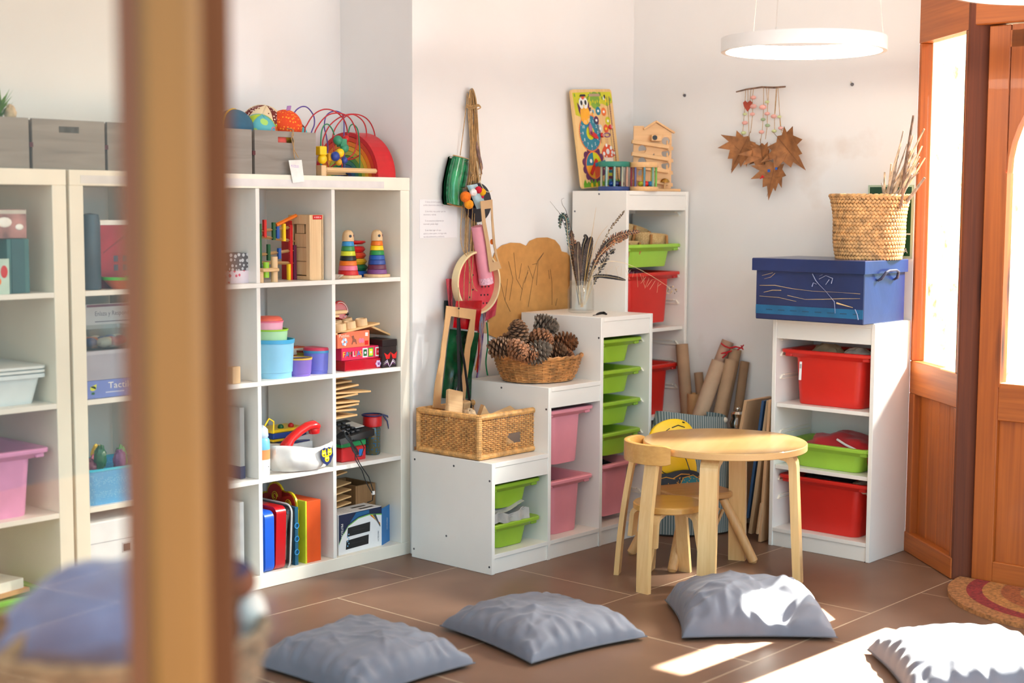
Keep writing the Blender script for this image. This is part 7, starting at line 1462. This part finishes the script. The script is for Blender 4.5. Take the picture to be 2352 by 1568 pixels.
# ================================================================ floor cushions
PIL = cloth('grey_cushion', (106, 105, 114), (119, 118, 127), 7, .62, 700, .15)
def cushion(label, cx, cy, w_, d_, rz, h_, seed, folds=(), n=104):
    rn = random.Random(seed); b = MB()
    cr = [(rn.uniform(-.8, .8), rn.uniform(-.8, .8), rn.uniform(0, PI), rn.uniform(.14, .5), rn.uniform(.4, 1)) for _ in range(26)]
    def top(u, v, sgn):
        x, y = 2*u-1, 2*v-1
        ex, ey = max(0, 1-abs(x)**3.0), max(0, 1-abs(y)**3.0); f = (ex*ey)**.40
        px_ = x*(1-.075*(1-y*y)*abs(x)**3)*w_/2; py_ = y*(1-.075*(1-x*x)*abs(y)**3)*d_/2
        if sgn < 0: return (px_, py_, -.012*f)
        z = h_*f*(1+.12*noise.noise(V((x*1.3+seed, y*1.3, seed*3.1))))
        wr = 0
        for (ax, ay, th, L_, am) in cr:
            dx, dy = x-ax, y-ay; s_ = dx*math.cos(th)+dy*math.sin(th); t2 = -dx*math.sin(th)+dy*math.cos(th)
            wr += am*math.exp(-(s_/L_)**2)*math.exp(-abs(t2/.045)**1.5)
        wr *= .008
        # puckers running in from the seams
        edge = (1-ex)*.9+(1-ey)*.9
        pk = .006*min(1, edge*1.4)*f*(math.sin(x*26+3*noise.noise(V((x*3, y*3, seed))))*(1-ey)+math.sin(y*24+3*noise.noise(V((y*3, x*3, seed+5))))*(1-ex))
        z += wr*f+pk*2.0+.007*f*noise.noise(V((x*5, y*5, seed)))
        for (fx_, fy_, rr_, amt) in folds: z += amt*math.exp(-(((x-fx_)**2+(y-fy_)**2)/rr_**2))*f
        return (px_, py_, max(z, 0))
    b.grid(lambda u, v: top(u, v, 1), n, n, PIL); b.grid(lambda u, v: top(u, v, -1), 24, 24, PIL)
    t_ = thing('floor_cushion', label, 'cushion', (cx, cy, .0125), rz, 'grey floor cushions')
    obj('cover', b.mesh('cover', 60), t_)
    def seam(b):
        pts = []
        for k in range(4):
            for i in range(20):
                q = i/20; u, v = ((q, 0), (1, q), (1-q, 1), (0, 1-q))[k]; p = top(u, v, 1); pts.append((p[0]*1.004, p[1]*1.004, .001))
        b.tube(pts, .0022, plain('seam_grey', (104, 102, 106), .9), 5, closed=True)
    part('seam', t_, seam)
    return t_
cushion('grey floor cushion nearest the cube shelf, lowest left of the row', -1.08, -.47, .47, .48, -1, .105, 3)
cushion('grey floor cushion in the middle of the row, in front of the stepped frame', -.455, -.645, .47, .49, -11, .092, 7)
q = onZ(1742, 1462, .015)+V((.745, .667, 0))*.225
cushion('dented grey floor cushion with bright sunlight on top, before the round table', q.x, q.y, .50, .45, -47, .125, 11, ((.30, -.75, .30, -.085), (.62, -.2, .35, .03), (-.45, -.45, .4, .02), (.35, -.3, .2, -.03)))
cushion('fully sunlit grey floor cushion at the bottom right corner', .085, -1.865, .50, .48, -47, .11, 17)
# ================================================================ ring lamps
def ring_lamp(label, c_, r_, h_, on=48, top=2.99):
    t_ = thing('ring_lamp', label, 'pendant lamp', c_, 0, 'white ring pendant lamps')
    part('ring', t_, lambda b: b.lathe([(r_-.016, 0), (r_, 0), (r_, h_), (r_-.018, h_)], plain('lamp_white', (240, 236, 230), .5, .01), 96, caps=(False, False)))
    part('led_band', body(t_), lambda b: b.lathe([(r_-.018, h_), (r_-.017, .001), (r_-.0165, .0005)], glow('led_white', (255, 246, 232), on), 96, caps=(False, False)), 'glowing inner band')
    for k in range(3):
        a = R(42+180+120*k-30); part('wire', t_, lambda b: b.cyl((r_*.98*math.cos(a), r_*.98*math.sin(a), h_), (r_*.55*math.cos(a), r_*.55*math.sin(a), top-c_[2]), .0009, plain('wire_grey', (170, 160, 150), .4), 6))
        part('wire_clip', t_, lambda b: b.cyl((r_*.98*math.cos(a), r_*.98*math.sin(a), h_-.002), (r_*.97*math.cos(a), r_*.97*math.sin(a), h_+.008), .003, plain('clip_grey', (190, 186, 180), .4), 8))
    part('canopy', t_, lambda b: b.lathe([(0, 0), (r_*.6, 0), (r_*.6, .03), (0, .03)], plain('lamp_white', (240, 236, 230)), 40, T(0, 0, top-c_[2])))
d_ = (fw*FPX+r2*(1845.5-1176)+u2*(784-104)).normalized(); lc = CAM+d_*5.1
ring_lamp('white glowing ring lamp hanging above the leaf mobile', (lc.x, lc.y, lc.z-.022), 375*lc_z/FPX/2 if (lc_z := (lc-CAM).dot(fw)) else 1, .046)
d_ = (fw*FPX+r2*(2435-1176)+u2*(784+26)).normalized(); lc2 = CAM+d_*4.3
ring_lamp('white glowing ring lamp cut off at the top right corner', (lc2.x, lc2.y, lc2.z-.005), .285, .046)
# ================================================================ door mat
COIR = plain('coir', (158, 104, 58), .95, .22, 90, .8, bs=260)
def coir(n, c_): return plain('coir_'+n, c_, .95, .2, 90, .8, bs=260)
mo = onZ(2176, 1350, 0); mc = V((1.02, -1.70, 0))
t_ = thing('door_mat', 'half round coir mat with rainbow arcs before the wooden door', 'mat', (1.148, -1.80, .0005), 0)
def halfm(b, r0, r1, z, m_, th=None):
    n = 40; a0, a1 = 90, 270
    pts = [(r1*math.cos(R(a0+(a1-a0)*i/n)), r1*1.0*math.sin(R(a0+(a1-a0)*i/n))) for i in range(n+1)]
    inn = [(r0*math.cos(R(a0+(a1-a0)*i/n)), r0*math.sin(R(a0+(a1-a0)*i/n))) for i in range(n+1)]
    if th: b.prism(pts, th, m_)
    else: b.add([(x, y, z) for x, y in pts]+[(x, y, z) for x, y in inn], [(i, i+1, n+2+i, n+1+i) for i in range(n)], m_)
part('coir_body', t_, lambda b: halfm(b, 0, .465, 0, COIR, .016))
part('arc_print', body(t_), lambda b: (halfm(b, .345, .40, .0165, coir('red', (134, 40, 36))), halfm(b, .285, .345, .0165, coir('ochre', (170, 112, 56))), halfm(b, .215, .28, .0165, coir('rust', (150, 80, 40))), halfm(b, .12, .19, .0165, coir('green', (52, 96, 48))), halfm(b, .05, .12, .0165, coir('grey', (120, 104, 96)))), 'printed rainbow arcs')
# ================================================================ near side: post, glass, basket
def ray(u, v, dist): return CAM+(fw*FPX+r2*(u-1176)+u2*(784-v)).normalized()*dist
pc = ray(402, 784, 1.5); ang = math.degrees(math.atan2(r2.y, r2.x))
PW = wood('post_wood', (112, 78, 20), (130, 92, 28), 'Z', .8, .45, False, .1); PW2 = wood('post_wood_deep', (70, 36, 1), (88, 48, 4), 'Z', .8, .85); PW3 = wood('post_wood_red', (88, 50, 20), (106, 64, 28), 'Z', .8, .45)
e = bpy.data.objects.new('door_2', None); C.objects.link(e); e.location = (pc.x, pc.y, 0); e.rotation_euler = (0, 0, R(ang+9.0)); e['kind'] = 'structure'
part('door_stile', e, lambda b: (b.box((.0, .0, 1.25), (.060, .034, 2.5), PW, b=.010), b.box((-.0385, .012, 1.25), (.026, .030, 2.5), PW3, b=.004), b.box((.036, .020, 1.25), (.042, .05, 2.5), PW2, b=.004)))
part('glass_pane', e, lambda b: b.box((-.55, .015, 1.3), (1.02, .006, 2.4), clear('pane_glass', (249, 246, 238), .05)))
part('door_rail', e, lambda b: (b.box((-.55, .01, 2.52), (1.1, .04, .1), PW3, b=.004), b.box((-.55, .01, .05), (1.1, .04, .1), PW3, b=.004), b.box((-1.1, .01, 1.25), (.08, .04, 2.5), PW3, b=.004)))
# basket of cloth and dolls on a low stand just behind the pane
bc = ray(285, 1560, 2.25); JB = plain('jute_basket', (128, 106, 82), .9, .2, 40, .6, bs=120)
t_ = thing('jute_basket', 'grey brown woven basket with blue cloth, out of focus at bottom left', 'basket', (bc.x, bc.y, bc.z-.17))
def jb(b):
    rows = 14
    for k in range(rows): 
        r_ = .150+.055*k/rows; b.tube([((r_+.003*math.sin(i*PI/2+k*PI))*math.cos(2*PI*i/80), (r_+.003*math.sin(i*PI/2+k*PI))*math.sin(2*PI*i/80), .01+.018*k) for i in range(80)], .0105, JB, 6, closed=True)
    b.lathe([(0, .004), (.15, .004), (.15, .01), (0, .012)], JB, 30)
part('weave', t_, jb)
part('handle', t_, lambda b: b.tube([(-.20*math.cos(q)-.02, .02-.02*math.sin(q*2), .20+.10*math.sin(q)*0+.10*q/1.4) for q in [i/10*1.4 for i in range(11)]], .012, JB, 8))
BCL = cloth('blue_knit', (46, 82, 134), (76, 118, 176), 10, .95, 200, .3)
lump('blue_cloth', 'blue knitted cloth heaped in the blurred basket', 'cloth', (bc.x-.015, bc.y, bc.z+.085), (.155, .14, .085), BCL, 51, 0, .22, 2.4)
lump('navy_cloth', 'dark navy cloth under the blue knit in the blurred basket', 'cloth', (bc.x-.03, bc.y-.07, bc.z+.035), (.12, .08, .04), cloth('navy_knit', (22, 30, 54), (44, 58, 96), 12), 52, ang, .2, 3)
dp = ray(572, 1402, 2.25)
t_ = thing('cloth_doll', 'white and brown cloth doll leaning out of the basket right of the post', 'doll', tuple(dp), ang)
part('head', t_, lambda b: b.ell((-.012, 0, .045), (.024, .024, .026), plain('doll_brown', (120, 70, 44), .8, .1), 14)); part('cap', t_, lambda b: b.ell((-.02, 0, .058), (.025, .026, .02), plain('doll_navy', (40, 38, 70), .8, .1), 14))
part('body', t_, lambda b: (b.ell((.005, 0, -.005), (.022, .022, .035), plain('doll_white', (226, 214, 200), .9, .05), 14), b.tube([(.005, 0, -.02), (-.005, 0, -.06), (-.03, 0, -.10)], [.018, .015, .012], plain('doll_white', (226, 214, 200)), 10)))
obj('low_stand', MB().box((0, 0, (bc.z-.172)/2), (.34, .30, bc.z-.172), plain('pale_stand', (206, 204, 200), .6, .03), b=.006), None, (bc.x, bc.y, 0), ang, 'pale grey stand under the blurred basket', 'stand')
